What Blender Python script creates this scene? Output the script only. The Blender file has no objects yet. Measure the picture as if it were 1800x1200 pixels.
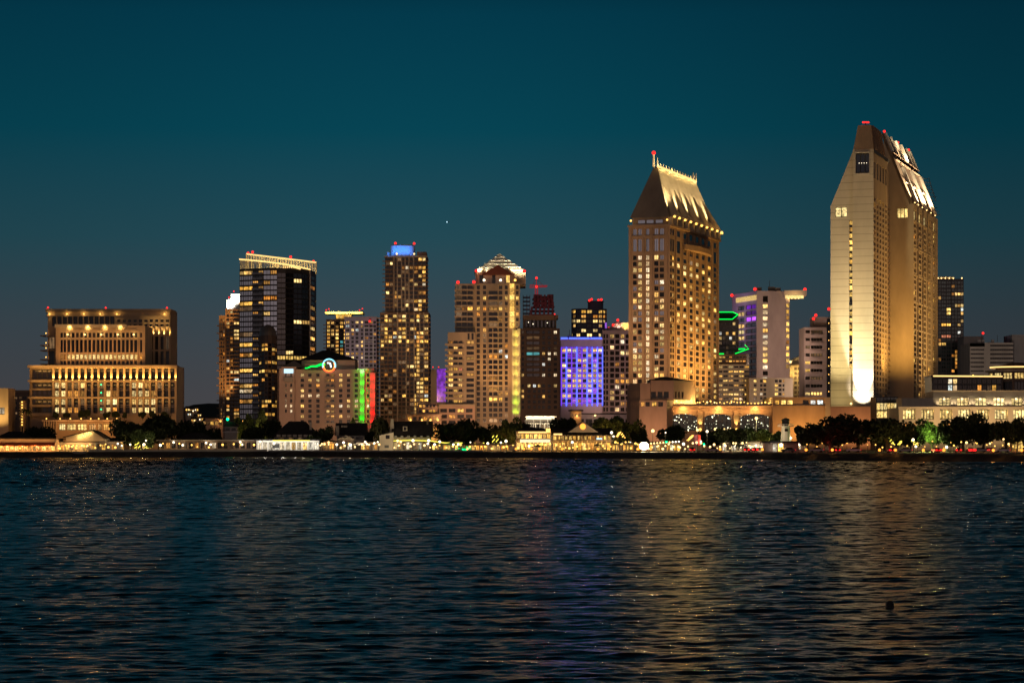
# Night skyline over a bay, built object by object. Units are metres.
import bpy, math, random
from mathutils import Vector, Matrix
V3 = Vector
rad = math.radians
scene = bpy.context.scene
col = scene.collection
RNG = random.Random(7)

# ------------------------------------------------------------------ survey helpers
# The place was surveyed from the photograph: a bearing (px), a height mark (py) and a distance D give a point.
FOC, CX, HY, CAMZ = 4500.0, 900.0, 778.0, 5.0
def bx(px, D): return (px - CX) / FOC * D
def hz(py, D): return CAMZ + (HY - py) / FOC * D
GROUND = 2.0

# ------------------------------------------------------------------ materials
MATS = {}
def _new(name):
    m = bpy.data.materials.new(name); m.use_nodes = True
    nt = m.node_tree; nt.nodes.clear()
    out = nt.nodes.new('ShaderNodeOutputMaterial')
    MATS[name] = m
    return m, nt, out
def N(nt, kind, **kw):
    n = nt.nodes.new(kind)
    for k, v in kw.items(): setattr(n, k, v)
    return n
def rgba(c): return (c[0], c[1], c[2], 1.0)
def surface(name, c, rough=.8, var=.25, scale=.12, metal=0.0, joint=0.0, bump=.0, spec=.4, streak=True):
    """painted / stone / metal surface with weathering; joint = height of horizontal panel joints in metres"""
    m, nt, out = _new(name)
    L = nt.links.new
    b = N(nt, 'ShaderNodeBsdfPrincipled')
    b.inputs['Roughness'].default_value = rough
    b.inputs['Metallic'].default_value = metal
    b.inputs['Specular IOR Level'].default_value = spec
    tc = N(nt, 'ShaderNodeTexCoord')
    mp = N(nt, 'ShaderNodeMapping'); mp.inputs['Scale'].default_value = (scale, scale, scale * (.35 if streak else 1))
    L(tc.outputs['Object'], mp.inputs['Vector'])
    nz = N(nt, 'ShaderNodeTexNoise'); nz.inputs['Scale'].default_value = 1.0; nz.inputs['Detail'].default_value = 6; nz.inputs['Roughness'].default_value = .65
    L(mp.outputs[0], nz.inputs['Vector'])
    rp = N(nt, 'ShaderNodeValToRGB')
    rp.color_ramp.elements[0].position = .3; rp.color_ramp.elements[1].position = .72
    rp.color_ramp.elements[0].color = rgba([x * (1 - var) for x in c])
    rp.color_ramp.elements[1].color = rgba([min(1, x * (1 + var * .6)) for x in c])
    L(nz.outputs['Fac'], rp.inputs['Fac'])
    colr = rp.outputs['Color']
    if joint:
        sp = N(nt, 'ShaderNodeSeparateXYZ'); L(tc.outputs['Object'], sp.inputs[0])
        md = N(nt, 'ShaderNodeMath', operation='MODULO'); md.inputs[1].default_value = joint; L(sp.outputs['Z'], md.inputs[0])
        lt = N(nt, 'ShaderNodeMath', operation='LESS_THAN'); lt.inputs[1].default_value = .22; L(md.outputs[0], lt.inputs[0])
        mx = N(nt, 'ShaderNodeMix', data_type='RGBA'); mx.inputs['B'].default_value = rgba([x * .55 for x in c])
        L(lt.outputs[0], mx.inputs['Factor']); L(colr, mx.inputs['A']); colr = mx.outputs['Result']
    L(colr, b.inputs['Base Color'])
    if bump:
        bp = N(nt, 'ShaderNodeBump'); bp.inputs['Strength'].default_value = bump; bp.inputs['Distance'].default_value = .3
        L(nz.outputs['Fac'], bp.inputs['Height']); L(bp.outputs[0], b.inputs['Normal'])
    L(b.outputs[0], out.inputs[0])
    return m
def glass(name, c, rough=.12, metal=.0, spec=.6, var=.5):
    """opaque looking facade glass: dark body, glossy coat, slightly different from pane to pane"""
    m, nt, out = _new(name); L = nt.links.new
    b = N(nt, 'ShaderNodeBsdfPrincipled')
    b.inputs['Roughness'].default_value = rough; b.inputs['Metallic'].default_value = metal; b.inputs['Specular IOR Level'].default_value = spec
    oi = N(nt, 'ShaderNodeObjectInfo'); ge = N(nt, 'ShaderNodeNewGeometry')
    ad = N(nt, 'ShaderNodeMath', operation='ADD'); L(oi.outputs['Random'], ad.inputs[0]); L(ge.outputs['Random Per Island'], ad.inputs[1])
    fr = N(nt, 'ShaderNodeMath', operation='FRACT'); L(ad.outputs[0], fr.inputs[0])
    rp = N(nt, 'ShaderNodeValToRGB')
    rp.color_ramp.elements[0].color = rgba([x * (1 - var) for x in c]); rp.color_ramp.elements[1].color = rgba([x * (1 + var) for x in c])
    L(fr.outputs[0], rp.inputs['Fac']); L(rp.outputs['Color'], b.inputs['Base Color'])
    L(b.outputs[0], out.inputs[0])
    return m
def lit(name, c0, c1, s0, s1, tex=2.2, sample=False, body=(.03, .025, .02)):
    """a lit window: colour and brightness differ from window to window, curtains and furniture break up the light inside"""
    m, nt, out = _new(name); L = nt.links.new
    oi = N(nt, 'ShaderNodeObjectInfo'); ge = N(nt, 'ShaderNodeNewGeometry')
    ad = N(nt, 'ShaderNodeMath', operation='ADD'); L(oi.outputs['Random'], ad.inputs[0]); L(ge.outputs['Random Per Island'], ad.inputs[1])
    fr = N(nt, 'ShaderNodeMath', operation='FRACT'); L(ad.outputs[0], fr.inputs[0])
    rp = N(nt, 'ShaderNodeValToRGB'); rp.color_ramp.elements[0].color = rgba(c0); rp.color_ramp.elements[1].color = rgba(c1)
    L(fr.outputs[0], rp.inputs['Fac'])
    m2 = N(nt, 'ShaderNodeMath', operation='MULTIPLY'); m2.inputs[1].default_value = 7.31; L(fr.outputs[0], m2.inputs[0])
    f1 = N(nt, 'ShaderNodeMath', operation='FRACT'); L(m2.outputs[0], f1.inputs[0]); f2 = N(nt, 'ShaderNodeMath', operation='POWER'); f2.inputs[1].default_value = 1.7; L(f1.outputs[0], f2.inputs[0])
    mr = N(nt, 'ShaderNodeMapRange'); mr.inputs['To Min'].default_value = s0; mr.inputs['To Max'].default_value = s1; L(f2.outputs[0], mr.inputs['Value'])
    tc = N(nt, 'ShaderNodeTexCoord'); nz = N(nt, 'ShaderNodeTexNoise', noise_dimensions='4D')
    nz.inputs['Scale'].default_value = tex; nz.inputs['Detail'].default_value = 3; L(tc.outputs['Object'], nz.inputs['Vector'])
    wm = N(nt, 'ShaderNodeMath', operation='MULTIPLY'); wm.inputs[1].default_value = 50; L(fr.outputs[0], wm.inputs[0]); L(wm.outputs[0], nz.inputs['W'])
    r2 = N(nt, 'ShaderNodeMapRange'); r2.inputs['From Min'].default_value = .35; r2.inputs['From Max'].default_value = .65
    r2.inputs['To Min'].default_value = .22; r2.inputs['To Max'].default_value = 1.35; L(nz.outputs['Fac'], r2.inputs['Value'])
    mu = N(nt, 'ShaderNodeMath', operation='MULTIPLY'); L(mr.outputs[0], mu.inputs[0]); L(r2.outputs[0], mu.inputs[1])
    b = N(nt, 'ShaderNodeBsdfPrincipled'); b.inputs['Base Color'].default_value = rgba(body); b.inputs['Roughness'].default_value = .25
    L(rp.outputs['Color'], b.inputs['Emission Color']); L(mu.outputs[0], b.inputs['Emission Strength'])
    L(b.outputs[0], out.inputs[0])
    m.cycles.emission_sampling = 'AUTO' if sample else 'NONE'
    return m
def lamp(name, c, s, sample=False):
    m, nt, out = _new(name)
    e = N(nt, 'ShaderNodeEmission'); e.inputs[0].default_value = rgba(c); e.inputs[1].default_value = s
    nt.links.new(e.outputs[0], out.inputs[0]); m.cycles.emission_sampling = 'AUTO' if sample else 'NONE'
    return m
def speckle(name, c, s, scale, thr, body=(.012, .012, .011)):
    """glass wall of a lit hall: scattered small lamps behind dark glass"""
    m, nt, out = _new(name); L = nt.links.new
    tc = N(nt, 'ShaderNodeTexCoord')
    vo = N(nt, 'ShaderNodeTexVoronoi'); vo.inputs['Scale'].default_value = scale; L(tc.outputs['Object'], vo.inputs['Vector'])
    lt = N(nt, 'ShaderNodeMath', operation='LESS_THAN'); lt.inputs[1].default_value = thr; L(vo.outputs['Distance'], lt.inputs[0])
    sp = N(nt, 'ShaderNodeSeparateColor'); L(vo.outputs['Color'], sp.inputs[0])
    pw = N(nt, 'ShaderNodeMath', operation='POWER'); pw.inputs[1].default_value = 3.0; L(sp.outputs[0], pw.inputs[0])
    mu = N(nt, 'ShaderNodeMath', operation='MULTIPLY'); L(lt.outputs[0], mu.inputs[0]); L(pw.outputs[0], mu.inputs[1])
    m2 = N(nt, 'ShaderNodeMath', operation='MULTIPLY'); m2.inputs[1].default_value = s; L(mu.outputs[0], m2.inputs[0])
    nz = N(nt, 'ShaderNodeTexNoise'); nz.inputs['Scale'].default_value = scale * .6; L(tc.outputs['Object'], nz.inputs['Vector'])
    n2 = N(nt, 'ShaderNodeMath', operation='MULTIPLY'); n2.inputs[1].default_value = s * .004; L(nz.outputs['Fac'], n2.inputs[0])
    a = N(nt, 'ShaderNodeMath', operation='ADD'); L(m2.outputs[0], a.inputs[0]); L(n2.outputs[0], a.inputs[1])
    b = N(nt, 'ShaderNodeBsdfPrincipled'); b.inputs['Base Color'].default_value = rgba(body); b.inputs['Roughness'].default_value = .1
    b.inputs['Emission Color'].default_value = rgba(c); L(a.outputs[0], b.inputs['Emission Strength'])
    L(b.outputs[0], out.inputs[0]); m.cycles.emission_sampling = 'NONE'
    return m

S = surface
S('tan_stucco', (.42, .31, .22)); S('pale_stone', (.50, .43, .34)); S('pale_concrete', (.46, .42, .36)); S('tan_concrete', (.40, .33, .24))
S('panel_wall', (.50, .42, .30), joint=3.28, scale=.08, var=.18); S('brown_stone', (.36, .25, .16)); S('pink_stucco', (.46, .32, .25))
S('grey_concrete', (.30, .29, .28)); S('white_paint', (.72, .70, .66), var=.12); S('dark_metal', (.05, .05, .05), rough=.5); S('bronze_metal', (.30, .25, .20), rough=.55, metal=.2)
S('pale_metal', (.55, .52, .46), rough=.45); S('roof_shingle', (.035, .03, .03), rough=.95, var=.5, scale=.6); S('roof_gravel', (.12, .11, .10)); S('maroon_panel', (.14, .06, .06))
S('mauve_stone', (.42, .36, .38)); S('lilac_stone', (.40, .36, .44)); S('dark_brown_stone', (.22, .15, .11)); S('red_roof', (.16, .05, .035)); S('mullion', (.03, .027, .024), rough=.5)
S('navy_wall', (.10, .09, .14)); S('bark', (.07, .05, .035), bump=.5, scale=1.5); S('awning_red', (.45, .10, .05)); S('canvas', (.65, .60, .52)); S('steel', (.28, .28, .29), rough=.4, metal=.6)
S('asphalt', (.05, .05, .05), streak=False, scale=.4); S('paving', (.24, .21, .18), streak=False, scale=.3); S('earth', (.07, .065, .05), streak=False, scale=.05); S('riprap', (.05, .045, .04), streak=False, scale=.5, bump=1.0)
S('hill_scrub', (.045, .05, .035), streak=False, scale=.02); S('rubber', (.02, .02, .02)); S('car_white', (.6, .6, .6), rough=.3, var=.05); S('car_dark', (.03, .03, .035), rough=.25, var=.05); S('car_red', (.25, .02, .02), rough=.3, var=.05); S('car_silver', (.35, .36, .37), rough=.3, var=.05)
S('buoy_skin', (.012, .014, .016), rough=.55, scale=3); S('flag_cloth', (.35, .12, .25)); S('flag_red', (.5, .05, .05)); S('flag_white', (.7, .7, .7))
S('skin', (.4, .25, .18)); S('cloth_dark', (.05, .05, .07)); S('cloth_pale', (.4, .38, .35)); S('black_box', (.02, .02, .022), rough=.4)
glass('glass_dark', (.012, .011, .011), spec=.35); glass('glass_grey', (.62, .60, .62), metal=.9, rough=.2, var=.10); glass('glass_black', (.06, .058, .06), metal=.8, rough=.14, var=.25)
glass('glass_teal', (.03, .05, .05), metal=.3); glass('glass_brown', (.05, .035, .025), metal=.3)
lit('lit_warm', (1, .50, .10), (1, .72, .28), .6, 2.2); lit('lit_amber', (1, .34, .04), (1, .52, .12), .32, 1.35); lit('lit_white', (1, .60, .24), (1, .84, .58), .75, 1.8)
lit('lit_dim', (.9, .45, .15), (1, .62, .32), .05, .32); lit('lit_cool', (.75, .92, .9), (1, .95, .85), .4, 1.6); lit('lit_cyan', (.1, .7, .8), (.25, .85, .8), .25, .9)
lit('lit_red', (1, .25, .12), (1, .4, .2), .5, 1.0); lit('lit_purple', (.35, .05, 1), (.55, .2, 1), .4, 1.6); lit('lit_office', (1, .60, .17), (1, .76, .33), .7, 2.2, tex=3.5)
lit('lit_gold', (1, .47, .06), (1, .63, .16), .8, 2.4); lit('lit_shop', (1, .80, .50), (1, .92, .74), .4, 1.6, sample=True, tex=2.6); lit('lit_cafe', (1, .40, .05), (1, .60, .17), .35, 2.0, sample=True, tex=3.2)
lit('lit_hall', (1, .64, .18), (1, .76, .32), .85, 1.6, tex=4); lit('led_purple', (.30, .02, .9), (.5, .1, 1), .3, 2.4, tex=.45)
lamp('beacon_red', (1, .02, .015), 2.4); lamp('bulb_warm', (1, .62, .22), 3.4); lamp('bulb_white', (1, .84, .58), 3.8); lamp('bulb_gold', (1, .52, .10), 3.0); lamp('bulb_orange', (1, .32, .04), 2.4)
lamp('tube_blue', (.07, .11, 1), 2.6, True); lamp('tube_violet', (.22, .06, 1), 1.0, True); lamp('neon_green', (.0, 1, .08), 1.8, True); lamp('neon_cyan', (.28, .80, 1), 1.7, True); lamp('neon_red', (1, .10, .03), 2.2, True)
lamp('neon_white', (.9, 1, .95), 2.2, True); lamp('strip_gold', (1, .60, .20), 1.7); lamp('strip_white', (1, .80, .48), 1.7); lamp('strip_yellow', (1, .86, .10), 1.6); lamp('tail_red', (1, .015, .015), 2.6); lamp('head_white', (1, .92, .8), 4.0)
lamp('sign_blue', (.55, .85, 1), 1.4); lamp('signal_green', (.0, 1, .25), 5.0); lamp('pink_sign', (1, .75, .85), 1.6); lamp('flare_lamp', (1, .78, .42), 34.0, True); lamp('crane_red_glow', (1, .03, .04), .28)
speckle('hall_sparkle', (.95, .92, .62), 6.0, 1.1, .26)
def M(n): return MATS[n]

def leaf_mat(name, c):
    m, nt, out = _new(name); L = nt.links.new
    b = N(nt, 'ShaderNodeBsdfPrincipled'); b.inputs['Roughness'].default_value = .7; b.inputs['Specular IOR Level'].default_value = .2
    ge = N(nt, 'ShaderNodeNewGeometry'); rp = N(nt, 'ShaderNodeValToRGB')
    rp.color_ramp.elements[0].color = rgba([x * .45 for x in c]); rp.color_ramp.elements[1].color = rgba([x * 1.5 for x in c])
    L(ge.outputs['Random Per Island'], rp.inputs['Fac']); L(rp.outputs['Color'], b.inputs['Base Color']); L(b.outputs[0], out.inputs[0])
leaf_mat('leaf_dark', (.022, .032, .013)); leaf_mat('leaf_mid', (.045, .07, .022)); leaf_mat('leaf_palm', (.035, .05, .018))

# ------------------------------------------------------------------ mesh builder
class MB:
    def __init__(s): s.v = []; s.f = []; s.m = []
    def poly(s, pts, m=0):
        b = len(s.v); s.v.extend([tuple(p) for p in pts]); s.f.append(tuple(range(b, b + len(pts)))); s.m.append(m)
    def box(s, x0, x1, y0, y1, z0, z1, m=0):
        s.hexa([(x0, y0), (x1, y0), (x1, y1), (x0, y1)], z0, z1, m)
    def hexa(s, foot, z0, z1, m=0, mt=None):
        n = len(foot); b = len(s.v)
        s.v.extend([(x, y, z0) for x, y in foot]); s.v.extend([(x, y, z1) for x, y in foot])
        for i in range(n):
            j = (i + 1) % n; s.f.append((b + i, b + j, b + n + j, b + n + i)); s.m.append(m)
        s.f.append(tuple(b + n + i for i in range(n))); s.m.append(m if mt is None else mt)
        s.f.append(tuple(b + n - 1 - i for i in range(n))); s.m.append(m)
    prism = hexa
    def fbox(s, f, u0, u1, z0, z1, d0, d1, m=0):
        s.hexa([f.xy(u0, d1), f.xy(u1, d1), f.xy(u1, d0), f.xy(u0, d0)], z0, z1, m)
    def loft(s, a, b_, m=0, caps=True):
        """two closed rings of equal length joined into a solid"""
        n = len(a); b = len(s.v); s.v.extend([tuple(p) for p in a]); s.v.extend([tuple(p) for p in b_])
        for i in range(n):
            j = (i + 1) % n; s.f.append((b + i, b + j, b + n + j, b + n + i)); s.m.append(m)
        if caps:
            s.f.append(tuple(b + n + i for i in range(n))); s.m.append(m); s.f.append(tuple(b + n - 1 - i for i in range(n))); s.m.append(m)
    def tube(s, pts, r, n=6, m=0):
        pts = [V3(p) for p in pts]; rr = r if isinstance(r, (list, tuple)) else [r] * len(pts)
        rings = []
        for i, p in enumerate(pts):
            d = (pts[min(i + 1, len(pts) - 1)] - pts[max(i - 1, 0)]).normalized()
            a = d.cross(V3((0, 0, 1)) if abs(d.z) < .9 else V3((1, 0, 0))).normalized(); c = d.cross(a)
            b = len(s.v)
            for k in range(n):
                t = 2 * math.pi * k / n; s.v.append(tuple(p + (a * math.cos(t) + c * math.sin(t)) * rr[i]))
            rings.append(b)
        for a, b in zip(rings, rings[1:]):
            for k in range(n):
                j = (k + 1) % n; s.f.append((a + k, a + j, b + j, b + k)); s.m.append(m)
        s.f.append(tuple(rings[-1] + k for k in range(n))); s.m.append(m); s.f.append(tuple(rings[0] + n - 1 - k for k in range(n))); s.m.append(m)
    def ball(s, c, r, m=0, nu=8, nv=5, sz=1.0):
        b = len(s.v); c = V3(c)
        for j in range(1, nv):
            t = math.pi * j / nv
            for i in range(nu):
                a = 2 * math.pi * i / nu; s.v.append((c.x + r * math.sin(t) * math.cos(a), c.y + r * math.sin(t) * math.sin(a), c.z + r * sz * math.cos(t)))
        top = len(s.v); s.v.append((c.x, c.y, c.z + r * sz)); s.v.append((c.x, c.y, c.z - r * sz))
        for j in range(nv - 2):
            for i in range(nu):
                k = (i + 1) % nu; s.f.append((b + j * nu + i, b + j * nu + k, b + (j + 1) * nu + k, b + (j + 1) * nu + i)); s.m.append(m)
        for i in range(nu):
            k = (i + 1) % nu; s.f.append((top, b + i, b + k)); s.m.append(m); e = b + (nv - 2) * nu; s.f.append((top + 1, e + k, e + i)); s.m.append(m)
    def build(s, name, mats, parent=None, org=None, smooth=False):
        org = V3((0, 0, 0)) if org is None else V3(org)
        me = bpy.data.meshes.new(name)
        me.from_pydata([(x - org.x, y - org.y, z - org.z) for x, y, z in s.v], [], s.f)
        for m in ([mats] if isinstance(mats, str) else mats): me.materials.append(M(m))
        me.polygons.foreach_set('material_index', s.m)
        if smooth: me.polygons.foreach_set('use_smooth', [True] * len(s.f))
        o = bpy.data.objects.new(name, me); col.objects.link(o)
        if parent is not None: o.parent = parent
        return o

class Face:
    """an upright facade from A (left) to B (right) as seen from outside; u runs along it, d outwards"""
    def __init__(s, A, B):
        s.A = Vector((A[0], A[1])); s.B = Vector((B[0], B[1])); s.L = (s.B - s.A).length
        s.U = (s.B - s.A) / s.L; s.n = Vector((s.U.y, -s.U.x)); s.rot = math.atan2(s.U.y, s.U.x)
    def xy(s, u, d=0.0):
        p = s.A + s.U * u + s.n * d; return (p.x, p.y)
    def p(s, u, z, d=0.0):
        q = s.xy(u, d); return V3((q[0], q[1], z))
    def u(s, px):
        k = (px - CX) / FOC; return (k * s.A.y - s.A.x) / (s.U.x - k * s.U.y)
    def z(s, py, u=0.0): return hz(py, s.A.y + s.U.y * u)
    def cols(s, lst): return [(s.u(a), s.u(b)) for a, b in lst]

def rect(pxa, pxb, D, depth=25.0, yaw=0.0):
    """footprint whose front runs from bearing pxa to pxb, its left end at distance D; returns front, right, back, left"""
    A = Vector((bx(pxa, D), D)); c, s = math.cos(rad(yaw)), math.sin(rad(yaw))
    U = Vector((c, s)); k = (pxb - CX) / FOC; t = (k * A.y - A.x) / (U.x - k * U.y)
    B = A + U * t; bk = Vector((-U.y, U.x)) * depth
    return [Face(A, B), Face(B, B + bk), Face(B + bk, A + bk), Face(A + bk, A)]
def corner(pxl, pxc, pxr, D, th):
    """footprint with its near corner at bearing pxc: left face back to pxl, right face back to pxr"""
    C = Vector((bx(pxc, D), D)); u = Vector((math.cos(rad(th)), -math.sin(rad(th)))); w = Vector((math.sin(rad(th)), math.cos(rad(th))))
    def run(d, px):
        k = (px - CX) / FOC; return (k * C.y - C.x) / (d.x - k * d.y)
    A = C - u * run(-u, pxl); B = C + w * run(w, pxr)
    E = A + (B - C)
    return [Face(A, C), Face(C, B), Face(B, E), Face(E, A)]

# ------------------------------------------------------------------ things and parts
def tag(o, label, cat, group=None):
    o['label'] = label; o['category'] = cat
    if group: o['group'] = group
    return o
def thing(name, label, cat, loc, group=None):
    o = bpy.data.objects.new(name, None); o.empty_display_size = 1; col.objects.link(o); o.location = loc
    return tag(o, label, cat, group)

def facade(mb, f, z0, z1, cols, rows, m=0, dep=.4, skip=None, u0=0.0, u1=None):
    """wall with real openings: cols are (u0,u1), rows are (z0,z1); returns openings (i,j,u0,u1,z0,z1)"""
    u1 = f.L if u1 is None else u1
    cols = sorted(c for c in cols if c[1] > u0 + .01 and c[0] < u1 - .01); rows = sorted(rows); out = []
    def q(a, b, c, d): mb.poly([f.p(a, c), f.p(b, c), f.p(b, d), f.p(a, d)], m)
    zc = z0
    for j, (ra, rb) in enumerate(rows):
        if ra > zc + 1e-4: q(u0, u1, zc, ra)
        uc = u0
        for i, (ca, cb) in enumerate(cols):
            if skip and skip(i, j): continue
            if ca > uc + 1e-4: q(uc, ca, ra, rb)
            a, b, c, d = f.p(ca, ra), f.p(cb, ra), f.p(cb, rb), f.p(ca, rb)
            A, B_, C, D_ = f.p(ca, ra, -dep), f.p(cb, ra, -dep), f.p(cb, rb, -dep), f.p(ca, rb, -dep)
            mb.poly([a, b, B_, A], m); mb.poly([b, c, C, B_], m); mb.poly([c, d, D_, C], m); mb.poly([d, a, A, D_], m)
            out.append((i, j, ca, cb, ra, rb)); uc = cb
        if u1 > uc + 1e-4: q(uc, u1, ra, rb)
        zc = rb
    if z1 > zc + 1e-4: q(u0, u1, zc, z1)
    return out

KIND = dict(dark='glass_dark', warm='lit_warm', amber='lit_amber', white='lit_white', dim='lit_dim', cool='lit_cool', cyan='lit_cyan', red='lit_red', purple='lit_purple',
            office='lit_office', gold='lit_gold', shop='lit_shop', cafe='lit_cafe', hall='lit_hall', sparkle='hall_sparkle', grey='glass_grey', black='glass_black', teal='glass_teal', brown='glass_brown', ledp='led_purple')
_pane = {}
def pane_mesh(kind, div):
    k = (kind, div)
    if k not in _pane:
        mb = MB(); w = .07
        mb.poly([(-.5, 0, -.5), (.5, 0, -.5), (.5, 0, .5), (-.5, 0, .5)], 0)
        mb.box(-.5, .5, -.12, .0, -.5, -.5 + w, 1); mb.box(-.5, .5, -.12, .0, .5 - w, .5, 1)
        for i in range(div + 1):
            x = -.5 + i / div; a, b = max(-.5, x - w * .5), min(.5, x + w * .5); mb.box(a, b, -.1, .0, -.5 + w, .5 - w, 1)
        o = mb.build('window', [KIND[kind], 'mullion']); me = o.data; bpy.data.objects.remove(o); _pane[k] = me
    return _pane[k]

class Bld:
    """one building: a root with walls, windows, roof parts"""
    def __init__(s, name, label, cat, faces, group=None, base=None):
        xs = [f.A.x for f in faces]; ys = [f.A.y for f in faces]
        s.loc = V3((sum(xs) / len(xs), sum(ys) / len(ys), GROUND if base is None else base))
        s.root = thing(name, label, cat, s.loc, group); s.F = faces; s.w = []; s.cnt = 0
    def part(s, name, mb, mats, parent=None, smooth=False, label=None):
        o = mb.build(name, mats, s.root if parent is None else parent, s.loc, smooth)
        if label: o['label'] = label
        return o
    def shell(s, mb, z0, z1, m=0, done=(0,), roof=True, mroof=None):
        """plain walls for the faces not in done, plus the flat roof"""
        for i, f in enumerate(s.F):
            if i not in done: mb.poly([f.p(0, z0), f.p(f.L, z0), f.p(f.L, z1), f.p(0, z1)], m)
        if roof: mb.poly([f.p(0, z1) for f in s.F], m if mroof is None else mroof)
    def win(s, f, ops, kind, dep=.4, div=2):
        for (i, j, a, b, c, d) in ops:
            k = kind(i, j) if callable(kind) else kind
            if k: s.w.append((k, f, a, b, c, d, dep, div))
    def done(s, most=100):
        w = sorted(s.w, key=lambda t: (t[0] in ('dark', 'dim', 'black', 'grey'), -(t[3] - t[2]) * (t[5] - t[4])))
        for (k, f, a, b, c, d, dep, div) in w[:most]:
            o = bpy.data.objects.new('window', pane_mesh(k, div)); col.objects.link(o); o.parent = s.root
            o.location = f.p((a + b) / 2, (c + d) / 2, -dep + .01) - s.loc; o.rotation_euler = (0, 0, f.rot); o.scale = ((b - a) * .994, 1, (d - c) * .994)
        rest = w[most:]
        if rest:
            kinds = sorted(set(t[0] for t in rest)); mb = MB()
            for (k, f, a, b, c, d, dep, div) in rest:
                mi = kinds.index(k); e = -dep + .01
                mb.poly([f.p(a, c, e), f.p(b, c, e), f.p(b, d, e), f.p(a, d, e)], mi)
                fw = min(.12, (b - a) * .1)
                for x in ([(a + b) / 2] if div > 1 else []): mb.fbox(f, x - fw / 2, x + fw / 2, c, d, e, e + .1, len(kinds))
            o = s.part('glazing', mb, [KIND[k] for k in kinds] + ['mullion']); o['kind'] = 'stuff'
        s.w = []
    def beacon(s, px, py, D, r=.38):
        mb = MB(); p = V3((bx(px, D), D, hz(py, D)))
        mb.tube([p - V3((0, 0, 3)), p], .12, 5, 1); mb.ball(p, r, 0)
        return s.part('beacon', mb, ['beacon_red', 'dark_metal'])
    def bulb(s, p, mat='bulb_warm', r=.45, power=0, c=(1, .66, .3), name='floodlight'):
        r *= .68; mb = MB(); mb.ball(p, r, 0, 8, 5); mb.tube([V3(p) - V3((0, 0, r * 2)), V3(p) - V3((0, 0, r * .8))], r * .3, 5, 1)
        s.part(name, mb, [mat, 'dark_metal'])
        if power: point(s.root, s.loc, V3(p), power, c, .4)

def rowz(f, start, step, n, size, u=0.0):
    """n window rows (as heights) whose tops are marked at start, start+step ... in photo height marks, size tall"""
    return [(f.z(start + k * step + size, u), f.z(start + k * step, u)) for k in range(n)]
def colx(f, start, step, n, size): return [(f.u(start + k * step), f.u(start + k * step + size)) for k in range(n)]
def chooser(weights, seed, special=None, default='dark'):
    """picks lit or dark for each window, the same on every run"""
    r = random.Random(seed); ks = list(weights.items())
    def k(i, j):
        if special:
            t = special(i, j)
            if t is not None: return t
        x = r.random(); acc = 0
        for n, w in ks:
            acc += w
            if x < acc: return n
        return default
    return k

# ------------------------------------------------------------------ lights (lit fittings and floodlit walls, plus unseen floods added for street glow on facades)
def _link_light(l, name, loc, root, org):
    o = bpy.data.objects.new(name, l); col.objects.link(o)
    if root is not None: o.parent = root; o.location = V3(loc) - V3(org)
    else: o.location = loc
    return o
def point(root, org, loc, power, c=(1, .66, .3), r=.4, name='lamp_light'):
    l = bpy.data.lights.new(name, 'POINT'); l.energy = power; l.color = c; l.shadow_soft_size = r
    return _link_light(l, name, loc, root, org)
def cornice_fill(root, org, f, u0, u1, z, d, power, c):  # unseen area light added before a facade to brighten its cornices
    l = bpy.data.lights.new('cornice_fill', 'AREA'); l.shape = 'RECTANGLE'; l.size = u1 - u0; l.size_y = .3; l.energy = power; l.color = c
    o = _link_light(l, 'cornice_fill', f.p((u0 + u1) / 2, z, d), root, org); o.rotation_euler = V3((-f.n.x, -f.n.y, .9)).to_track_quat('-Z', 'Y').to_euler()
def spot(root, org, loc, target, power, c=(1, .66, .3), ang=70, blend=.7, r=.5, name='flood_light'):
    l = bpy.data.lights.new(name, 'SPOT'); l.energy = power; l.color = c; l.spot_size = rad(ang); l.spot_blend = blend; l.shadow_soft_size = r
    o = _link_light(l, name, loc, root, org)
    o.rotation_euler = (V3(target) - V3(loc)).to_track_quat('-Z', 'Y').to_euler()
    return o
def rooftop(b, f, z0, seed, n=4, back=8):
    r = random.Random(seed)
    for k in range(n):
        u = r.uniform(.08, .85) * f.L; w_ = r.uniform(1.2, 3.6); h_ = r.uniform(.8, 2.4); d = -r.uniform(2, back); mb = MB(); mb.fbox(f, u, min(f.L - .3, u + w_), z0 + .004, z0 + h_, d - 2, d); b.part('roof_unit', mb, 'grey_concrete')
    for k in range(max(1, n // 2)):
        p = f.p(r.uniform(.1, .9) * f.L, z0, -r.uniform(2, back)); mb = MB(); mb.tube([p, p + V3((0, 0, r.uniform(3, 6)))], .11, 4); b.part('antenna', mb, 'dark_metal')
SODIUM = (1, .46, .12); GOLD = (1, .64, .18); PALE = (1, .78, .46)
RIPPLE = .06
# ------------------------------------------------------------------ camera
cam = bpy.data.cameras.new('camera'); cam.lens = FOC / 1800 * 36; cam.sensor_width = 36; cam.shift_y = 178 / 1800
cam.clip_start = .5; cam.clip_end = 60000
co = bpy.data.objects.new('camera', cam); co.location = (0, 0, CAMZ); co.rotation_euler = (rad(90), 0, 0); col.objects.link(co); scene.camera = co

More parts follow.
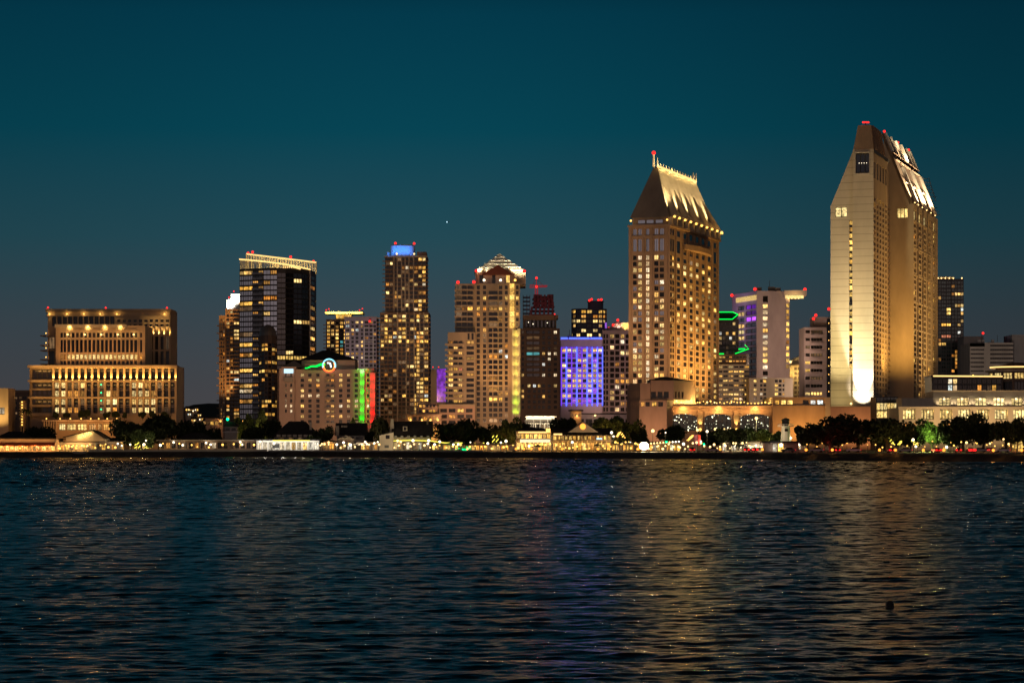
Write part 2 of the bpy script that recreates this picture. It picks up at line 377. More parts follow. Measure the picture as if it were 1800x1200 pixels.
# ------------------------------------------------------------------ dusk sky: Nishita after sunset plus a twilight band
SUN_EL, SUN_AZ = -3.5, 180.0
w = bpy.data.worlds.new('World'); scene.world = w; w.use_nodes = True
nt = w.node_tree; nt.nodes.clear(); L = nt.links.new
wo = N(nt, 'ShaderNodeOutputWorld'); bg = N(nt, 'ShaderNodeBackground'); bg.inputs['Strength'].default_value = .1
sky = N(nt, 'ShaderNodeTexSky'); sky.sky_type = 'NISHITA'; sky.sun_disc = False; sky.sun_elevation = rad(SUN_EL); sky.sun_rotation = rad(SUN_AZ)
tc = N(nt, 'ShaderNodeTexCoord'); sp = N(nt, 'ShaderNodeSeparateXYZ'); L(tc.outputs['Generated'], sp.inputs[0])
mr = N(nt, 'ShaderNodeMapRange'); mr.inputs['From Min'].default_value = -.02; mr.inputs['From Max'].default_value = .5; L(sp.outputs['Z'], mr.inputs['Value'])
rp = N(nt, 'ShaderNodeValToRGB'); cr = rp.color_ramp
def at(z): return (z + .02) / .52
stops = [(-.02, (.064, .060, .066)), (.018, (.060, .060, .067)), (.046, (.043, .062, .076)), (.079, (.017, .066, .088)), (.121, (.002, .057, .087)), (.165, (.0005, .041, .070)), (.195, (.0003, .012, .022)), (.25, (.0001, .003, .006)), (.5, (.0002, .002, .004))]  # stops above the view cut darker than dusk to dim the water's reflections
cr.elements[0].position = at(stops[0][0]); cr.elements[0].color = rgba(stops[0][1])
cr.elements[1].position = 1.0; cr.elements[1].color = rgba(stops[-1][1])
for z, c in stops[1:-1]:
    e = cr.elements.new(at(z)); e.color = rgba(c)
L(mr.outputs[0], rp.inputs['Fac'])
# lens vignette put into the sky colour: darker to both sides, most to the right
ax = N(nt, 'ShaderNodeMapRange'); ax.inputs['From Min'].default_value = -.04; ax.inputs['From Max'].default_value = .22; ax.inputs['To Min'].default_value = 1.0; ax.inputs['To Max'].default_value = .62
ax.interpolation_type = 'SMOOTHSTEP'; L(sp.outputs['X'], ax.inputs['Value'])
a2 = N(nt, 'ShaderNodeMapRange'); a2.inputs['From Min'].default_value = -.22; a2.inputs['From Max'].default_value = -.04; a2.inputs['To Min'].default_value = .84; a2.inputs['To Max'].default_value = 1.0
a2.interpolation_type = 'SMOOTHSTEP'; L(sp.outputs['X'], a2.inputs['Value'])
am = N(nt, 'ShaderNodeMath', operation='MULTIPLY'); L(ax.outputs[0], am.inputs[0]); L(a2.outputs[0], am.inputs[1])
ten = N(nt, 'ShaderNodeMath', operation='MULTIPLY'); ten.inputs[1].default_value = 10.0; L(am.outputs[0], ten.inputs[0])
vm = N(nt, 'ShaderNodeVectorMath', operation='SCALE'); L(rp.outputs['Color'], vm.inputs[0]); L(ten.outputs[0], vm.inputs['Scale'])
ad = N(nt, 'ShaderNodeVectorMath', operation='ADD'); L(vm.outputs[0], ad.inputs[0])
ns = N(nt, 'ShaderNodeVectorMath', operation='SCALE'); ns.inputs['Scale'].default_value = .35; L(sky.outputs[0], ns.inputs[0]); L(ns.outputs[0], ad.inputs[1])
gy = N(nt, 'ShaderNodeMapRange'); gy.interpolation_type = 'SMOOTHSTEP'; gy.inputs['From Min'].default_value = .8; gy.inputs['From Max'].default_value = -1.0; L(sp.outputs['Y'], gy.inputs['Value'])
gz = N(nt, 'ShaderNodeMapRange'); gz.interpolation_type = 'SMOOTHSTEP'; gz.inputs['From Min'].default_value = .55; gz.inputs['From Max'].default_value = -.05; L(sp.outputs['Z'], gz.inputs['Value'])
gm = N(nt, 'ShaderNodeMath', operation='MULTIPLY'); L(gy.outputs[0], gm.inputs[0]); L(gz.outputs[0], gm.inputs[1])
gc = N(nt, 'ShaderNodeVectorMath', operation='SCALE'); gc.inputs[0].default_value = (2.3, 1.65, 1.6); L(gm.outputs[0], gc.inputs['Scale'])
a3 = N(nt, 'ShaderNodeVectorMath', operation='ADD'); L(ad.outputs[0], a3.inputs[0]); L(gc.outputs[0], a3.inputs[1])
L(a3.outputs[0], bg.inputs['Color']); L(bg.outputs[0], wo.inputs[0])
# afterglow of the sun that has just set behind the camera
sl = bpy.data.lights.new('sun', 'SUN'); sl.energy = .10; sl.angle = rad(30); sl.color = (1, .62, .48)
so = bpy.data.objects.new('sun', sl); col.objects.link(so); so.location = (0, -200, 60); so.rotation_euler = (rad(84), 0, rad(8))

# ------------------------------------------------------------------ shoreline, ground and water
SHORE = [(-2600, 700), (-1200, 760), (-500, 805), (-174, 835), (-135, 868), (-88, 888), (-20, 848), (0, 832), (22, 808), (62, 776), (86, 705), (118, 684), (135, 662), (300, 640), (900, 600), (2600, 560)]
def shore_y(x):
    for (x0, y0), (x1, y1) in zip(SHORE, SHORE[1:]):
        if x0 <= x <= x1:
            t = (x - x0) / (x1 - x0); return y0 + (y1 - y0) * t
    return SHORE[0][1] if x < 0 else SHORE[-1][1]
def struct(name, mb, mats, smooth=False):
    o = mb.build(name, mats, smooth=smooth); o['kind'] = 'structure'; return o
xs = [-2600, -1800, -1200, -800] + [-500 + 6 * i for i in range(140)] + [400, 600, 900, 1600, 2600]
mb = MB()
for a, b in zip(xs, xs[1:]):
    ya, yb = shore_y(a) + 7, shore_y(b) + 7
    mb.poly([(a, ya, GROUND), (b, yb, GROUND), (b * 4, 9000, GROUND), (a * 4, 9000, GROUND)])
struct('ground', mb, 'earth')
# dark rock bank between the promenade and the water
r = random.Random(3); mb = MB(); prof = [(-2.5, -1.2), (0, -.1), (1.6, .7), (3.6, 1.35), (5.2, 1.9), (7.0, 2.02)]
grid = []
for x in [-2600, -1200, -700] + [-400 + 1.6 * i for i in range(460)] + [500, 1000, 2600]:
    y = shore_y(x); grid.append([(x + r.uniform(-.5, .5), y + d + r.uniform(-.7, .7) * (.2 < z + .5 < 2.3), z + r.uniform(-.35, .3) * (k < 4)) for k, (d, z) in enumerate(prof)])
for ga, gb in zip(grid, grid[1:]):
    for k in range(len(prof) - 1): mb.poly([ga[k], gb[k], gb[k + 1], ga[k + 1]])
struct('shore_bank', mb, 'riprap')
# paved promenade along the bank and the street behind it
mb = MB()
for a, b in zip(xs, xs[1:]):
    mb.poly([(a, shore_y(a) + 7.2, GROUND + .05), (b, shore_y(b) + 7.2, GROUND + .05), (b, shore_y(b) + 15, GROUND + .05), (a, shore_y(a) + 15, GROUND + .05)])
struct('promenade', mb, 'paving')
mb = MB()
for a, b in zip(xs, xs[1:]):
    if a >= 40: mb.poly([(a, shore_y(a) + 60, GROUND + .03), (b, shore_y(b) + 60, GROUND + .03), (b, shore_y(b) + 72, GROUND + .03), (a, shore_y(a) + 72, GROUND + .03)])
struct('road', mb, 'asphalt')
# far hill behind the left of the town
r = random.Random(11); mb = MB(); rows_ = []
for iy, (y, k) in enumerate([(3000, .0), (3250, .55), (3600, 1.0), (4200, .8), (5000, 0)]):
    row = []
    for ix in range(121):
        px = -700 + ix * 26; x = bx(px, 3600) * y / 3600
        ridge = hz(713 + 10 * math.sin(px * .011) + 12 * math.sin(px * .0047 + 1) + 40 * min(1, max(0, (px - 420) / 400)), 3600) - GROUND
        row.append((x, y, GROUND + max(0, ridge) * k + r.uniform(-2, 2.5) * (k > 0) - (k == 0) * 4))
    rows_.append(row)
for ra, rb in zip(rows_, rows_[1:]):
    for i in range(120): mb.poly([ra[i], ra[i + 1], rb[i + 1], rb[i]])
struct('hill', mb, 'hill_scrub', True)

# water: wind waves as real relief over the stretch of bay the camera looks across, flat far sheets around it; calm in the lee of the bank
import numpy as np
m, nt, out = _new('sea_water'); L = nt.links.new
b = N(nt, 'ShaderNodeBsdfPrincipled'); b.inputs['Base Color'].default_value = (.0004, .0035, .0045, 1); b.inputs['IOR'].default_value = 1.333; b.inputs['Roughness'].default_value = .15; b.inputs['Specular IOR Level'].default_value = .8
ge = N(nt, 'ShaderNodeNewGeometry'); mp = N(nt, 'ShaderNodeMapping'); mp.inputs['Scale'].default_value = (1.6, 2.4, 1); L(ge.outputs['Position'], mp.inputs['Vector'])
nz = N(nt, 'ShaderNodeTexNoise'); nz.inputs['Scale'].default_value = 1; nz.inputs['Detail'].default_value = 4; nz.inputs['Roughness'].default_value = .6; L(mp.outputs[0], nz.inputs['Vector'])
bp = N(nt, 'ShaderNodeBump'); bp.inputs['Distance'].default_value = RIPPLE; bp.inputs['Strength'].default_value = 1; L(nz.outputs['Fac'], bp.inputs['Height']); L(bp.outputs[0], b.inputs['Normal']); L(b.outputs[0], out.inputs[0])
ys = [26.0]
while ys[-1] < 905: ys.append(ys[-1] + min(.55, max(.10, ys[-1] * .0022)))
ys = np.array(ys); nx = 720
tx = np.linspace(-1, 1, nx); half = ys * .255 + 16
X = tx[None, :] * half[:, None]; Y = np.repeat(ys[:, None], nx, 1)
g = np.random.default_rng(5); Zw = np.zeros_like(X); tot = 0.0; kept = np.zeros((len(ys), 1))
shy = np.interp(X, [p[0] for p in SHORE], [p[1] for p in SHORE])
cell = np.maximum(half * 2 / nx, .12)[:, None]
for k in range(70):
    lam = .27 * (8 / .27) ** (g.random() ** 1.4); th = rad(264 + g.normal(0, 25)); kk = 2 * math.pi / lam
    slope = .037 * (1.0 if lam < 1.3 else (1.3 / lam) ** .8); amp = slope / kk * g.uniform(.6, 1.4)
    ph = (X * math.cos(th) + Y * math.sin(th)) * kk + g.uniform(0, 6.283)
    fade = np.clip(lam / cell / 2.4 - .5, 0, 1)
    Zw += amp * fade * np.sin(ph); tot += (amp * kk) ** 2; kept += (amp * kk * fade) ** 2
gust = .5 + .5 * np.sin(X * .021 + Y * .013 + 1.0) * np.sin(Y * .031 - X * .009 + .4 * np.sin(X * .05)); Zw *= np.minimum(np.sqrt(tot / np.maximum(kept, 1e-9)), 2.6); Zw *= np.interp(Y, [40, 90, 200, 380, 700], [.44, .48, .57, .78, 1.0]) * (.82 + .32 * gust)
Zw *= np.clip((shy - Y - 4) / 22, .10, 1)
ed = np.clip((1 - np.abs(tx)) / .06, 0, 1)[None, :] * np.clip((ys - 26) / 6, 0, 1)[:, None]; Zw *= ed
ny = len(ys); co_ = np.stack([X, Y, Zw], 2).reshape(-1, 3)
me = bpy.data.meshes.new('water'); me.vertices.add(ny * nx); me.vertices.foreach_set('co', co_.ravel().astype(np.float32))
ii = (np.arange(ny - 1)[:, None] * nx + np.arange(nx - 1)[None, :]).ravel(); q = np.stack([ii, ii + 1, ii + nx + 1, ii + nx], 1).ravel().astype(np.int32); nf = len(ii)
me.loops.add(nf * 4); me.loops.foreach_set('vertex_index', q); me.polygons.add(nf); me.polygons.foreach_set('loop_start', np.arange(nf, dtype=np.int32) * 4); me.polygons.foreach_set('loop_total', np.full(nf, 4, np.int32)); me.polygons.foreach_set('use_smooth', np.ones(nf, bool))
me.update(calc_edges=True); me.materials.append(M('sea_water')); o = bpy.data.objects.new('water', me); col.objects.link(o); o['kind'] = 'structure'
h0, h1 = half[0], half[-1]; yE = ys[-1]
mb = MB(); mb.poly([(-6000, -400, 0), (6000, -400, 0), (6000, 26, 0), (-6000, 26, 0)]); mb.poly([(-6000, 26, 0), (-h0, 26, 0), (-h1, yE, 0), (-6000, yE, 0)]); mb.poly([(h0, 26, 0), (6000, 26, 0), (6000, yE, 0), (h1, yE, 0)]); mb.poly([(-6000, yE, 0), (6000, yE, 0), (6000, 1000, 0), (-6000, 1000, 0)])
struct('water', mb, 'sea_water')

scene.view_settings.view_transform = 'Standard'; scene.view_settings.look = 'None'; scene.view_settings.exposure = 0; scene.view_settings.gamma = 1
try: scene.view_settings.use_curve_mapping = False
except Exception: pass
scene.cycles.use_denoising = True; scene.cycles.max_bounces = 5; scene.cycles.diffuse_bounces = 2; scene.cycles.glossy_bounces = 3; scene.cycles.transmission_bounces = 2
scene.cycles.sample_clamp_indirect = 2.5; scene.cycles.sample_clamp_direct = 0; scene.cycles.caustics_reflective = False; scene.cycles.caustics_refractive = False
scene.cycles.use_light_tree = True
# ================================================================== left hotel: broad podium, set back middle block, rear tower
def left_hotel():
    D = 1000; F = rect(52, 310, D, 24)
    b = Bld('hotel', 'broad tan hotel with glowing piers and stepped upper blocks behind the riverside restaurant, farthest left', 'building', F)
    b.root['label'] = 'broad stepped tan hotel with a row of uplit piers, three tiers high'
    f = F[0]; z = lambda py: hz(py, D)
    # front block
    mb = MB(); u93 = f.u(93)
    px0, st, n = 96.2, 11.3, 19
    cols = [(f.u(px0 + st * i - .3), f.u(px0 + st * i + 8.8)) for i in range(n)]
    rows = [(z(667), z(647.5)), (z(682.2), z(671.8)), (z(685.6), z(682.6)), (z(697), z(686)), (z(711.4), z(700.5)), (z(714.8), z(711.8)), (z(726), z(715.2))]
    ops = facade(mb, f, GROUND, z(643), cols, rows, 0, 1.0, None, u93)
    rows2 = [(z(666), z(649)), (z(682), z(672)), (z(695), z(685)), (z(711), z(701)), (z(725), z(715))]
    ops2 = facade(mb, Face(f.xy(0, -2), f.xy(u93, -2)), GROUND, z(643), [(.6, u93 - .8)], rows2, 0, .6)
    f2 = Face(f.xy(0, -2), f.xy(u93, -2))
    b.shell(mb, GROUND, z(643), 0, (0,), True, 1)
    b.part('wall', mb, ['tan_stucco', 'roof_gravel'])
    lit_map = {3: {0: 'office', 1: 'office', 2: 'dim', 3: 'dim', 4: 'office', 12: 'office', 13: 'office', 14: 'amber', 16: 'dim'},
               2: {0: 'office', 1: 'office', 2: 'amber', 3: 'amber', 4: 'amber', 8: 'office', 9: 'amber', 12: 'office', 13: 'office', 14: 'office', 15: 'amber'},
               1: {0: 'office', 1: 'office', 2: 'dim', 4: 'dim', 8: 'office', 9: 'office', 12: 'office', 13: 'office', 14: 'office', 15: 'office'},
               0: {0: 'office', 1: 'office', 2: 'amber', 3: 'amber', 8: 'office', 9: 'amber', 12: 'office', 13: 'office', 14: 'office', 15: 'office', 17: 'dim'}}
    def kind(i, j):
        if j in (1, 4, 6): return 'black' if j < 6 else 'dark'
        j = {0: 0, 2: 1, 3: 2, 5: 3}[j]
        if i == 7: return 'dim'
        return lit_map.get(j, {}).get(i, 'dark')
    b.win(f, ops, kind, 1.0); b.win(f2, ops2, lambda i, j: 'brown', .6, 4)
    for k, (pt, pb, d0, d1, ua) in enumerate([(642, 646.5, -6, 1.6, -.6), (667.8, 671, -1, 1.1, -.6), (697.2, 700, -1, 1.0, -.6), (726.5, 731, -1, 1.3, -.6)]):
        mb = MB(); mb.fbox(f, ua, f.L - (2 if k else -.4), z(pb), z(pt), d0, d1); b.part('cornice', mb, 'tan_stucco')
    for i in range(n + 1):                                       # piers stand proud of the wall; each has an uplight at its foot
        u = f.u(94.3 + st * i); mb = MB(); mb.fbox(f, u - .42, u + .42, z(727), z(646.5), .002, .55); b.part('pier', mb, 'tan_stucco')
        p = f.p(u, z(666.5), 1.0); spot(b.root, b.loc, p, p + V3((0, .55, 4)), 2300, (1, .56, .11), 80, .8, .15)
        mb = MB(); mb.box(p.x - .2, p.x + .2, p.y - .2, p.y + .2, p.z - .4, p.z - .1); b.part('uplight', mb, 'bulb_gold')
    for py, pw in ((648, 1300), (673, 1000), (702, 800)): cornice_fill(b.root, b.loc, f, f.u(56), f.L - 2, z(py + 3), 3.6, pw, (1, .52, .12))
    for k, py in enumerate((684, 713)):
        mb = MB(); mb.fbox(f2, -.4, u93 - .3, z(py + 1.2), z(py - .6), .002, 1.2); b.part('floor_slab', mb, 'tan_stucco')
    # green lift lights
    for py in (676, 690, 704, 719):
        mb = MB(); mb.ball(f.p(f.u(178), z(py), .3), .24); b.part('lift_light', mb, 'signal_green')
    # middle block
    Fm = rect(98, 255, D + 8, 20); g = Fm[0]; zm = lambda py: hz(py, D + 8); mb = MB()
    cols = [(g.u(118.5 + 7.35 * i), g.u(118.5 + 7.35 * i + 5.2)) for i in range(17)]
    rows = [(zm(640.5), zm(634)), (zm(631.5), zm(622.5)), (zm(619), zm(597)), (zm(593), zm(584.5))]
    ops = facade(mb, g, z(643) + .05, zm(572), [(g.u(106), g.u(110.5)), (g.u(111.5), g.u(116))] + cols + [(g.u(246), g.u(250))], rows, 0, .7)
    for i in (1, 2, 3): h = Fm[i]; mb.poly([h.p(0, z(643)), h.p(h.L, z(643)), h.p(h.L, zm(572)), h.p(0, zm(572))])
    mb.poly([h.p(0, zm(572)) for h in Fm], 1); b.part('setback_wall', mb, ['tan_stucco', 'roof_gravel'])
    b.win(g, ops, lambda i, j: ('hall' if 2 <= i < 19 else 'amber') if j == 1 else 'brown' if j == 3 and i % 3 else 'dark', .7, 1)
    for i in range(18):
        u = g.u(117.4 + 7.35 * i); mb = MB(); mb.fbox(g, u - .2, u + .2, zm(640), zm(595), .002, .5); b.part('fin', mb, 'tan_stucco')
    mb = MB(); mb.fbox(g, -.3, g.u(223), zm(576), zm(570), -14, .9); b.part('parapet', mb, 'pale_stone')
    mb = MB(); mb.fbox(g, g.u(116), g.u(240), zm(581.5), zm(578.5), -8, .25); b.part('parapet', mb, 'tan_stucco')
    for px in (123, 155, 185, 212): p = g.p(g.u(px), zm(577), 1.6); spot(b.root, b.loc, p, p + V3((0, 2, .6)), 500, GOLD, 120, .9, .3)
    for px in (119.5, 149.5, 178.5, 207.5, 235.5): b.bulb(g.p(g.u(px), zm(588), .9), 'bulb_warm', .52, 380, GOLD)
    # rear tower
    Ft = rect(84, 299, D + 32, 22); t = Ft[0]; zt = lambda py: hz(py, D + 32); mb = MB()
    colsA = [(t.u(91.5 + 9.3 * i), t.u(91.5 + 9.3 * i + 7.4)) for i in range(12)]
    colsB = [(t.u(206 + 9.5 * i), t.u(206 + 9.5 * i + 5.6)) for i in range(10)]
    zs = z(643)
    r1 = facade(mb, t, zt(575), zt(544), colsA, [(zt(573), zt(556))], 0, .7, None, 0, t.u(203.5))
    r2 = facade(mb, t, zt(575), zt(544), colsB, [(zt(573.5), zt(569.5)), (zt(566), zt(561.5))], 0, .4, None, t.u(203.5))
    r3 = facade(mb, t, zs, zt(575), [(t.u(86), t.u(95.5))] + colsB[5:], [(zt(640), zt(617)), (zt(614), zt(591))], 0, .6)
    for i in (1, 2, 3): h = Ft[i]; mb.poly([h.p(0, zs), h.p(h.L, zs), h.p(h.L, zt(544)), h.p(0, zt(544))])
    mb.poly([h.p(0, zt(544)) for h in Ft], 1); b.part('tower_wall', mb, ['brown_stone', 'roof_gravel'])
    b.win(t, r1, 'dark', .7); b.win(t, r2, 'dark', .4); b.win(t, r3, chooser({'dim': .15}, 5), .6)
    mb = MB(); mb.fbox(t, -.8, t.L + .4, zt(548), zt(543), -16, .8); b.part('parapet', mb, 'brown_stone')
    mb = MB(); mb.fbox(t, -.3, t.L + .2, zt(556), zt(553.5), .002, .4); b.part('cornice', mb, 'brown_stone')
    for px in (88, 118.5, 148, 177, 206, 290): b.bulb(t.p(t.u(px), zt(552), 1.1), 'bulb_gold', .45, 260, GOLD)
    for i in range(5, 10):
        u = t.u(213.3 + 9.5 * i); p = t.p(u, zt(590), .8); spot(b.root, b.loc, p, p + V3((0, .25, 3)), 3600, (1, .66, .2), 60, .8, .15)
        mb = MB(); mb.fbox(t, u - .35, u + .35, zt(640), zt(575), .002, .4); b.part('pier', mb, 'brown_stone')
    for py in (589, 606, 615, 631, 639):
        mb = MB(); u0 = t.u(70.5); mb.fbox(t, u0, .4, zt(py + 1.6), zt(py), -9, .2); b.part('balcony', mb, 'tan_stucco')
        if py != 639: b.bulb(t.p(t.u(81), zt(py - 3.5), .2), 'bulb_gold', .38, 90, SODIUM)
    for px, py in ((84.5, 540.5), (82, 544), (186, 541), (293.5, 541), (297, 545)): b.beacon(px, py, D + 34)
    [spot(b.root, b.loc, (bx(px, 940), 940, 12), f.p(f.u(px), z(690)), 15000, SODIUM, 100, .9, 2) for px in (110, 190, 270)]
    [spot(b.root, b.loc, (bx(px, D + 2), D + 2, z(641)), (bx(px, D + 8), D + 8, zm(610)), 2600, SODIUM, 110, .9, .5) for px in (115, 145, 175, 205, 235)]
    b.done()
    # terrace building in front: louvred screen and lit rooms under a planted roof
    F = rect(76, 215, 975, 20); q = Bld('terrace_building', 'low flat roofed building with lit rooms and a slatted end below the stepped hotel', 'building', F); f = F[0]; z = lambda py: hz(py, 975); mb = MB()
    cols = f.cols([(104, 114.5), (117.5, 133), (136, 152), (156, 168), (172, 179), (181.5, 193), (197, 208)])
    ops = facade(mb, f, GROUND, z(738.5), cols, [(z(756), z(744.5))], 0, .6, None, f.u(100)); q.shell(mb, GROUND, z(738.5), 0, (0,), True, 1); q.part('wall', mb, ['brown_stone', 'roof_gravel'])
    q.win(f, ops, lambda i, j: ['hall', 'hall', 'hall', 'dim', 'dark', 'amber', 'dim'][i], .6, 3)
    mb = MB(); mb.fbox(f, -.4, f.L, z(740.5), z(738), -3, .8); q.part('roof_slab', mb, 'tan_stucco')
    for i in range(6):
        mb = MB(); u = f.u(77 + 4.2 * i); mb.fbox(f, u, u + .45, GROUND, z(740.5), .002, .5); q.part('louvre', mb, 'tan_stucco')
    for px in (110, 135, 160, 190): p = f.p(f.u(px), z(736), 3); point(q.root, q.loc, p, 260, SODIUM)
    for i, px in enumerate((80, 104, 122, 141, 158, 172, 187, 204)): q.bulb(f.p(f.u(px), z(735.5), -2), 'bulb_gold', .4)
    q.done()
left_hotel()

def edge_blocks():
    F = rect(-30, 14.5, 985, 14); b = Bld('corner_building', 'brightly floodlit small building cut by the frame, with a lit window under its roof', 'building', F); f = F[0]; z = lambda py: hz(py, 985); mb = MB()
    ops = facade(mb, f, GROUND, z(682), f.cols([(-8, 8)]), [(z(728), z(716))], 0, .5); b.shell(mb, GROUND, z(682), 0, (0,), True, 1); b.part('wall', mb, ['tan_stucco', 'roof_gravel']); b.win(f, ops, 'shop', .5, 3)
    spot(b.root, b.loc, f.p(f.L * .55, 8, 9), f.p(f.L * .7, 25), 16000, GOLD, 90, .8, .5); b.done()
    F = rect(15, 50, 1060, 22); b = Bld('flat_block', 'dark flat roofed block between the floodlit corner building and the stepped hotel', 'building', F); f = F[0]; z = lambda py: hz(py, 1060); mb = MB()
    ops = facade(mb, f, GROUND, z(686), colx(f, 17, 8, 4, 5), rowz(f, 697, 9, 5, 4), 0, .4, lambda i, j: i == 0 and j % 2); b.shell(mb, GROUND, z(686), 0, (0,), True, 1); b.part('wall', mb, ['dark_brown_stone', 'roof_gravel']); b.win(f, ops, chooser({'dim': .25}, 8), .4)
    mb = MB(); mb.fbox(f, -.3, f.L + .3, z(689), z(685.5), -2, .4); b.part('parapet', mb, 'brown_stone'); b.done()
    F = rect(36, 42, 985, 5); b = Bld('stair_tower', 'narrow open stair tower with a lamp on every landing, left of the stepped hotel', 'building', F); f = F[0]; z = lambda py: hz(py, 985)
    mb = MB()
    for s_ in (0, f.L - .3): mb.fbox(f, s_, s_ + .3, GROUND, z(704), -5, 0)
    b.part('frame', mb, 'brown_stone')
    for i in range(9):
        mb = MB(); mb.fbox(f, -.4, f.L + .4, z(709.5 + 5 * i), z(708.4 + 5 * i), -5, .5); b.part('landing', mb, 'brown_stone'); b.bulb(f.p(f.L / 2, z(706.4 + 5 * i), .3), 'bulb_gold', .42)
    b.done()
edge_blocks()

# ================================================================== slim tower with white lit crowns
def slim_tower():
    D = 1500; F = rect(396, 422, D, 26); b = Bld('slim_tower', 'slim balcony tower with two glaring white rooftop boxes, beside the sloped glass tower', 'building', F); f = F[0]; z = lambda py: hz(py, D); mb = MB()
    rows = [(z(546 + 6.6 * k + 4.6), z(546 + 6.6 * k)) for k in range(29)]
    ops = facade(mb, f, GROUND, z(543), f.cols([(398, 403), (405, 409), (411, 420)]), rows, 0, .6); b.shell(mb, GROUND, z(543), 0, (0,), True, 1)
    G = rect(385, 396, D + 8, 22); g = G[0]
    ops2 = facade(mb, g, GROUND, z(553), g.cols([(388, 390), (392.5, 394.5)]), rows[2:], 2, .5)
    for i in (1, 2, 3): h = G[i]; mb.poly([h.p(0, GROUND), h.p(h.L, GROUND), h.p(h.L, z(553)), h.p(0, z(553))], 2)
    mb.poly([h.p(0, z(553)) for h in G], 1)
    b.part('wall', mb, ['dark_brown_stone', 'roof_gravel', 'brown_stone']); b.win(f, ops, chooser({'warm': .16, 'amber': .22, 'cool': .03}, 3), .6); b.win(g, ops2, chooser({'dim': .3, 'amber': .1}, 4), .5)
    for k in range(29):
        mb = MB(); mb.fbox(f, f.u(404), f.L, z(552 + 6.6 * k), z(550.4 + 6.6 * k), .002, 1.5); b.part('balcony', mb, 'brown_stone')
        if k > 1 and k % 2: mb = MB(); mb.fbox(g, -1.4, g.L - 1, z(552 + 6.6 * k), z(550.6 + 6.6 * k), -6, .6); b.part('balcony', mb, 'brown_stone')
    for (a, c, t, u, s_) in ((406, 421.5, 516, 531, 1.0), (398.5, 406, 526, 541, .8)):
        mb = MB(); g2 = rect(a, c, D + 3, 10)[0]; mb.fbox(g2, 0, g2.L, z(543), z(t), -10, 0); b.part('penthouse', mb, 'white_paint')
        for k in (.25, .75): p = g2.p(g2.L * k, z(u), 3.0); spot(b.root, b.loc, p, p + V3((0, 3, 3.4)), 6000 * s_, (1, .9, .76), 120, .8, .6)
    for px, py in ((411, 512), (402.5, 522.5)): b.beacon(px, py, D + 5)
    for k in range(2): spot(b.root, b.loc, g.p(4, 30 + 40 * k, 22), g.p(2, 50 + 45 * k), 24000, SODIUM, 80, .9, 1)
    b.done()
slim_tower()

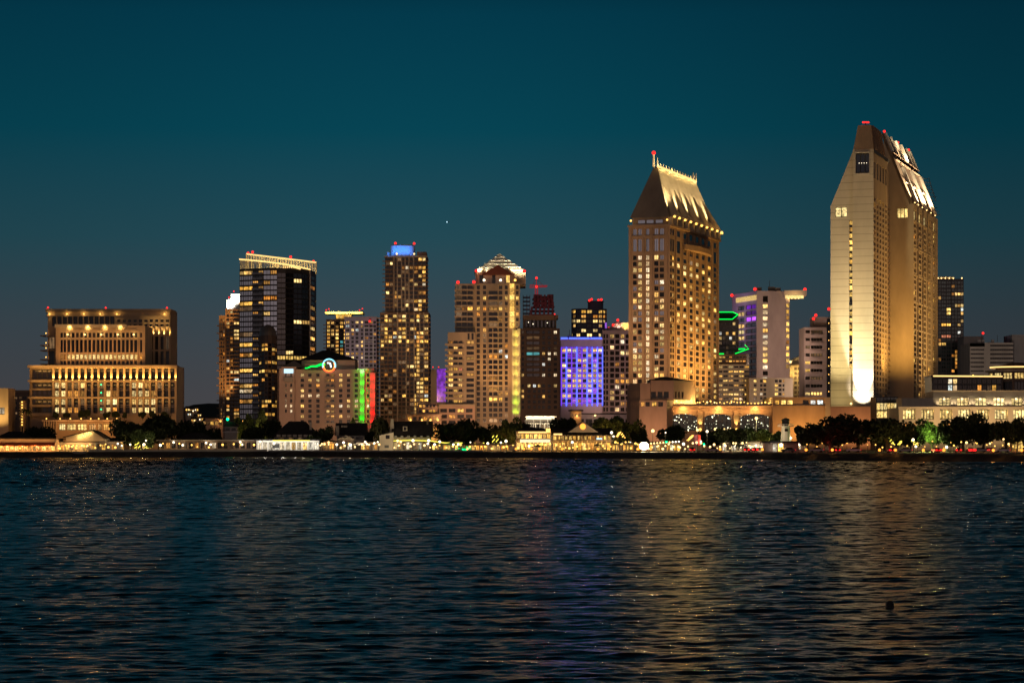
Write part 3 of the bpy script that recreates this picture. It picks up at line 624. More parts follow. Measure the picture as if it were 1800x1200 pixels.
# ================================================================== glass tower with sloping lit crown
def glass_tower():
    D = 1350
    def pt(px, d): return (bx(px, d), d)
    arc = [pt(421, 1349.5), pt(428, 1348), pt(436, 1346.4), pt(444, 1345), pt(454, 1343.4), pt(463, 1342.2), pt(475, 1341), pt(487, 1340.5), pt(502, 1341.5), pt(516, 1344), pt(531, 1348.5), pt(545, 1355)]
    back = [pt(553.5, 1372), pt(556, 1395), (bx(433, 1395), 1395)]
    foot = arc + back
    FF = [Face(foot[i], foot[(i + 1) % len(foot)]) for i in range(len(foot))]
    b = Bld('glass_tower', 'tall curved glass tower with a slanting lit crown and few lit floors', 'building', FF); z = lambda py: hz(py, 1350)
    rows = [(z(468 + 9.0 * k + 6.6), z(468 + 9.0 * k)) for k in range(31)]
    rowsD = [(z(482 + 9.0 * k + 6.8), z(482 + 9.0 * k)) for k in range(29)]
    skin = MB(); r = random.Random(21)
    lit_rows = {1: 'warm', 4: 'gold', 7: 'gold', 8: 'amber', 13: 'dim', 15: 'amber', 17: 'amber', 20: 'warm', 23: 'white', 24: 'cool', 26: 'amber', 29: 'gold', 30: 'pink'}
    topz = lambda px: z(456.5 + (px - 421) * .135)
    for i, f in enumerate(FF):
        z1 = z(473)
        if i < 12:
            px0 = 421 + 132 * i / 12
            rr = rows if i < 7 else rowsD
            ops = facade(skin, f, GROUND, z1, [(.12, f.L - .12)], [q for q in rr if q[1] < z1 - .3], 0, .12)
            def kind(i_, j, f=f, i=i):
                n = len([q for q in rr if q[1] < z1 - .3]); k = n - 1 - j
                if i < 3:  # grey against black panes puts the reflected sky into the glass tint
                    t = {0: 'warm', 3: 'gold', 6: 'gold', 7: 'dim', 12: 'dim', 14: 'gold', 16: 'amber', 19: 'gold', 22: 'warm', 23: 'white', 25: 'amber', 29: 'gold', 31: 'white'}.get(k)
                    return t or 'grey'
                if i < 5: return 'amber' if r.random() < .16 else 'warm' if r.random() < .08 else 'black'
                if i < 7: return 'warm' if k in (8, 11) and i == 5 else 'amber' if r.random() < .05 else 'grey'
                t = {9: 'warm' if i in (9, 10) else None, 16: 'gold' if i < 11 else None, 19: 'amber' if i in (9, 10) else None, 20: 'dim', 21: 'amber' if i in (9, 10) else None}.get(k)
                if i == 11: return 'warm' if k in (10, 12, 18) else 'amber' if r.random() < .08 else 'black'
                return t or ('warm' if r.random() < .035 else 'black')
            b.win(f, ops, kind, .12, 3)
        else:
            skin.poly([f.p(0, GROUND), f.p(f.L, GROUND), f.p(f.L, z1), f.p(0, z1)], 0)
    skin.poly([(p[0], p[1], z(473)) for p in foot], 1)
    b.part('curtain_wall', skin, ['mullion', 'roof_gravel'])
    # balconies in the slot
    for k in range(28):
        mb = MB(); f = FF[3]; g = FF[4]; zz = z(484 + 9.0 * k)
        mb.fbox(f, .3, f.L - .06, zz, zz + 1.0, .01, 1.3); mb.fbox(g, .06, g.L - .3, zz, zz + 1.0, .01, 1.3); b.part('balcony', mb, 'steel')
    # slanting crown: louvres between the roof edge and a sloping top rail, lit from inside
    for i in range(12):
        f = FF[i]; mb = MB()
        n = max(4, int(f.L / .95))
        for k in range(n):
            u = f.L * (k + .5) / n; q = f.xy(u); px = CX + q[0] / q[1] * FOC; mb.fbox(f, u - .16, u + .16, z(473), topz(px), -.3, 0)
        b.part('crown_louvre', mb, 'pale_metal')
    mb = MB(); mb.tube([(p[0], p[1] - .3, topz(CX + p[0] / p[1] * FOC) + .2) for p in arc], .38, 5); b.part('crown_light', mb, 'strip_gold')
    bk = [(bx(433, 1393), 1393, hz(446.5, 1393)), (bx(500, 1393), 1393, hz(454.5, 1393)), (bx(556, 1393), 1393, hz(461.5, 1393))]
    mb = MB(); mb.tube(bk, .42, 5); b.part('crown_light', mb, 'strip_gold')
    mb = MB(); mb.tube([bk[0], (bk[0][0], bk[0][1], z(473))], .3, 5); mb.tube([bk[2], (bk[2][0], bk[2][1], z(473))], .3, 5); b.part('crown_post', mb, 'pale_metal')
    mb = MB()
    for k in range(44):
        t = k / 43; x = bx(434 + 121 * t, 1393); zt = bk[0][2] + (bk[2][2] - bk[0][2]) * t; mb.box(x - .16, x + .16, 1392.6, 1393, z(473), zt)
    b.part('crown_louvre', mb, 'pale_metal')
    mb = MB(); mb.tube([(bx(495, 1342), 1342, z(473.6)), (bx(512, 1343.5), 1343.5, z(470)), (bx(528, 1347), 1347, z(473.6))], .35, 5); b.part('crown_light', mb, 'strip_gold')
    for px in (432, 452, 472, 492, 512, 532): point(b.root, b.loc, (bx(px, 1385), 1385, z(470)), 3200, GOLD, .5)
    for px in (425, 440, 456, 475, 500, 525): point(b.root, b.loc, (bx(px, 1357), 1357, z(469)), 1500, GOLD, .5)
    mb = MB(); mb.tube([(bx(545, 1354.4), 1354.4, z(473)), (bx(545, 1354.4), 1354.4, GROUND)], .4, 5); b.part('corner_trim', mb, 'pale_metal')
    for px, py in ((444, 443), (436, 445), (511, 451.5), (551, 459.5)): b.beacon(px, py, 1394, .7)
    b.done()
    # tower added before it, giving solid form to a reflection in the glass
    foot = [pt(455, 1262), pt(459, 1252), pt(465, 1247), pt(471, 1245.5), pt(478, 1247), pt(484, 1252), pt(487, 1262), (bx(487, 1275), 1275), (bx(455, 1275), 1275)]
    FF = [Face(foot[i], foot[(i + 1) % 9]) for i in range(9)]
    b = Bld('round_tower', 'dark round topped form added for a reflection in the curved glass tower, scattered amber windows', 'building', FF); z = lambda py: hz(py, 1252); r = random.Random(5); mb = MB()
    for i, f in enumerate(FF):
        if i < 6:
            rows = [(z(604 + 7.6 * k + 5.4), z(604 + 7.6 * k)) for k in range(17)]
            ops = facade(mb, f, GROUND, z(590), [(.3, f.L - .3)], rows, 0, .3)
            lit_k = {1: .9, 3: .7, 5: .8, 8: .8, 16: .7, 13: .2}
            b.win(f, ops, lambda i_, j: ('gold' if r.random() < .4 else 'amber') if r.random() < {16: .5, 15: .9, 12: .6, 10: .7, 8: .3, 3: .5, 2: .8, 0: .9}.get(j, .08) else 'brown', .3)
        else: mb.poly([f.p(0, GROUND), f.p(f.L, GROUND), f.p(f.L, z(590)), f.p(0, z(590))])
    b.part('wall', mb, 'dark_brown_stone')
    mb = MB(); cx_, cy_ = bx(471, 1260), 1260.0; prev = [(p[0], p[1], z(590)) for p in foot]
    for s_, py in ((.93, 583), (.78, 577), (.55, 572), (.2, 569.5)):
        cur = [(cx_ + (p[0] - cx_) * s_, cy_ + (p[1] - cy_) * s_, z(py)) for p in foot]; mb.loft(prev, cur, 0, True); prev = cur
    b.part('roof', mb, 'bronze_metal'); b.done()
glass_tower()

# ================================================================== hotel with the neon ring
def neon_hotel():
    D = 1015; F = rect(487, 655, D, 30); b = Bld('neon_hotel', 'peach hotel with a neon ring and comet tail under its dark hipped roof', 'building', F); f = F[0]; z = lambda py: hz(py, D)
    mb = MB(); P5 = 4.6
    cols = f.cols([(528.4, 534.2), (541.9, 547.7), (555.9, 561.7), (596, 601.8), (609.8, 615.4), (623.4, 629), (645, 648.6)])
    rows = [(z(656.2 + 9.05 * k + 5.7), z(656.2 + 9.05 * k)) for k in range(10)]
    ops = facade(mb, f, GROUND, z(649), cols, rows, 0, .45, None, f.u(519))
    # left wing, a little proud of the main wall
    f2 = Face(f.xy(f.u(487.5), 0), f.xy(f.u(519), 0)); f2 = Face(f.xy(f.u(492), 3), f.xy(f.u(519), 3))
    colsW = [(f2.u(501), f2.u(504)), (f2.u(510), f2.u(513.5))]
    ops2 = facade(mb, f2, GROUND, z(648), colsW, rows[0:8], 0, .4)
    q = Face(f.xy(f.u(487.5), 0), f.xy(f.u(492), 3)); mb.poly([q.p(0, GROUND), q.p(q.L, GROUND), q.p(q.L, z(651)), q.p(0, z(651))])
    q = Face(f.xy(f.u(519), 3), f.xy(f.u(519), 0)); mb.poly([q.p(0, GROUND), q.p(q.L, GROUND), q.p(q.L, z(648)), q.p(0, z(648))])
    b.shell(mb, GROUND, z(649), 0, (0,), True, 1)
    b.part('wall', mb, ['pink_stucco', 'roof_gravel'])
    r = random.Random(15)
    L_ = {(0, 9): 'warm', (1, 8): 'warm', (2, 8): 'warm', (4, 9): 'warm', (3, 9): 'warm', (3, 8): 'warm', (3, 7): 'warm', (2, 7): 'amber', (0, 6): 'warm', (0, 5): 'white', (1, 5): 'white', (2, 5): 'white', (0, 3): 'warm', (3, 3): 'white', (4, 3): 'warm', (4, 4): 'warm', (5, 4): 'white', (5, 3): 'white', (0, 1): 'warm', (3, 1): 'amber', (6, 3): 'white', (4, 1): 'dim', (6, 4): 'amber', (6, 6): 'dim', (5, 0): 'dim'}
    b.win(f, ops, lambda i, j: L_.get((i, j), 'dark'), .45); b.win(f2, ops2, lambda i, j: 'white' if (i, j) in ((1, 4), (0, 1), (1, 1), (1, 0)) else 'dim' if (i + j) % 3 else 'dark', .4)
    # balcony bay in the middle
    ua, uc = f.u(571), f.u(589)
    for k in range(11):
        zz = z(663.5 + 9.05 * k); mb = MB(); mb.fbox(f, ua, uc, zz, zz + .4, .002, 1.7); mb.fbox(f, ua, uc, zz + .45, zz + .6, 1.6, 1.7); b.part('balcony', mb, ['bronze_metal'])
        if k < 10:
            for s_, px in enumerate((574, 582)):
                o = [(s_, k, f.u(px), f.u(px + 5.2), z(662.3 + 9.05 * k), z(657 + 9.05 * k))]; b.win(f, o, lambda i, j: ('warm' if r.random() < .35 else 'amber') if r.random() < .62 else 'black', -.12)
    # upper storey behind the sign, big dark hipped roof and the small pyramid roof
    G = rect(530, 624, D + 5, 20); g = G[0]; mb = MB(); mb.hexa([h.xy(0) for h in G], z(649) - .1, z(631), 0); b.part('attic', mb, 'pink_stucco')
    mb = MB(); e = [(bx(526, D + 3), D + 3, z(632)), (bx(629, D + 3), D + 3, z(632)), (bx(629, D + 28), D + 28, z(632)), (bx(526, D + 28), D + 28, z(632))]
    t = [(bx(567, D + 13), D + 13, z(613.5)), (bx(579, D + 13), D + 13, z(613.5)), (bx(579, D + 18), D + 18, z(613.5)), (bx(567, D + 18), D + 18, z(613.5))]; mb.loft(e, t); b.part('roof', mb, 'roof_shingle')
    mb = MB(); e = [(bx(496, D - 3), D - 3, z(645)), (bx(536, D - 3), D - 3, z(645)), (bx(536, D + 8), D + 8, z(645)), (bx(496, D + 8), D + 8, z(645))]
    t = [(bx(515.5, D + 2), D + 2, z(634)), (bx(518.5, D + 2), D + 2, z(634)), (bx(518.5, D + 3), D + 3, z(634)), (bx(515.5, D + 3), D + 3, z(634))]; mb.loft(e, t); b.part('roof', mb, 'bronze_metal')
    mb = MB(); mb.fbox(f, f.u(496), f.u(522), z(648.5), z(644.9), 0, 3.5); b.part('cornice', mb, 'pink_stucco')
    mb = MB(); mb.fbox(f, f.u(628), f.L + .5, z(651), z(647), -6, .6); b.part('cornice', mb, 'pink_stucco')
    # signs: white panel, neon ring (cool above, red below), green comet tail
    mb = MB(); mb.fbox(f2, f2.u(499.5), f2.u(515.5), z(656), z(648.4), .02, .5); b.part('sign', mb, 'sign_blue')
    mb = MB(); mb.fbox(f2, f2.u(500), f2.u(515), z(671.5), z(663.5), .02, 1.4); b.part('balcony', mb, 'bronze_metal')
    cx_, cz_ = f.u(579.2), z(642.5); R = 11.2 * D / FOC
    for a0, a1, mt in ((-20, 200, 'neon_cyan'), (200, 340, 'neon_red')):
        mb = MB(); mb.tube([f.p(cx_ + R * math.cos(rad(a)), cz_ + R * math.sin(rad(a)), 2.6) for a in range(a0, a1 + 1, 10)], .3, 6); b.part('neon_ring', mb, mt)
    mb = MB(); mb.tube([f.p(cx_ + R * .86 * math.cos(rad(a)), cz_ + R * .86 * math.sin(rad(a)), 2.5) for a in range(150, 400, 10)], .25, 6); b.part('neon_ring', mb, 'bulb_orange')
    mb = MB(); mb.tube([f.p(f.u(537 + 35 * t_), z(647 - 7 * t_ + .8 * math.sin(t_ * 14)), 2.4) for t_ in [k / 10 for k in range(11)]], [.22 + .03 * k for k in range(11)], 5); b.part('neon_tail', mb, 'neon_green')
    mb = MB(); mb.tube([f.p(f.u(576), z(638), 2.5), f.p(f.u(581), z(638.5), 2.5), f.p(f.u(583), z(646), 2.5)], .32, 5); b.part('neon_letter', mb, 'neon_white')
    mb = MB(); mb.fbox(f, f.u(536), f.u(592), z(650.5), z(648.8), 2.0, 2.7); b.part('sign_frame', mb, 'dark_metal')
    # coloured floodlit strips
    for px0, px1, pt_, pb_, c, nm in ((632.5, 641, 648, 757, (.0, 1, .0), 'green'), (650.5, 659.5, 655, 762, (1, .0, .0), 'red')):
        mb = MB(); u0, u1 = f.u(px0), f.u(px1); mb.fbox(f, u0, u1, GROUND + 2, z(pt_), .002, 1.2); b.part('corner_pilaster', mb, 'pale_stone')
        for k in range(7):
            zz = z(pb_ + 2) + k * (z(pt_) - z(pb_)) / 7; p = f.p((u0 + u1) / 2, zz, 3.4); spot(b.root, b.loc, p, p + V3((0, 3, 4)), 1100, c, 62, .4, .3, 'colour_light')
    p = f.p(f.u(637), z(660), 4); spot(b.root, b.loc, p, p + V3((0, 3, 3)), 700, (.8, 1, .8), 60, .5)
    spot(b.root, b.loc, (bx(560, 940), 940, 6), f.p(f.u(565), z(700)), 62000, (1, .58, .32), 90, .9, 2)
    b.done()
neon_hotel()

# ================================================================== gold capped towers and the blue capped tower
def gold_cap():
    D = 1500; F = rect(573, 632, D, 25); b = Bld('gold_capped_tower', 'balcony tower with a thin golden lit roof plate, behind the neon hotel', 'building', F); f = F[0]; z = lambda py: hz(py, D); mb = MB()
    rows = [(z(565 + 6.7 * k + 4.6), z(565 + 6.7 * k)) for k in range(16)]
    ops = facade(mb, f, GROUND, z(561), f.cols([(575, 580), (582, 587), (590, 595), (598, 603), (604.5, 609.5), (611, 615.5)]), rows, 0, .5); b.shell(mb, GROUND, z(561), 0, (0,), True, 1); b.part('wall', mb, ['dark_brown_stone', 'roof_gravel'])
    b.win(f, ops, chooser({'gold': .22, 'warm': .14, 'amber': .15, 'cyan': .02}, 12), .5)
    for k in range(15):
        mb = MB(); mb.fbox(f, -1.5, f.u(590), z(571.8 + 6.7 * k), z(570.4 + 6.7 * k), .002, 1.6); b.part('balcony', mb, 'brown_stone')
    G = rect(590, 618, D + 4, 10); g = G[0]; mb = MB(); o2 = facade(mb, g, z(561), z(551.5), colx(g, 591, 3.4, 8, 2.6), [(z(559.5), z(552.5))], 0, .3)
    for h in G[1:]: mb.poly([h.p(0, z(561)), h.p(h.L, z(561)), h.p(h.L, z(551.5)), h.p(0, z(551.5))])
    b.part('penthouse', mb, 'tan_stucco'); b.win(g, o2, 'gold', .3)
    mb = MB(); mb.fbox(f, f.u(572), f.u(638), z(551.5), z(548), -16, 2); b.part('roof_plate', mb, 'pale_stone')
    for px in (580, 596, 612, 628): p = f.p(f.u(px), z(558), 5); spot(b.root, b.loc, p, p + V3((0, 4, 6)), 9000, (1, .72, .15), 110, .8, .5)
    for px, py in ((578, 543), (573.5, 545), (632, 545), (637, 542.5)): b.beacon(px, py, D + 6)
    b.done()
    F = rect(606, 662, 1440, 24); b = Bld('apartment_tower', 'pale lilac apartment tower with white framed dark bays, right of the golden roof plate', 'building', F); f = F[0]; z = lambda py: hz(py, 1440); mb = MB()
    rows = [(z(564 + 6.9 * k + 4.4), z(564 + 6.9 * k)) for k in range(20)]
    ops = facade(mb, f, GROUND, z(557.5), f.cols([(608, 614), (617.5, 622), (625, 630), (634.5, 638), (641, 647.5), (649.5, 655), (656.5, 661)]), rows, 0, .5); b.shell(mb, GROUND, z(557.5), 1, (0,), True, 2); b.part('wall', mb, ['lilac_stone', 'navy_wall', 'roof_gravel'])
    def kd(i, j, c=chooser({'warm': .2, 'white': .12, 'amber': .12, 'cool': .05}, 31)): return c(i, j) if i < 4 else chooser({'amber': .08, 'cool': .04}, i * 50 + j)(i, j)
    b.win(f, ops, kd, .5)
    for px in (640, 655.4): mb = MB(); mb.fbox(f, f.u(px), f.u(px + 1.3), z(650), z(575), .01, .8); b.part('frame_post', mb, 'white_paint')
    for py in (575, 600, 625, 648): mb = MB(); mb.fbox(f, f.u(641.4), f.u(655.3), z(py + 1.1), z(py), .01, .8); b.part('frame_beam', mb, 'white_paint')
    mb = MB(); mb.fbox(f, -.3, f.L + .3, z(559.5), z(556.5), -3, .5); b.part('parapet', mb, 'mauve_stone')
    b.beacon(650, 564.5, 1438, .65); spot(b.root, b.loc, (bx(620, 1380), 1380, 30), f.p(f.L * .4, 75), 50000, (1, .72, .6), 60, .9, 2); b.done()
gold_cap()

def blue_cap():
    D = 1250; F = rect(668, 754, D, 28); b = Bld('blue_capped_tower', 'brown residential tower crowned by a glowing blue rounded cap', 'building', F); f = F[0]; z = lambda py: hz(py, D)
    mb = MB(); step = 7.35
    rl = [(z(553 + step * k + 5.3), z(553 + step * k)) for k in range(25)]
    colsL = f.cols([(669.5, 674.5), (676, 681), (683, 689), (691, 697), (700.5, 705.5), (707, 713), (715, 719), (721, 727), (728.8, 731.2), (732.5, 737), (738.5, 744), (746, 752.5)])
    o1 = facade(mb, f, GROUND, z(549), colsL, rl, 0, .55); b.shell(mb, GROUND, z(549), 0, (0,), True, 1)
    U = rect(677, 749.5, D + 4, 22); g = U[0]
    ru = [(z(452 + step * k + 5.4), z(452 + step * k)) for k in range(13)]
    colsU = g.cols([(678.5, 684), (685.5, 690), (694, 697), (699.5, 704.5), (707, 710.8), (713.2, 717.6), (720, 725.8), (728, 734), (735.6, 741), (742.5, 748)])
    o2 = facade(mb, g, z(549), z(450), colsU, ru, 0, .55)
    for h in U[1:]: mb.poly([h.p(0, z(549)), h.p(h.L, z(549)), h.p(h.L, z(450)), h.p(0, z(450))])
    mb.poly([h.p(0, z(450)) for h in U], 1)
    b.part('wall', mb, ['dark_brown_stone', 'roof_gravel'])
    c1 = chooser({'gold': .05, 'warm': .02, 'amber': .06, 'dim': .1}, 61); c2 = chooser({'gold': .26, 'warm': .12, 'amber': .12, 'dim': .1, 'cool': .03}, 62)
    def hot(i, j): return c2(i, j) if (i >= 8 or j >= 17) else c1(i, j)
    b.win(f, o1, hot, .55); c3 = chooser({'gold': .16, 'warm': .10, 'amber': .16, 'white': .05}, 63); c4 = chooser({'dim': .14, 'warm': .05, 'amber': .05, 'cool': .01}, 64)
    b.win(g, o2, lambda i, j: c3(i, j) if (i >= 7 or i < 2 and j in (4, 5) or j == 10) else c4(i, j), .55)
    for px in (691.5, 697.6, 705, 711.2, 718, 726): mb = MB(); mb.fbox(g, g.u(px), g.u(px + 1.9), z(549), z(447), .002, .7); b.part('pier', mb, 'pale_stone')
    for px in (698, 713.2, 727.2, 737.2, 744.2): mb = MB(); mb.fbox(f, f.u(px), f.u(px + 1.7), z(740), z(549), .002, .7); b.part('pier', mb, 'pale_stone')
    for k in range(25):
        mb = MB(); mb.fbox(f, -1.6, f.u(690), z(560 + step * k), z(558.4 + step * k), .002, 1.4); b.part('balcony', mb, 'brown_stone')
        mb = MB(); mb.fbox(f, f.u(745.5), f.L + .8, z(560 + step * k), z(558.6 + step * k), .002, 1.2); b.part('balcony', mb, 'brown_stone')
    for k in range(13):
        mb = MB(); mb.fbox(g, -1.3, g.u(690), z(459 + step * k), z(457.6 + step * k), .002, 1.4); b.part('balcony', mb, 'brown_stone')
        mb = MB(); mb.fbox(g, g.u(735), g.L + 1.2, z(459 + step * k), z(457.6 + step * k), .002, 1.2); b.part('balcony', mb, 'brown_stone')
    mb = MB(); mb.fbox(g, -.4, g.L + .4, z(451.5), z(448.5), -20, .6); b.part('parapet', mb, 'pale_stone')
    mb = MB(); mb.fbox(g, g.u(733), g.L, z(448.5), z(441.5), -14, .2); b.part('penthouse', mb, 'dark_brown_stone')
    # blue cap: a rounded drum and a lower shoulder, washed by blue floodlights
    def drum(px0, px1, pt_, rz, name):
        mb = MB(); x0, x1 = bx(px0, D + 8), bx(px1, D + 8); cx_, rx = (x0 + x1) / 2, (x1 - x0) / 2; ring = lambda z_, s_: [(cx_ + rx * s_ * (abs(math.cos(a)) ** .5) * (1 if math.cos(a) > 0 else -1), D + 10 + rz * s_ * (abs(math.sin(a)) ** .5) * (1 if math.sin(a) > 0 else -1), z_) for a in [2 * math.pi * k / 28 for k in range(28)]]
        mb.loft(ring(z(448.4), 1), ring(z(pt_ + 1.5), 1)); mb.loft(ring(z(pt_ + 1.5), 1), ring(z(pt_), .93)); b.part(name, mb, 'white_paint')
    drum(686.5, 729, 429, 6, 'cap'); drum(679, 686, 441, 3, 'cap_shoulder')
    for px in (690, 701, 712, 724): p = V3((bx(px, D - 1), D - 1, z(447))); spot(b.root, b.loc, p, p + V3((0, 5, 4.5)), 1500, (.0, .21, 1), 110, .8, .4, 'blue_light')
    p = V3((bx(682, D), D, z(447))); spot(b.root, b.loc, p, p + V3((0, 5, 3)), 900, (.0, .25, 1), 100, .8, .4, 'blue_light')
    for px in (697.5, 728): b.bulb(V3((bx(px, D + 1), D + 1, z(446))), 'bulb_warm', .6)
    for px, py in ((695, 427.5), (728, 428)): b.beacon(px, py, D + 8, .6)
    spot(b.root, b.loc, (bx(700, 1160), 1160, 12), f.p(f.L * .5, 50), 62000, (1, .54, .22), 80, .9, 2); spot(b.root, b.loc, (bx(700, 1150), 1150, 40), g.p(g.L * .5, 64), 62000, (1, .60, .32), 26, .9, 2); b.done()
    D = 1700; F = rect(754, 784, D, 20); b = Bld('purple_lit_block', 'small far block, half grey and half glowing purple, seen in the gap between two towers', 'building', F); f = F[0]; z = lambda py: hz(py, D); mb = MB()
    b.shell(mb, GROUND, z(649), 0, (), True, 0); b.part('wall', mb, 'grey_concrete')
    mb = MB(); mb.fbox(f, f.u(768), f.u(784), z(706), z(648), .002, .5); b.part('lit_screen', mb, 'led_purple'); b.beacon(761, 645, D); b.beacon(771, 645, D)
    spot(b.root, b.loc, f.p(3, z(700), 40), f.p(3, z(680)), 18000, SODIUM, 60, .9, 2); b.done()
blue_cap()
# ================================================================== beige stepped condominium tower with glass pyramid
def condo():
    D = 1120; z = lambda py: hz(py, D)
    F = rect(800, 914, D, 30); b = Bld('condo_tower', 'beige stepped condominium tower with a pale glass pyramid and a red gabled crown', 'building', F); f = F[0]
    step = 9.35; rows = [(z(501.7 + step * k + 6.6), z(501.7 + step * k)) for k in range(26)]
    mb = MB()
    cols = f.cols([(802, 811), (812.2, 820.5), (821.7, 831), (838, 843.5), (849, 854.5), (859.5, 874.5), (877, 883), (887.5, 892.5), (907, 911.5)])
    tall = lambda i, j: (i == 5 and j == 25)
    o = facade(mb, f, GROUND, z(498.5), cols, rows, 0, .5, tall)
    g = F[1]; o2 = facade(mb, g, GROUND, z(498.5), [(g.L * k / 5 + 1.5, g.L * k / 5 + 4.6) for k in range(5)], rows, 0, .6)
    b.shell(mb, GROUND, z(498.5), 0, (0, 1), True, 1); b.part('wall', mb, ['tan_concrete', 'roof_gravel'])
    c = chooser({'gold': .05, 'amber': .06, 'dim': .1, 'cool': .01}, 81); c2 = chooser({'gold': .2, 'warm': .15, 'amber': .2}, 82)
    rowlit = {21: 'amber', 2: 'warm', 3: 'amber', 4: 'gold', 7: 'warm'}
    def kd(i, j):
        k = 25 - j
        if k == 4: return 'gold' if i in (2, 3, 6) else 'amber' if i in (1, 4, 5, 7) else 'dim'
        if k in (21, 22, 23, 24) and i < 3: return c2(i, j)
        if k == 21 and i in (5, 6): return 'gold'
        if k == 13 and i == 5: return 'amber'
        return c(i, j)
    b.win(f, o, kd, .5, 2); b.win(g, o2, c, .6)
    for k in range(26):                                       # balcony bands left and in the central bay
        for px0, px1 in ((799, 833), (857.5, 876)):
            if k == 0 and px0 > 840: continue
            mb = MB(); mb.fbox(f, f.u(px0), f.u(px1), z(511.0 + step * k), z(508.3 + step * k), .002, 1.3); b.part('balcony', mb, 'tan_concrete')
    mb = MB(); mb.fbox(f, f.u(865.5), f.u(867), z(735), z(578), .002, 1.6); b.part('pier', mb, 'tan_concrete')
    # left stepped wing
    G = rect(787, 836, D - 7, 30); g = G[0]; rw = [(z(600 - 0 + step * k + 5.4), z(600 + step * k)) for k in range(15)]
    mb = MB(); o = facade(mb, g, GROUND, z(585), g.cols([(788.5, 796), (797.5, 804.5), (806, 812.5), (820, 833)]), rw, 0, .9)
    for h in G[1:]: mb.poly([h.p(0, GROUND), h.p(h.L, GROUND), h.p(h.L, z(585)), h.p(0, z(585))])
    mb.poly([h.p(0, z(585)) for h in G], 1); b.part('wing_wall', mb, ['tan_concrete', 'roof_gravel'])
    r = random.Random(9); b.win(g, o, lambda i, j: r.choice(['gold', 'warm', 'amber']) if r.random() < (.42 if 2 < j < 9 else .22) else ('red' if j == 9 and i in (1, 2) else 'dark'), .9, 2)
    for k in range(15): mb = MB(); mb.fbox(g, -1.2, g.u(815), z(608.4 + step * k), z(604.8 + step * k), .002, 1.3); b.part('balcony', mb, 'tan_concrete')
    for px in (822, 829): mb = MB(); mb.fbox(g, g.u(px), g.u(px + 3.4), z(598), z(587), -.8, .05); b.part('arched_window', mb, 'glass_dark')
    # lower left annex
    H = rect(772, 835, D - 12, 28); h = H[0]; mb = MB(); o = facade(mb, h, GROUND, z(713), colx(h, 774, 15, 4, 11.5), rowz(h, 718, 10.5, 5, 6.5), 0, .7)
    for q in H[1:]: mb.poly([q.p(0, GROUND), q.p(q.L, GROUND), q.p(q.L, z(713)), q.p(0, z(713))])
    mb.poly([q.p(0, z(713)) for q in H], 1); b.part('annex_wall', mb, ['pink_stucco', 'roof_gravel']); b.win(h, o, chooser({'gold': .25, 'amber': .2}, 84), .7)
    mb = MB(); mb.fbox(h, 0, h.L, z(714), z(711), -.5, .8); b.part('cornice', mb, 'tan_concrete')
    # crown: drum, arched gables, red gable roof, glass pyramid
    C = rect(836, 905, D + 3, 20); c_ = C[0]; mb = MB(); oc = facade(mb, c_, z(498.5), z(477), c_.cols([(842.5, 849.5), (865, 871), (889.5, 896)]), [(z(497), z(482))], 0, .6)
    for q in C[1:]: mb.poly([q.p(0, z(498.5)), q.p(q.L, z(498.5)), q.p(q.L, z(477)), q.p(0, z(477))])
    mb.poly([q.p(0, z(477)) for q in C]); b.part('crown_wall', mb, 'pink_stucco'); b.win(c_, oc, lambda i, j: ['dark', 'dark', 'gold'][i], .6)
    for px in (846, 894):                                         # arched gable heads
        mb = MB(); cu = c_.u(px); R = c_.u(px + 9) - cu
        ring = [c_.p(cu + R * math.cos(rad(a)), z(478) + R * .8 * math.sin(rad(a)), .6) for a in range(0, 181, 15)]; bk = [c_.p(cu + R * math.cos(rad(a)), z(478) + R * .8 * math.sin(rad(a)), -6) for a in range(0, 181, 15)]
        mb.loft(ring, bk); b.part('arched_gable', mb, 'tan_concrete')
    mb = MB(); y0, y1 = D - 1, D + 14
    mb.loft([(bx(846, y0), y0, z(483)), (bx(903, y0), y0, z(483)), (bx(875, y0), y0, z(465.5))], [(bx(846, y0), y1, z(483)), (bx(903, y0), y1, z(483)), (bx(875, y0), y1, z(465.5))]); b.part('gable_roof', mb, 'red_roof')
    mb = MB(); e = [(bx(835, D + 6), D + 6, z(476)), (bx(924, D + 6), D + 6, z(476)), (bx(924, D + 34), D + 34, z(476)), (bx(835, D + 34), D + 34, z(476))]; tx = bx(878, D + 20)
    q0 = [tuple(p) for p in e]
    lv = [1, .8, .6, .4, .2, .05]; zz = [hz(476 - 29.5 * k / 5, D + 6 + 2.8 * k) for k in range(6)]
    prev = None
    for s_, z_ in zip(lv, zz):
        cur = [(tx + (p[0] - tx) * s_, D + 20 + (p[1] - D - 20) * s_, z_) for p in e]
        if prev: mb.loft(prev, cur)
        prev = cur
    b.part('pyramid', mb, 'pale_metal')
    for s_, z_ in zip(lv[:-1], zz[:-1]):
        mb = MB(); cur = [(tx + (p[0] - tx) * s_, D + 20 + (p[1] - D - 20) * s_, z_ + .1) for p in e]; mb.tube(cur + [cur[0]], .28, 4); b.part('pyramid_rib', mb, 'white_paint')
    mb = MB(); mb.hexa([(bx(905, D + 6), D + 6), (bx(924, D + 6), D + 6), (bx(924, D + 34), D + 34), (bx(905, D + 34), D + 34)], z(498.5) - .1, z(476)); b.part('pyramid_base', mb, 'tan_concrete')
    for px in (840, 860, 885, 905, 918): p = V3((bx(px, D + 1), D + 1, z(474))); spot(b.root, b.loc, p, p + V3((0, 9, 5)), 6500, PALE, 130, .8, .5)
    p = V3((bx(925, D + 12), D + 12, z(475))); spot(b.root, b.loc, p, p + V3((-8, 3, 6)), 700, PALE, 110, .8, .5)
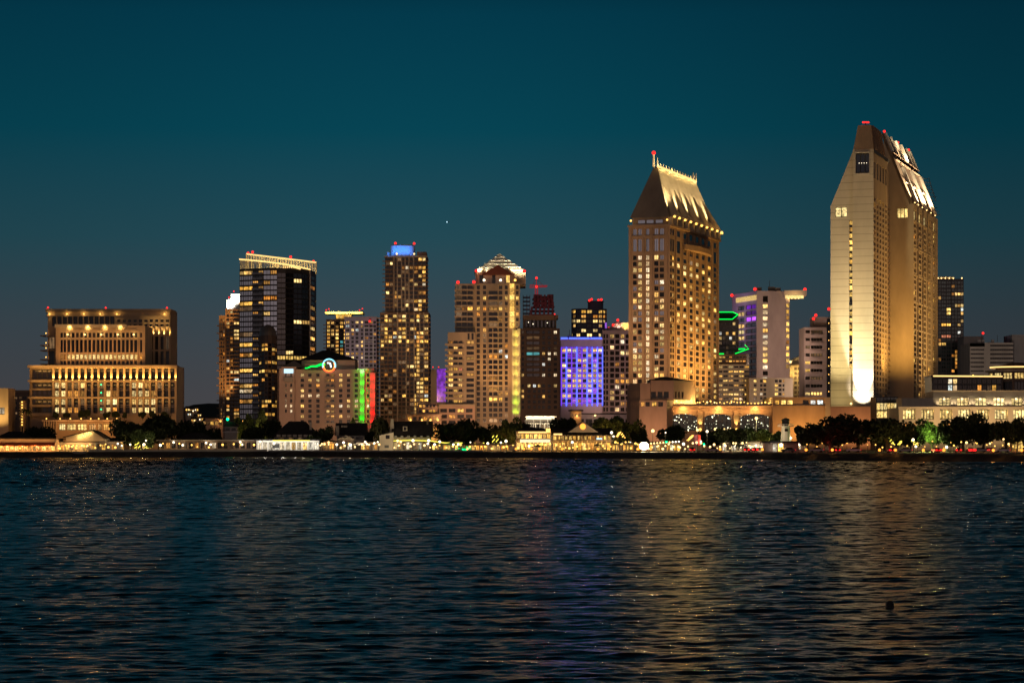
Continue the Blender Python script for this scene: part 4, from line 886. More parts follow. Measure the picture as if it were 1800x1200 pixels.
    for px, mt in ((851, 'bulb_white'), (880, 'bulb_white'), (905.5, 'bulb_gold')): b.bulb(c_.p(c_.u(px), z(492), 1.6), mt, .8, 500, PALE)
    # glowing stair strip on the right
    for (a, c2_, t, u) in ((896, 904, 498, 577),): 
        for k in range(8): mb = MB(); zt = t + (u - t) * k / 8; mb.fbox(f, f.u(a), f.u(c2_), z(zt + 9.2), z(zt + .4), .002, .9); b.part('stair_window', mb, 'lit_gold')
    mb = MB(); mb.fbox(f, f.u(900), f.u(903.6), z(738), z(578), .002, 2.2); mb.fbox(f, f.u(909.5), f.u(914.5), z(738), z(578), .002, 2.2); b.part('pier', mb, 'pale_concrete')
    for k in range(9): 
        zt = 580 + 17 * k; mb = MB(); mb.fbox(f, f.u(903.8), f.u(909.3), z(zt + 16.3), z(zt), .002, .8); b.part('stair_window', mb, 'pale_concrete')
        p = f.p(f.u(906.6), z(zt + 15), 3.0); spot(b.root, b.loc, p, p + V3((0, 2, 5)), 900 if k < 6 else 1300, (1, .78, .12) if k < 7 else (.55, .9, .05), 100, .8, .3)
    for px, py in ((805, 496), (833, 495.5), (837.5, 476), (921.5, 476.5)): b.beacon(px, py, D, .7)
    for px in (815, 850, 885): spot(b.root, b.loc, (bx(px, D - 70), D - 70, 10), (bx(px, D), D, z(640)), 40000, (1, .52, .25), 75, .9, 2)
    spot(b.root, b.loc, f.p(20, z(740), 14), f.p(18, z(560)), 40000, SODIUM, 70, .9, 2)
    b.done()
    # warm lit terraces in front, left of the condominium
    F = rect(714, 775, 1075, 18); b = Bld('terrace_house', 'low terraced building glowing orange beneath the blue capped tower', 'building', F); f = F[0]; z2 = lambda py: hz(py, 1075); mb = MB()
    o = facade(mb, f, GROUND, z2(728), colx(f, 717, 9.3, 6, 6), rowz(f, 732, 11, 3, 7), 0, .7); b.shell(mb, GROUND, z2(728), 0, (0,), True, 1)
    G = rect(735, 768, 1078, 14); g = G[0]; o2 = facade(mb, g, z2(728) - .1, z2(708), colx(g, 737, 6, 5, 4), rowz(g, 711, 8.5, 2, 5), 0, .5)
    for q in G[1:]: mb.poly([q.p(0, z2(728)), q.p(q.L, z2(728)), q.p(q.L, z2(708)), q.p(0, z2(708))])
    mb.poly([q.p(0, z2(708)) for q in G], 1); b.part('wall', mb, ['pink_stucco', 'roof_gravel']); b.win(f, o, chooser({'gold': .35, 'amber': .2}, 85), .7); b.win(g, o2, chooser({'gold': .35, 'amber': .25}, 86), .5)
    for py in (716, 728, 739): mb = MB(); mb.fbox(f, -.4, f.L + .4, z2(py + 1), z2(py - .6), .002, 1.0); b.part('floor_slab', mb, 'tan_stucco')
    for px in (722, 742, 757, 770): b.bulb(f.p(f.u(px), z2(738), 1.6), 'bulb_gold', .6, 2200, SODIUM)
    b.done()
    F = rect(755, 783, 960, 14); b = Bld('orange_lodge', 'small open fronted lodge washed in orange light, right of the big black roofed house', 'building', F); f = F[0]; z3 = lambda py: hz(py, 960); mb = MB()
    o = facade(mb, f, GROUND, z3(748), f.cols([(758, 764), (767, 772), (775.5, 780)]), [(z3(776), z3(762)), (z3(758.5), z3(751))], 0, .6); b.shell(mb, GROUND, z3(748), 0, (0,), True, 0); b.part('wall', mb, 'pink_stucco'); b.win(f, o, chooser({'amber': .5, 'gold': .2}, 87), .6)
    mb = MB(); mb.fbox(f, -.6, f.L + .6, z3(748.8), z3(746), -15, 1.2); b.part('roof', mb, 'roof_shingle')
    for px in (760, 769, 777): b.bulb(f.p(f.u(px), z3(761), 1.5), 'bulb_gold', .42, 650, SODIUM)
    b.done()
condo()

# ================================================================== dark office tower, building site and crane behind
def behind():
    D = 1400; F = rect(914, 984, D, 26); b = Bld('office_tower', 'dark tan office tower with square windows and black bands, behind the pyramid topped tower', 'building', F); f = F[0]; z = lambda py: hz(py, D); mb = MB()
    rows = [(z(581 + 9.4 * k + 5.6), z(581 + 9.4 * k)) for k in range(15)]
    cols = f.cols([(917, 921), (925, 949), (953, 958), (963, 968), (973.5, 979)])
    colsB = f.cols([(917, 921), (927.5, 932.5), (937, 942), (945.5, 950), (953, 958), (963, 968), (973.5, 979)])
    o1 = facade(mb, f, z(668), z(577), cols, rows[:9], 0, .5); o2 = facade(mb, f, GROUND, z(668), colsB, rows[10:], 0, .5)
    b.shell(mb, GROUND, z(577), 0, (0,), True, 1); b.part('wall', mb, ['dark_brown_stone', 'roof_gravel'])
    c = chooser({'warm': .12, 'white': .10, 'cool': .06, 'dim': .06}, 91)
    def k1(i, j):
        if i == 1: return 'cyan' if j == 4 else 'dim' if j in (7, 5) else 'black'
        return 'white' if (i, j) in ((3, 4), (4, 4), (4, 8)) else c(i, j)
    b.win(f, o1, k1, .5); b.win(f, o2, chooser({'warm': .22, 'white': .1, 'cyan': .04, 'cool': .05}, 92), .5)
    G = rect(920, 978, D + 3, 20); g = G[0]; mb = MB(); o = facade(mb, g, z(577), z(559), [(.5, g.L - .5)], [(z(575), z(562))], 0, .5)
    for q in G[1:]: mb.poly([q.p(0, z(577)), q.p(q.L, z(577)), q.p(q.L, z(559)), q.p(0, z(559))])
    mb.poly([q.p(0, z(559)) for q in G], 1); b.part('attic_storey', mb, ['brown_stone', 'roof_gravel']); b.win(g, o, 'black', .5, 8)
    mb = MB(); mb.fbox(g, -.3, g.L + 1, z(559.5), z(553), -18, .4); b.part('parapet', mb, 'brown_stone'); b.beacon(975, 552, D); 
    for px, py in ((929, 566), (937, 569), (962, 567)): b.bulb(g.p(g.u(px), z(py), .6), 'bulb_white', .35)
    spot(b.root, b.loc, (bx(955, 1320), 1320, 12), f.p(f.L * .6, 45), 28000, (1, .58, .36), 80, .9, 2); b.done()
    D = 1620; F = rect(930, 975, D, 26); b = Bld('unfinished_tower', 'unfinished maroon lit tower with bare floor slabs below the red crane', 'building', F); f = F[0]; z = lambda py: hz(py, D); mb = MB()
    mb.hexa([q.xy(0) for q in F], GROUND, z(552)); b.part('core', mb, 'maroon_panel')
    for k, (a, c_, t) in enumerate(((930, 975, 552), (931, 975, 545), (936, 975, 538), (936, 974, 531), (936, 972, 524))):
        mb = MB(); g = rect(a, c_, D - 1, 22)[0]; mb.fbox(g, 0, g.L, z(t + 1), z(t), -22, 0); b.part('floor_slab', mb, 'maroon_panel')
        for i in range(6): mb = MB(); u = g.L * (i + .3) / 6; mb.fbox(g, u, u + 1.2, z(t), z(t - 6), -3, -.6); b.part('column', mb, 'maroon_panel')
    for px0, px1, py in ((938, 950, 517), (952, 962, 520), (963, 973, 517)): mb = MB(); g = rect(px0, px1, D + 2, 12)[0]; mb.fbox(g, 0, g.L, z(540), z(py), -10, 0); b.part('formwork', mb, 'maroon_panel')
    spot(b.root, b.loc, f.p(8, z(560), 30), f.p(10, z(530)), 7000, (1, .25, .3), 80, .9, 1)
    g = rect(919, 932, D - 10, 14)[0]
    for k in range(5): mb = MB(); mb.fbox(g, 0, g.L, z(552 - 7 * k), z(551 - 7 * k), -12, 0); b.part('scaffold_deck', mb, 'dark_metal')
    mb = MB(); [mb.fbox(g, u, u + .4, GROUND, z(520), -.4, 0) for u in (0, g.L * .5, g.L - .4)]; b.part('scaffold_frame', mb, 'dark_metal'); b.done()
    t = thing('tower_crane', 'red lit tower crane standing on the unfinished maroon tower', 'crane', (bx(943, D + 8), D + 8, hz(540, D)))
    o_ = t.location.copy(); zc = lambda py: hz(py, D + 8); x = o_.x
    def cp(name, mb, m): mb.build(name, m, t, o_)
    mb = MB()
    for dx in (-.8, .8):
        for dy in (-.8, .8): mb.tube([(x + dx, D + 8 + dy, zc(540)), (x + dx, D + 8 + dy, zc(505))], .22, 4)
    for k in range(8): za = zc(540 - 4.3 * k); mb.tube([(x - .8, D + 7.2, za), (x + .8, D + 7.2, za + 1.5)], .14, 4)
    cp('mast', mb, ['crane_red_glow'])  # mast, jib and apex: red lamplight put into the steel as its own glow
    mb = MB(); jx0, jx1 = bx(931, D + 8), bx(962, D + 8)
    for dz in (0, 1.6): mb.tube([(jx0, D + 8, zc(505.5) + dz), (jx1, D + 8, zc(503.5) + dz * .3)], .2, 4)
    for k in range(12): xa = jx0 + (jx1 - jx0) * k / 12; mb.tube([(xa, D + 8, zc(505.5)), (xa + .9, D + 8, zc(505) + 1.5)], .13, 4)
    cp('jib', mb, ['crane_red_glow'])
    mb = MB(); mb.tube([(x, D + 8, zc(505)), (x, D + 8, zc(489))], [.3, .12], 5); cp('apex', mb, ['crane_red_glow'])
    mb = MB(); mb.tube([(x, D + 8, zc(490)), (jx1 - 2, D + 8, zc(503.5))], .12, 4); mb.tube([(x, D + 8, zc(490)), (jx0 + 1, D + 8, zc(505))], .12, 4); cp('tie_bar', mb, ['dark_metal'])
    mb = MB(); mb.ball((x, D + 8, zc(488.5)), .8); cp('beacon', mb, ['beacon_red'])
    mb = MB(); mb.ball((x, D + 7.2, zc(504)), .8); cp('beacon', mb, ['beacon_red']); point(t, o_, (x + 1, D + 3, zc(500)), 2500, (1, .1, .08))
    # blue LED block
    D = 1300; F = rect(985.5, 1058.5, D, 26); b = Bld('blue_lit_hotel', 'mid rise hotel outlined all over in blue and violet light tubes', 'building', F); f = F[0]; z = lambda py: hz(py, D); mb = MB()
    st = 8.85; rows = [(z(613 + st * k + 5.6), z(613 + st * k)) for k in range(11)]
    o = facade(mb, f, GROUND, z(596), [(f.u(987.2 + 9.05 * i + 1.2), f.u(987.2 + 9.05 * i + 7.6)) for i in range(8)], rows, 0, .6); b.shell(mb, GROUND, z(596), 0, (0,), True, 1); b.part('wall', mb, ['lilac_stone', 'roof_gravel'])
    r = random.Random(13); b.win(f, o, lambda i, j: ('warm' if r.random() < .6 else 'white') if r.random() < {3: .8, 4: .7, 5: .6, 10: .5, 7: .3}.get(j, .17) else ('purple' if r.random() < .25 else 'dark'), .6)
    for i in range(9):
        mb = MB(); u = f.u(986.6 + 9.05 * i); mb.tube([f.p(u, z(610), .5), f.p(u, z(713), .5)], .34 if i % 2 else .25, 5); b.part('light_tube', mb, 'tube_blue' if i % 2 or i > 5 else 'tube_violet')
    for k in range(12):
        mb = MB(); zz = z(610.8 + st * k); mb.tube([f.p(0.3, zz, .42), f.p(f.L - .3, zz, .42)], .16, 4); b.part('light_tube', mb, 'tube_violet')
    mb = MB(); mb.fbox(f, -.3, f.L + .3, z(597.5), z(595), -3, .5); b.part('parapet', mb, 'mauve_stone'); rooftop(b, f, z(596), 14, 4)
    for a, c_ in ((986, 998), (1000, 1015), (1016, 1036), (1038, 1058)): mb = MB(); mb.tube([f.p(f.u(a), z(594.5), .7), f.p(f.u(c_), z(594.5), .7)], .45, 5); b.part('edge_light', mb, 'tube_blue')
    for px in (995, 1022, 1048): p = f.p(f.u(px), z(716), 9); spot(b.root, b.loc, p, f.p(f.u(px), z(640)), 5000, (.16, .08, 1), 110, .9, 1, 'blue_light')
    b.done()
    # round dark tower
    D = 1700; cx_, R = bx(1035.5, D + 16), (bx(1067, D) - bx(1004, D)) / 2; z = lambda py: hz(py, D)
    pts = [(cx_ + R * math.cos(rad(a)), D + 16 + R * .8 * math.sin(rad(a))) for a in range(180, 541, 20)][:-1]; FF = [Face(pts[i], pts[(i + 1) % 18]) for i in range(18)]
    b = Bld('cylinder_tower', 'dark round tower with lit top floors and small cap, behind the blue outlined hotel', 'building', FF); r = random.Random(77); mb = MB()
    for i, f in enumerate(FF):
        if i < 9:
            o = facade(mb, f, GROUND, z(541), [(.4, f.L - .4)], rowz(f, 545, 8.2, 10, 5.6), 0, .5)
            b.win(f, o, lambda i_, j: {9: 'gold', 8: 'amber'}.get(j, 'warm') if r.random() < {9: .95, 8: .45, 7: .7, 6: .4, 5: .4, 2: .5}.get(j, .22) else ('cyan' if j == 5 and r.random() < .3 else 'black'), .5)
        else: mb.poly([f.p(0, GROUND), f.p(f.L, GROUND), f.p(f.L, z(541)), f.p(0, z(541))])
    mb.poly([(p[0], p[1], z(541)) for p in pts]); b.part('wall', mb, 'navy_wall')
    mb = MB(); c2 = bx(1047, D + 10); ring = lambda z_, k=1: [(c2 + 5.2 * k * math.cos(a), D + 12 + 5 * k * math.sin(a), z_) for a in [2 * math.pi * i / 16 for i in range(16)]]; mb.loft(ring(z(541)), ring(z(529))); mb.loft(ring(z(529), 1.1), ring(z(527.5), 1.1)); b.part('cap', mb, 'navy_wall')
    for px, py in ((1036, 528), (1040, 526), (1052, 527.5), (1057, 526.5)): b.beacon(px, py, D + 8, .8)
    mb = MB(); mb.fbox(Face((bx(1064, D), D + 6), (bx(1068, D), D + 8)), 0, 1.5, z(577), z(566), 0, .4); b.part('sign', mb, 'lit_purple')
    b.done()
    # square window tower with a domed top
    D = 1330; F = rect(1059, 1112, D, 24); b = Bld('grid_tower', 'taupe tower with square window grid and small dome, left of the steep roofed hotel', 'building', F); f = F[0]; z = lambda py: hz(py, D); mb = MB()
    o = facade(mb, f, GROUND, z(580), f.cols([(1060.5, 1064), (1065.5, 1069), (1072.5, 1079.5), (1081.5, 1088.5), (1091, 1097.5), (1100, 1106)]), rowz(f, 587, 9.9, 16, 7.2), 0, .5); b.shell(mb, GROUND, z(580), 0, (0,), True, 1); b.part('wall', mb, ['mauve_stone', 'roof_gravel'])
    c = chooser({'warm': .13, 'white': .08, 'amber': .05}, 95); rooftop(b, f, z(580), 12, 2); b.win(f, o, lambda i, j: 'dark' if i < 2 else ('amber' if c(i, j) == 'dark' and j in (3, 7) and i > 2 else c(i, j)), .5)
    G = rect(1068, 1112, D + 3, 18); g = G[0]; mb = MB(); mb.fbox(g, 0, g.L, z(580), z(575), -18, 0); b.part('attic', mb, 'mauve_stone')
    mb = MB(); cu = bx(1086, D + 8); ring = lambda k, z_: [(cu + 3.6 * k * math.cos(a), D + 8 + 3.4 * k * math.sin(a), z_) for a in [2 * math.pi * i / 16 for i in range(16)]]
    pv = ring(1, z(575))
    for k, py in ((.95, 571), (.75, 567.5), (.4, 565), (.06, 564)): cu_ = ring(k, z(py)); mb.loft(pv, cu_); pv = cu_
    b.part('dome', mb, 'pale_metal'); mb = MB(); mb.fbox(g, g.u(1092), g.L, z(575), z(566.5), -10, 0); b.part('penthouse', mb, 'pale_stone')
    b.bulb(g.p(g.u(1099), z(577), 1.2), 'bulb_gold', .9, 2600, SODIUM); spot(b.root, b.loc, g.p(g.u(1100), z(572), 4), g.p(g.u(1101), z(570)), 2600, GOLD, 100, .9)
    p = V3((cu, D + 1, z(573))); spot(b.root, b.loc, p, p + V3((0, 5, 2.5)), 1800, (1, .5, .4), 120, .9)
    for px, py in ((1070, 577), (1078, 571), (1086, 562.5)): b.beacon(px, py, D + 6, .7)
    spot(b.root, b.loc, (bx(1080, 1250), 1250, 14), f.p(f.L * .5, 50), 75000, (1, .54, .34), 75, .9, 2); b.done()
behind()

# ================================================================== hotel tower with the steep floodlit roof
def roof_hotel():
    D = 1150; F = corner(1106, 1176.5, 1263, D, 18); b = Bld('steep_roof_hotel', 'tall tan hotel tower under a steep floodlit roof with a spiked ridge', 'building', F); f, g = F[0], F[1]; z = lambda py: hz(py, D)
    mb = MB(); st = 10.9; n = 26
    rows = [(z(448 + st * k + 7.6), z(448 + st * k)) for k in range(24)]
    top = [(z(440.5), z(419)), (z(411.5), z(401))]
    cols = f.cols([(1112.5, 1119), (1121.3, 1128.5), (1135.5, 1141.2), (1150, 1157.2), (1159.5, 1167)])
    o = facade(mb, f, GROUND, z(394), cols, rows + top, 0, .5)
    cg = [];
    for i in range(8):
        c0 = g.L * (i + .12) / 8; cw = g.L / 8
        if i == 0: cg += [(c0, c0 + cw * .26), (c0 + cw * .36, c0 + cw * .62)]
        else: cg.append((c0 + cw * .06, c0 + cw * .56))
    og = facade(mb, g, GROUND, z(394), cg, rows + top, 0, .22)
    b.shell(mb, GROUND, z(394), 0, (0, 1), True, 1); b.part('wall', mb, ['tan_stucco', 'roof_gravel'])
    r = random.Random(42)
    def kf(i, j):
        if j >= 24: return 'grey'
        if i == 2: return 'white' if j > 2 else 'amber'
        return ('warm' if r.random() < .75 else 'white') if r.random() < .40 else ('dim' if r.random() < .12 else 'glassy')
    b.win(f, o, lambda i, j: {'glassy': 'grey' if r.random() < .45 else 'dark'}.get(kf(i, j), kf(i, j)) if False else (lambda k: ('grey' if r.random() < .4 else 'dark') if k == 'glassy' else k)(kf(i, j)), .5)
    b.win(g, og, lambda i, j: 'dark' if j >= 24 else (('warm' if r.random() < .7 else 'gold') if r.random() < .29 else ('dim' if r.random() < .06 else 'dark')), .22, 1)
    # slim pilasters on the long side, band courses
    for i in range(9): u = g.L * i / 8; mb = MB(); mb.fbox(g, max(0, u - .8), min(g.L, u + .5) - (.01 if i == 8 else 0), GROUND, z(394.5), .002, .3); b.part('pilaster', mb, 'tan_stucco')
    for px in (1107.6, 1130.6, 1145.5, 1171.8): mb = MB(); u = f.u(px); mb.fbox(f, u - .55, u + .55, GROUND, z(396), .002, .6); b.part('pilaster', mb, 'tan_stucco')
    for ff in (f, g): mb = MB(); mb.fbox(ff, -.5 if ff is f else .9, ff.L + (.9 if ff is f else .5), z(397.5), z(394), -1, 1.2); b.part('cornice', mb, 'tan_stucco')
    mb = MB(); mb.fbox(f, .6, f.L - .6, z(415), z(413), .01, .5); b.part('cornice', mb, 'tan_stucco')
    # projecting curved balcony high on the long side
    mb = MB(); u0, u1 = g.L * .27, g.L * .80; ring = lambda z_: [g.p(u0 + (u1 - u0) * k / 10, z_, .95 + 3.4 * math.sin(math.pi * k / 10) ** .7) for k in range(11)] + [g.p(u1, z_, .2), g.p(u0, z_, .2)]
    mb.loft(ring(z(431)), ring(z(422))); b.part('balcony', mb, 'tan_stucco')
    # attic storey and roof
    A, C, R_, E = [V3((q.A.x, q.A.y, 0)) for q in F]; cen = (A + C + R_ + E) / 4
    U = V3((f.U.x, f.U.y, 0)); Wd = V3((g.U.x, g.U.y, 0)); WL = g.L; FLn = f.L
    def P(u, w, zz): q = A + U * u + Wd * w; return V3((q.x, q.y, zz))
    mb = MB(); mb.hexa([tuple(P(u, w, 0))[:2] for u, w in ((1.2, 1.2), (FLn - 1.2, 1.2), (FLn - 1.2, WL - 1.2), (1.2, WL - 1.2))], z(394) + .01, z(381)); b.part('attic', mb, 'tan_stucco')
    for px0, px1 in ((1122, 1134), (1137, 1149), (1153, 1165)): mb = MB(); q = Face(tuple(P(1.2, 1.2, 0))[:2], tuple(P(FLn - 1.2, 1.2, 0))[:2]); mb.fbox(q, q.u(px0), q.u(px1), z(391), z(385.5), .02, .25); b.part('attic_window', mb, 'glass_grey')
    ze = z(381); 
    k0 = (1152.5 - CX) / FOC; M0 = P(FLn / 2, 0, 0); w0 = (k0 * M0.y - M0.x) / (Wd.x - k0 * Wd.y)
    k1 = (1220 - CX) / FOC; w1 = (k1 * M0.y - M0.x) / (Wd.x - k1 * Wd.y)
    R0, R1 = P(FLn / 2, w0, 0), P(FLn / 2, w1, 0); zr0 = hz(297.5, R0.y); zr1 = hz(317.5, R1.y); zr = (zr0 + zr1) / 2
    e = [P(.3, .3, ze), P(FLn - .3, .3, ze), P(FLn - .3, WL - .3, ze), P(.3, WL - .3, ze)]
    hw = .9; t0a, t0b, t1b, t1a = P(FLn / 2 - hw, w0, zr), P(FLn / 2 + hw, w0, zr), P(FLn / 2 + hw, w1, zr), P(FLn / 2 - hw, w1, zr)
    mb = MB(); mb.poly([e[0], e[1], t0b, t0a]); mb.poly([e[1], e[2], t1b, t0b]); mb.poly([e[2], e[3], t1a, t1b]); mb.poly([e[3], e[0], t0a, t1a]); mb.poly([t0a, t0b, t1b, t1a]); mb.poly(e[::-1]); b.part('roof', mb, 'bronze_metal')
    nrm_r = (e[2] - e[1]).cross(t0b - e[1]).normalized(); nrm_r = nrm_r if nrm_r.z > 0 else -nrm_r
    # tall ribs climbing the long slope, each with a floodlight at its foot
    for i in range(9):
        t = (i + .5) / 9; base = e[1].lerp(e[2], t); topp = t0b.lerp(t1b, t); nrm = (e[2] - e[1]).cross(topp - base).normalized()
        if nrm.dot(V3((g.n.x, g.n.y, .5))) < 0: nrm = -nrm
        hgt = .62 if i % 2 == 0 else .22; a = base + nrm * .02; c_ = base.lerp(topp, hgt) + nrm * .02; side = Wd * .55
        mb = MB(); mb.loft([a - side, a + side, a + side + nrm * 3.0 , a - side + nrm * 3.0], [c_ - side * .7, c_ + side * .7, c_ + side * .7 + nrm * .35, c_ - side * .7 + nrm * .35]); b.part('roof_rib', mb, 'pale_stone')
    for i in range(10):
        t = min(.985, max(.015, i / 9)); base = e[1].lerp(e[2], t); p = base + V3((g.n.x, g.n.y, 0)) * 2.3 + V3((0, 0, .2)); topp = t0b.lerp(t1b, t)
        mb = MB(); mb.fbox(g, max(.5, WL * t - 1.1), min(WL - .2, WL * t + 1.1), z(393.8), ze + .1, -.6, 1.15); b.part('parapet_block', mb, 'pale_stone')
        b.bulb(p, 'bulb_gold', .85, 2600, GOLD); spot(b.root, b.loc, p + V3((0, 0, .6)) + nrm_r * .6, base.lerp(topp, .55), 190000, (1, .74, .34), 34, .9, .4)
    p = e[2] + V3((g.n.x, g.n.y, 0)) * 2.0; b.bulb(p, 'bulb_gold', 1.0, 3500, SODIUM)
    for px in (1116, 1173): q = P(1.0 if px < 1150 else FLn - .8, -.8, z(386.5)); b.bulb(q, 'bulb_gold', .7, 1500, GOLD)
    # lit ridge fence with spikes and mast
    mb = MB(); mb.tube([t0b + V3((0, 0, .4)), t1b + V3((0, 0, .4))], .55, 5); b.part('ridge_light', mb, 'strip_gold')
    for i in range(15):
        q = t0b.lerp(t1b, i / 14); h_ = 4.3 if i in (0, 14, 13) else 2.2; mb = MB(); mb.tube([q, q + V3((0, 0, h_))], [.42, .22], 5); b.part('ridge_spike', mb, 'pale_stone')
    for i in range(7): q = t0b.lerp(t1b, i / 6) + V3((g.n.x * 1.2, g.n.y * 1.2, .6)); point(b.root, b.loc, q, 800, GOLD, .2)
    mb = MB(); q = t0a; mb.tube([q, q + V3((0, 0, 6.0))], [.7, .4], 6, 0); mb.ball(q + V3((0, 0, 6.5)), .9, 1); b.part('mast', mb, ['pale_stone', 'beacon_red'])
    # floodlight on the facades from the podium roof
    for k in (.12, .38, .64, .9): p = g.p(g.L * k, 26, 24); spot(b.root, b.loc, p, g.p(g.L * k, 54), 80000, (1, .50, .11), 120, .9, 1)
    for k in (.3, .8): p = f.p(f.L * k, 26, 50); spot(b.root, b.loc, p, f.p(f.L * k, 62), 42000, (1, .52, .22), 80, .9, 1)
    b.done()
roof_hotel()
# ================================================================== long hotel podium with arches and terrace
def podium():
    D = 1045; z = lambda py: hz(py, D)
    F = rect(1172, 1358, D, 60); b = Bld('hotel_podium', 'long low arcade with arched glass halls, uplit piers and a lantern lit roof terrace', 'building', F); f = F[0]; mb = MB()
    arches = [(1176.5, 1225.5), (1238.5, 1286), (1301.5, 1352.5)]; zt, zb, zs = z(727), z(757), z(733)
    def q(a, c_, lo, hi): mb.poly([f.p(a, lo), f.p(c_, lo), f.p(c_, hi), f.p(a, hi)])
    u = 0; q(0, f.L, GROUND, zb); q(0, f.L, zt, z(713.5))
    for a, c_ in arches:
        ua, uc = f.u(a), f.u(c_); q(u, ua, zb, zt); u = uc
        pts = [(ua + (uc - ua) * k / 12, zs + (zt - zs) * math.sin(math.pi * k / 12) ** .6) for k in range(13)]
        for (x0, z0), (x1, z1) in zip(pts, pts[1:]):
            mb.poly([f.p(x0, z0), f.p(x1, z1), f.p(x1, zt), f.p(x0, zt)]); mb.poly([f.p(x0, z0), f.p(x1, z1), f.p(x1, z1, -1.5), f.p(x0, z0, -1.5)])
        for x in (ua, uc): mb.poly([f.p(x, zb), f.p(x, zs), f.p(x, zs, -1.5), f.p(x, zb, -1.5)])
        mb.poly([f.p(ua, zb), f.p(uc, zb), f.p(uc, zb, -1.5), f.p(ua, zb, -1.5)])
    q(u, f.L, zb, zt); b.shell(mb, GROUND, z(713.5), 0, (0,), True, 1); b.part('wall', mb, ['tan_stucco', 'roof_gravel'])
    for a, c_ in arches:
        ua, uc = f.u(a), f.u(c_); pm = MB(); pm.poly([f.p(ua, zb, -1.45), f.p(uc, zb, -1.45), f.p(uc, zt, -1.45), f.p(ua, zt, -1.45)]); pm2 = MB()
        for k in range(1, 6): x = ua + (uc - ua) * k / 6; pm2.fbox(f, x - .12, x + .12, zb, zt - .4, -1.44, -1.2)
        pm2.fbox(f, ua, uc, z(742.5), z(741.8), -1.44, -1.15)
        o = b.part('arched_window', pm, 'hall_sparkle'); b.part('mullion', pm2, 'mullion', o)
    for px in (1167.5, 1230.5, 1294, 1359):
        u = f.u(px); mb = MB(); mb.fbox(f, u - 1.0, u + 1.0, GROUND, z(722), .002, .9); b.part('pier', mb, 'tan_stucco')
        p = f.p(u, z(750.5), 1.8); spot(b.root, b.loc, p, p + V3((0, .7, 5)), 2400, GOLD, 70, .8, .2); mb = MB(); mb.ball(p - V3((0, 0, .95)), .5, 0, 8, 5, 1.2); b.part('uplight', mb, 'bulb_gold')
    for py0, py1, d in ((716.5, 713, 1.2), (720.5, 718.5, .7)): mb = MB(); mb.fbox(f, -.5, f.L, z(py0), z(py1), -.8, d); b.part('cornice', mb, 'tan_stucco')
    mb = MB(); mb.fbox(f, f.u(1174), f.L, z(713), z(709.6), -.3, .3)
    b.part('balustrade', mb, 'pale_stone')
    for a, c_ in arches: p = f.p(f.u((a + c_) / 2), z(718), 2.5); spot(b.root, b.loc, p, p + V3((0, 2.4, -1)), 1500, SODIUM, 150, .9, .5)
    cornice_fill(b.root, b.loc, f, 1, f.L - 1, z(723), 3.2, 1500, SODIUM); r = random.Random(4)
    for i in range(28):
        px = 1177 + 4.25 * i + r.uniform(-1, 1); b.bulb(f.p(f.u(px), z(r.uniform(704.5, 710)), -2.5 - r.uniform(0, 4)), r.choice(['bulb_gold', 'bulb_warm', 'bulb_gold']), r.uniform(.25, .62))
    for i in range(7): point(b.root, b.loc, f.p(f.u(1185 + 17 * i), z(707), -4), 1500, GOLD, .4)
    for i in range(6): point(b.root, b.loc, f.p(f.u(1300 + 9 * i), z(708), -4), 600, GOLD, .4)
    for i in range(10): b.bulb(f.p(f.u(1297 + 6.2 * i), z(706 + r.uniform(0, 3)), -3), 'bulb_gold', r.uniform(.35, .6))
    # east wall and the strip of lit windows over it
    W_ = rect(1358, 1456, D - 4, 40); w = W_[0]; mb = MB(); o = facade(mb, w, GROUND, z(698), w.cols([(1363, 1370), (1373, 1382), (1384, 1394), (1411, 1422), (1425, 1434), (1437, 1447)]), [(z(711), z(703))], 0, .6)
    for h in W_[1:]: mb.poly([h.p(0, GROUND), h.p(h.L, GROUND), h.p(h.L, z(698)), h.p(0, z(698))])
    mb.poly([h.p(0, z(698)) for h in W_], 1); b.part('plain_wall', mb, ['tan_stucco', 'roof_gravel']); b.win(w, o, lambda i, j: ['gold', 'gold', 'gold', 'dark', 'cool', 'cool'][i], .6)
    mb = MB(); mb.fbox(w, 0, w.L, z(714.5), z(712.5), .002, .5); b.part('cornice', mb, 'tan_stucco')
    mb = MB(); mb.fbox(w, w.u(1450), w.u(1459), GROUND, z(698.5), -3, 1.2); b.part('pilaster', mb, 'pale_stone')
    for px in (1380, 1408, 1436): p = w.p(w.u(px), 6, 10); spot(b.root, b.loc, p, w.p(w.u(px), 14), 5200, (1, .45, .10), 120, .9, .6)
    b.done()
    # octagonal pavilion at the left end
    D2 = 1030; z2 = lambda py: hz(py, D2)
    A, Bp, C, E = (bx(1107, D2 + 12), D2 + 12), (bx(1124, D2), D2), (bx(1172, D2), D2), (bx(1183, D2 + 12), D2 + 12)
    FF = [Face(A, Bp), Face(Bp, C), Face(C, E), Face(E, (E[0], D2 + 40)), Face((E[0], D2 + 40), (A[0], D2 + 40)), Face((A[0], D2 + 40), A)]
    b = Bld('corner_pavilion', 'pale many sided hotel pavilion with three dark windows and a low dark hip roof', 'building', FF); mb = MB()
    o0 = facade(mb, FF[0], GROUND, z2(703), [(FF[0].L * k / 5 + .4, FF[0].L * k / 5 + 1.3) for k in range(5)], [(z2(716), z2(706))], 0, .6)
    f = FF[1]; o1 = facade(mb, f, GROUND, z2(703), f.cols([(1127, 1133), (1135, 1142), (1146, 1154), (1157, 1165.5)]), [(z2(714), z2(706))], 0, .6)
    o2 = facade(mb, FF[2], GROUND, z2(703), [(1.5, 3.2), (4, 5.5)], [(z2(714), z2(706))], 0, .6)
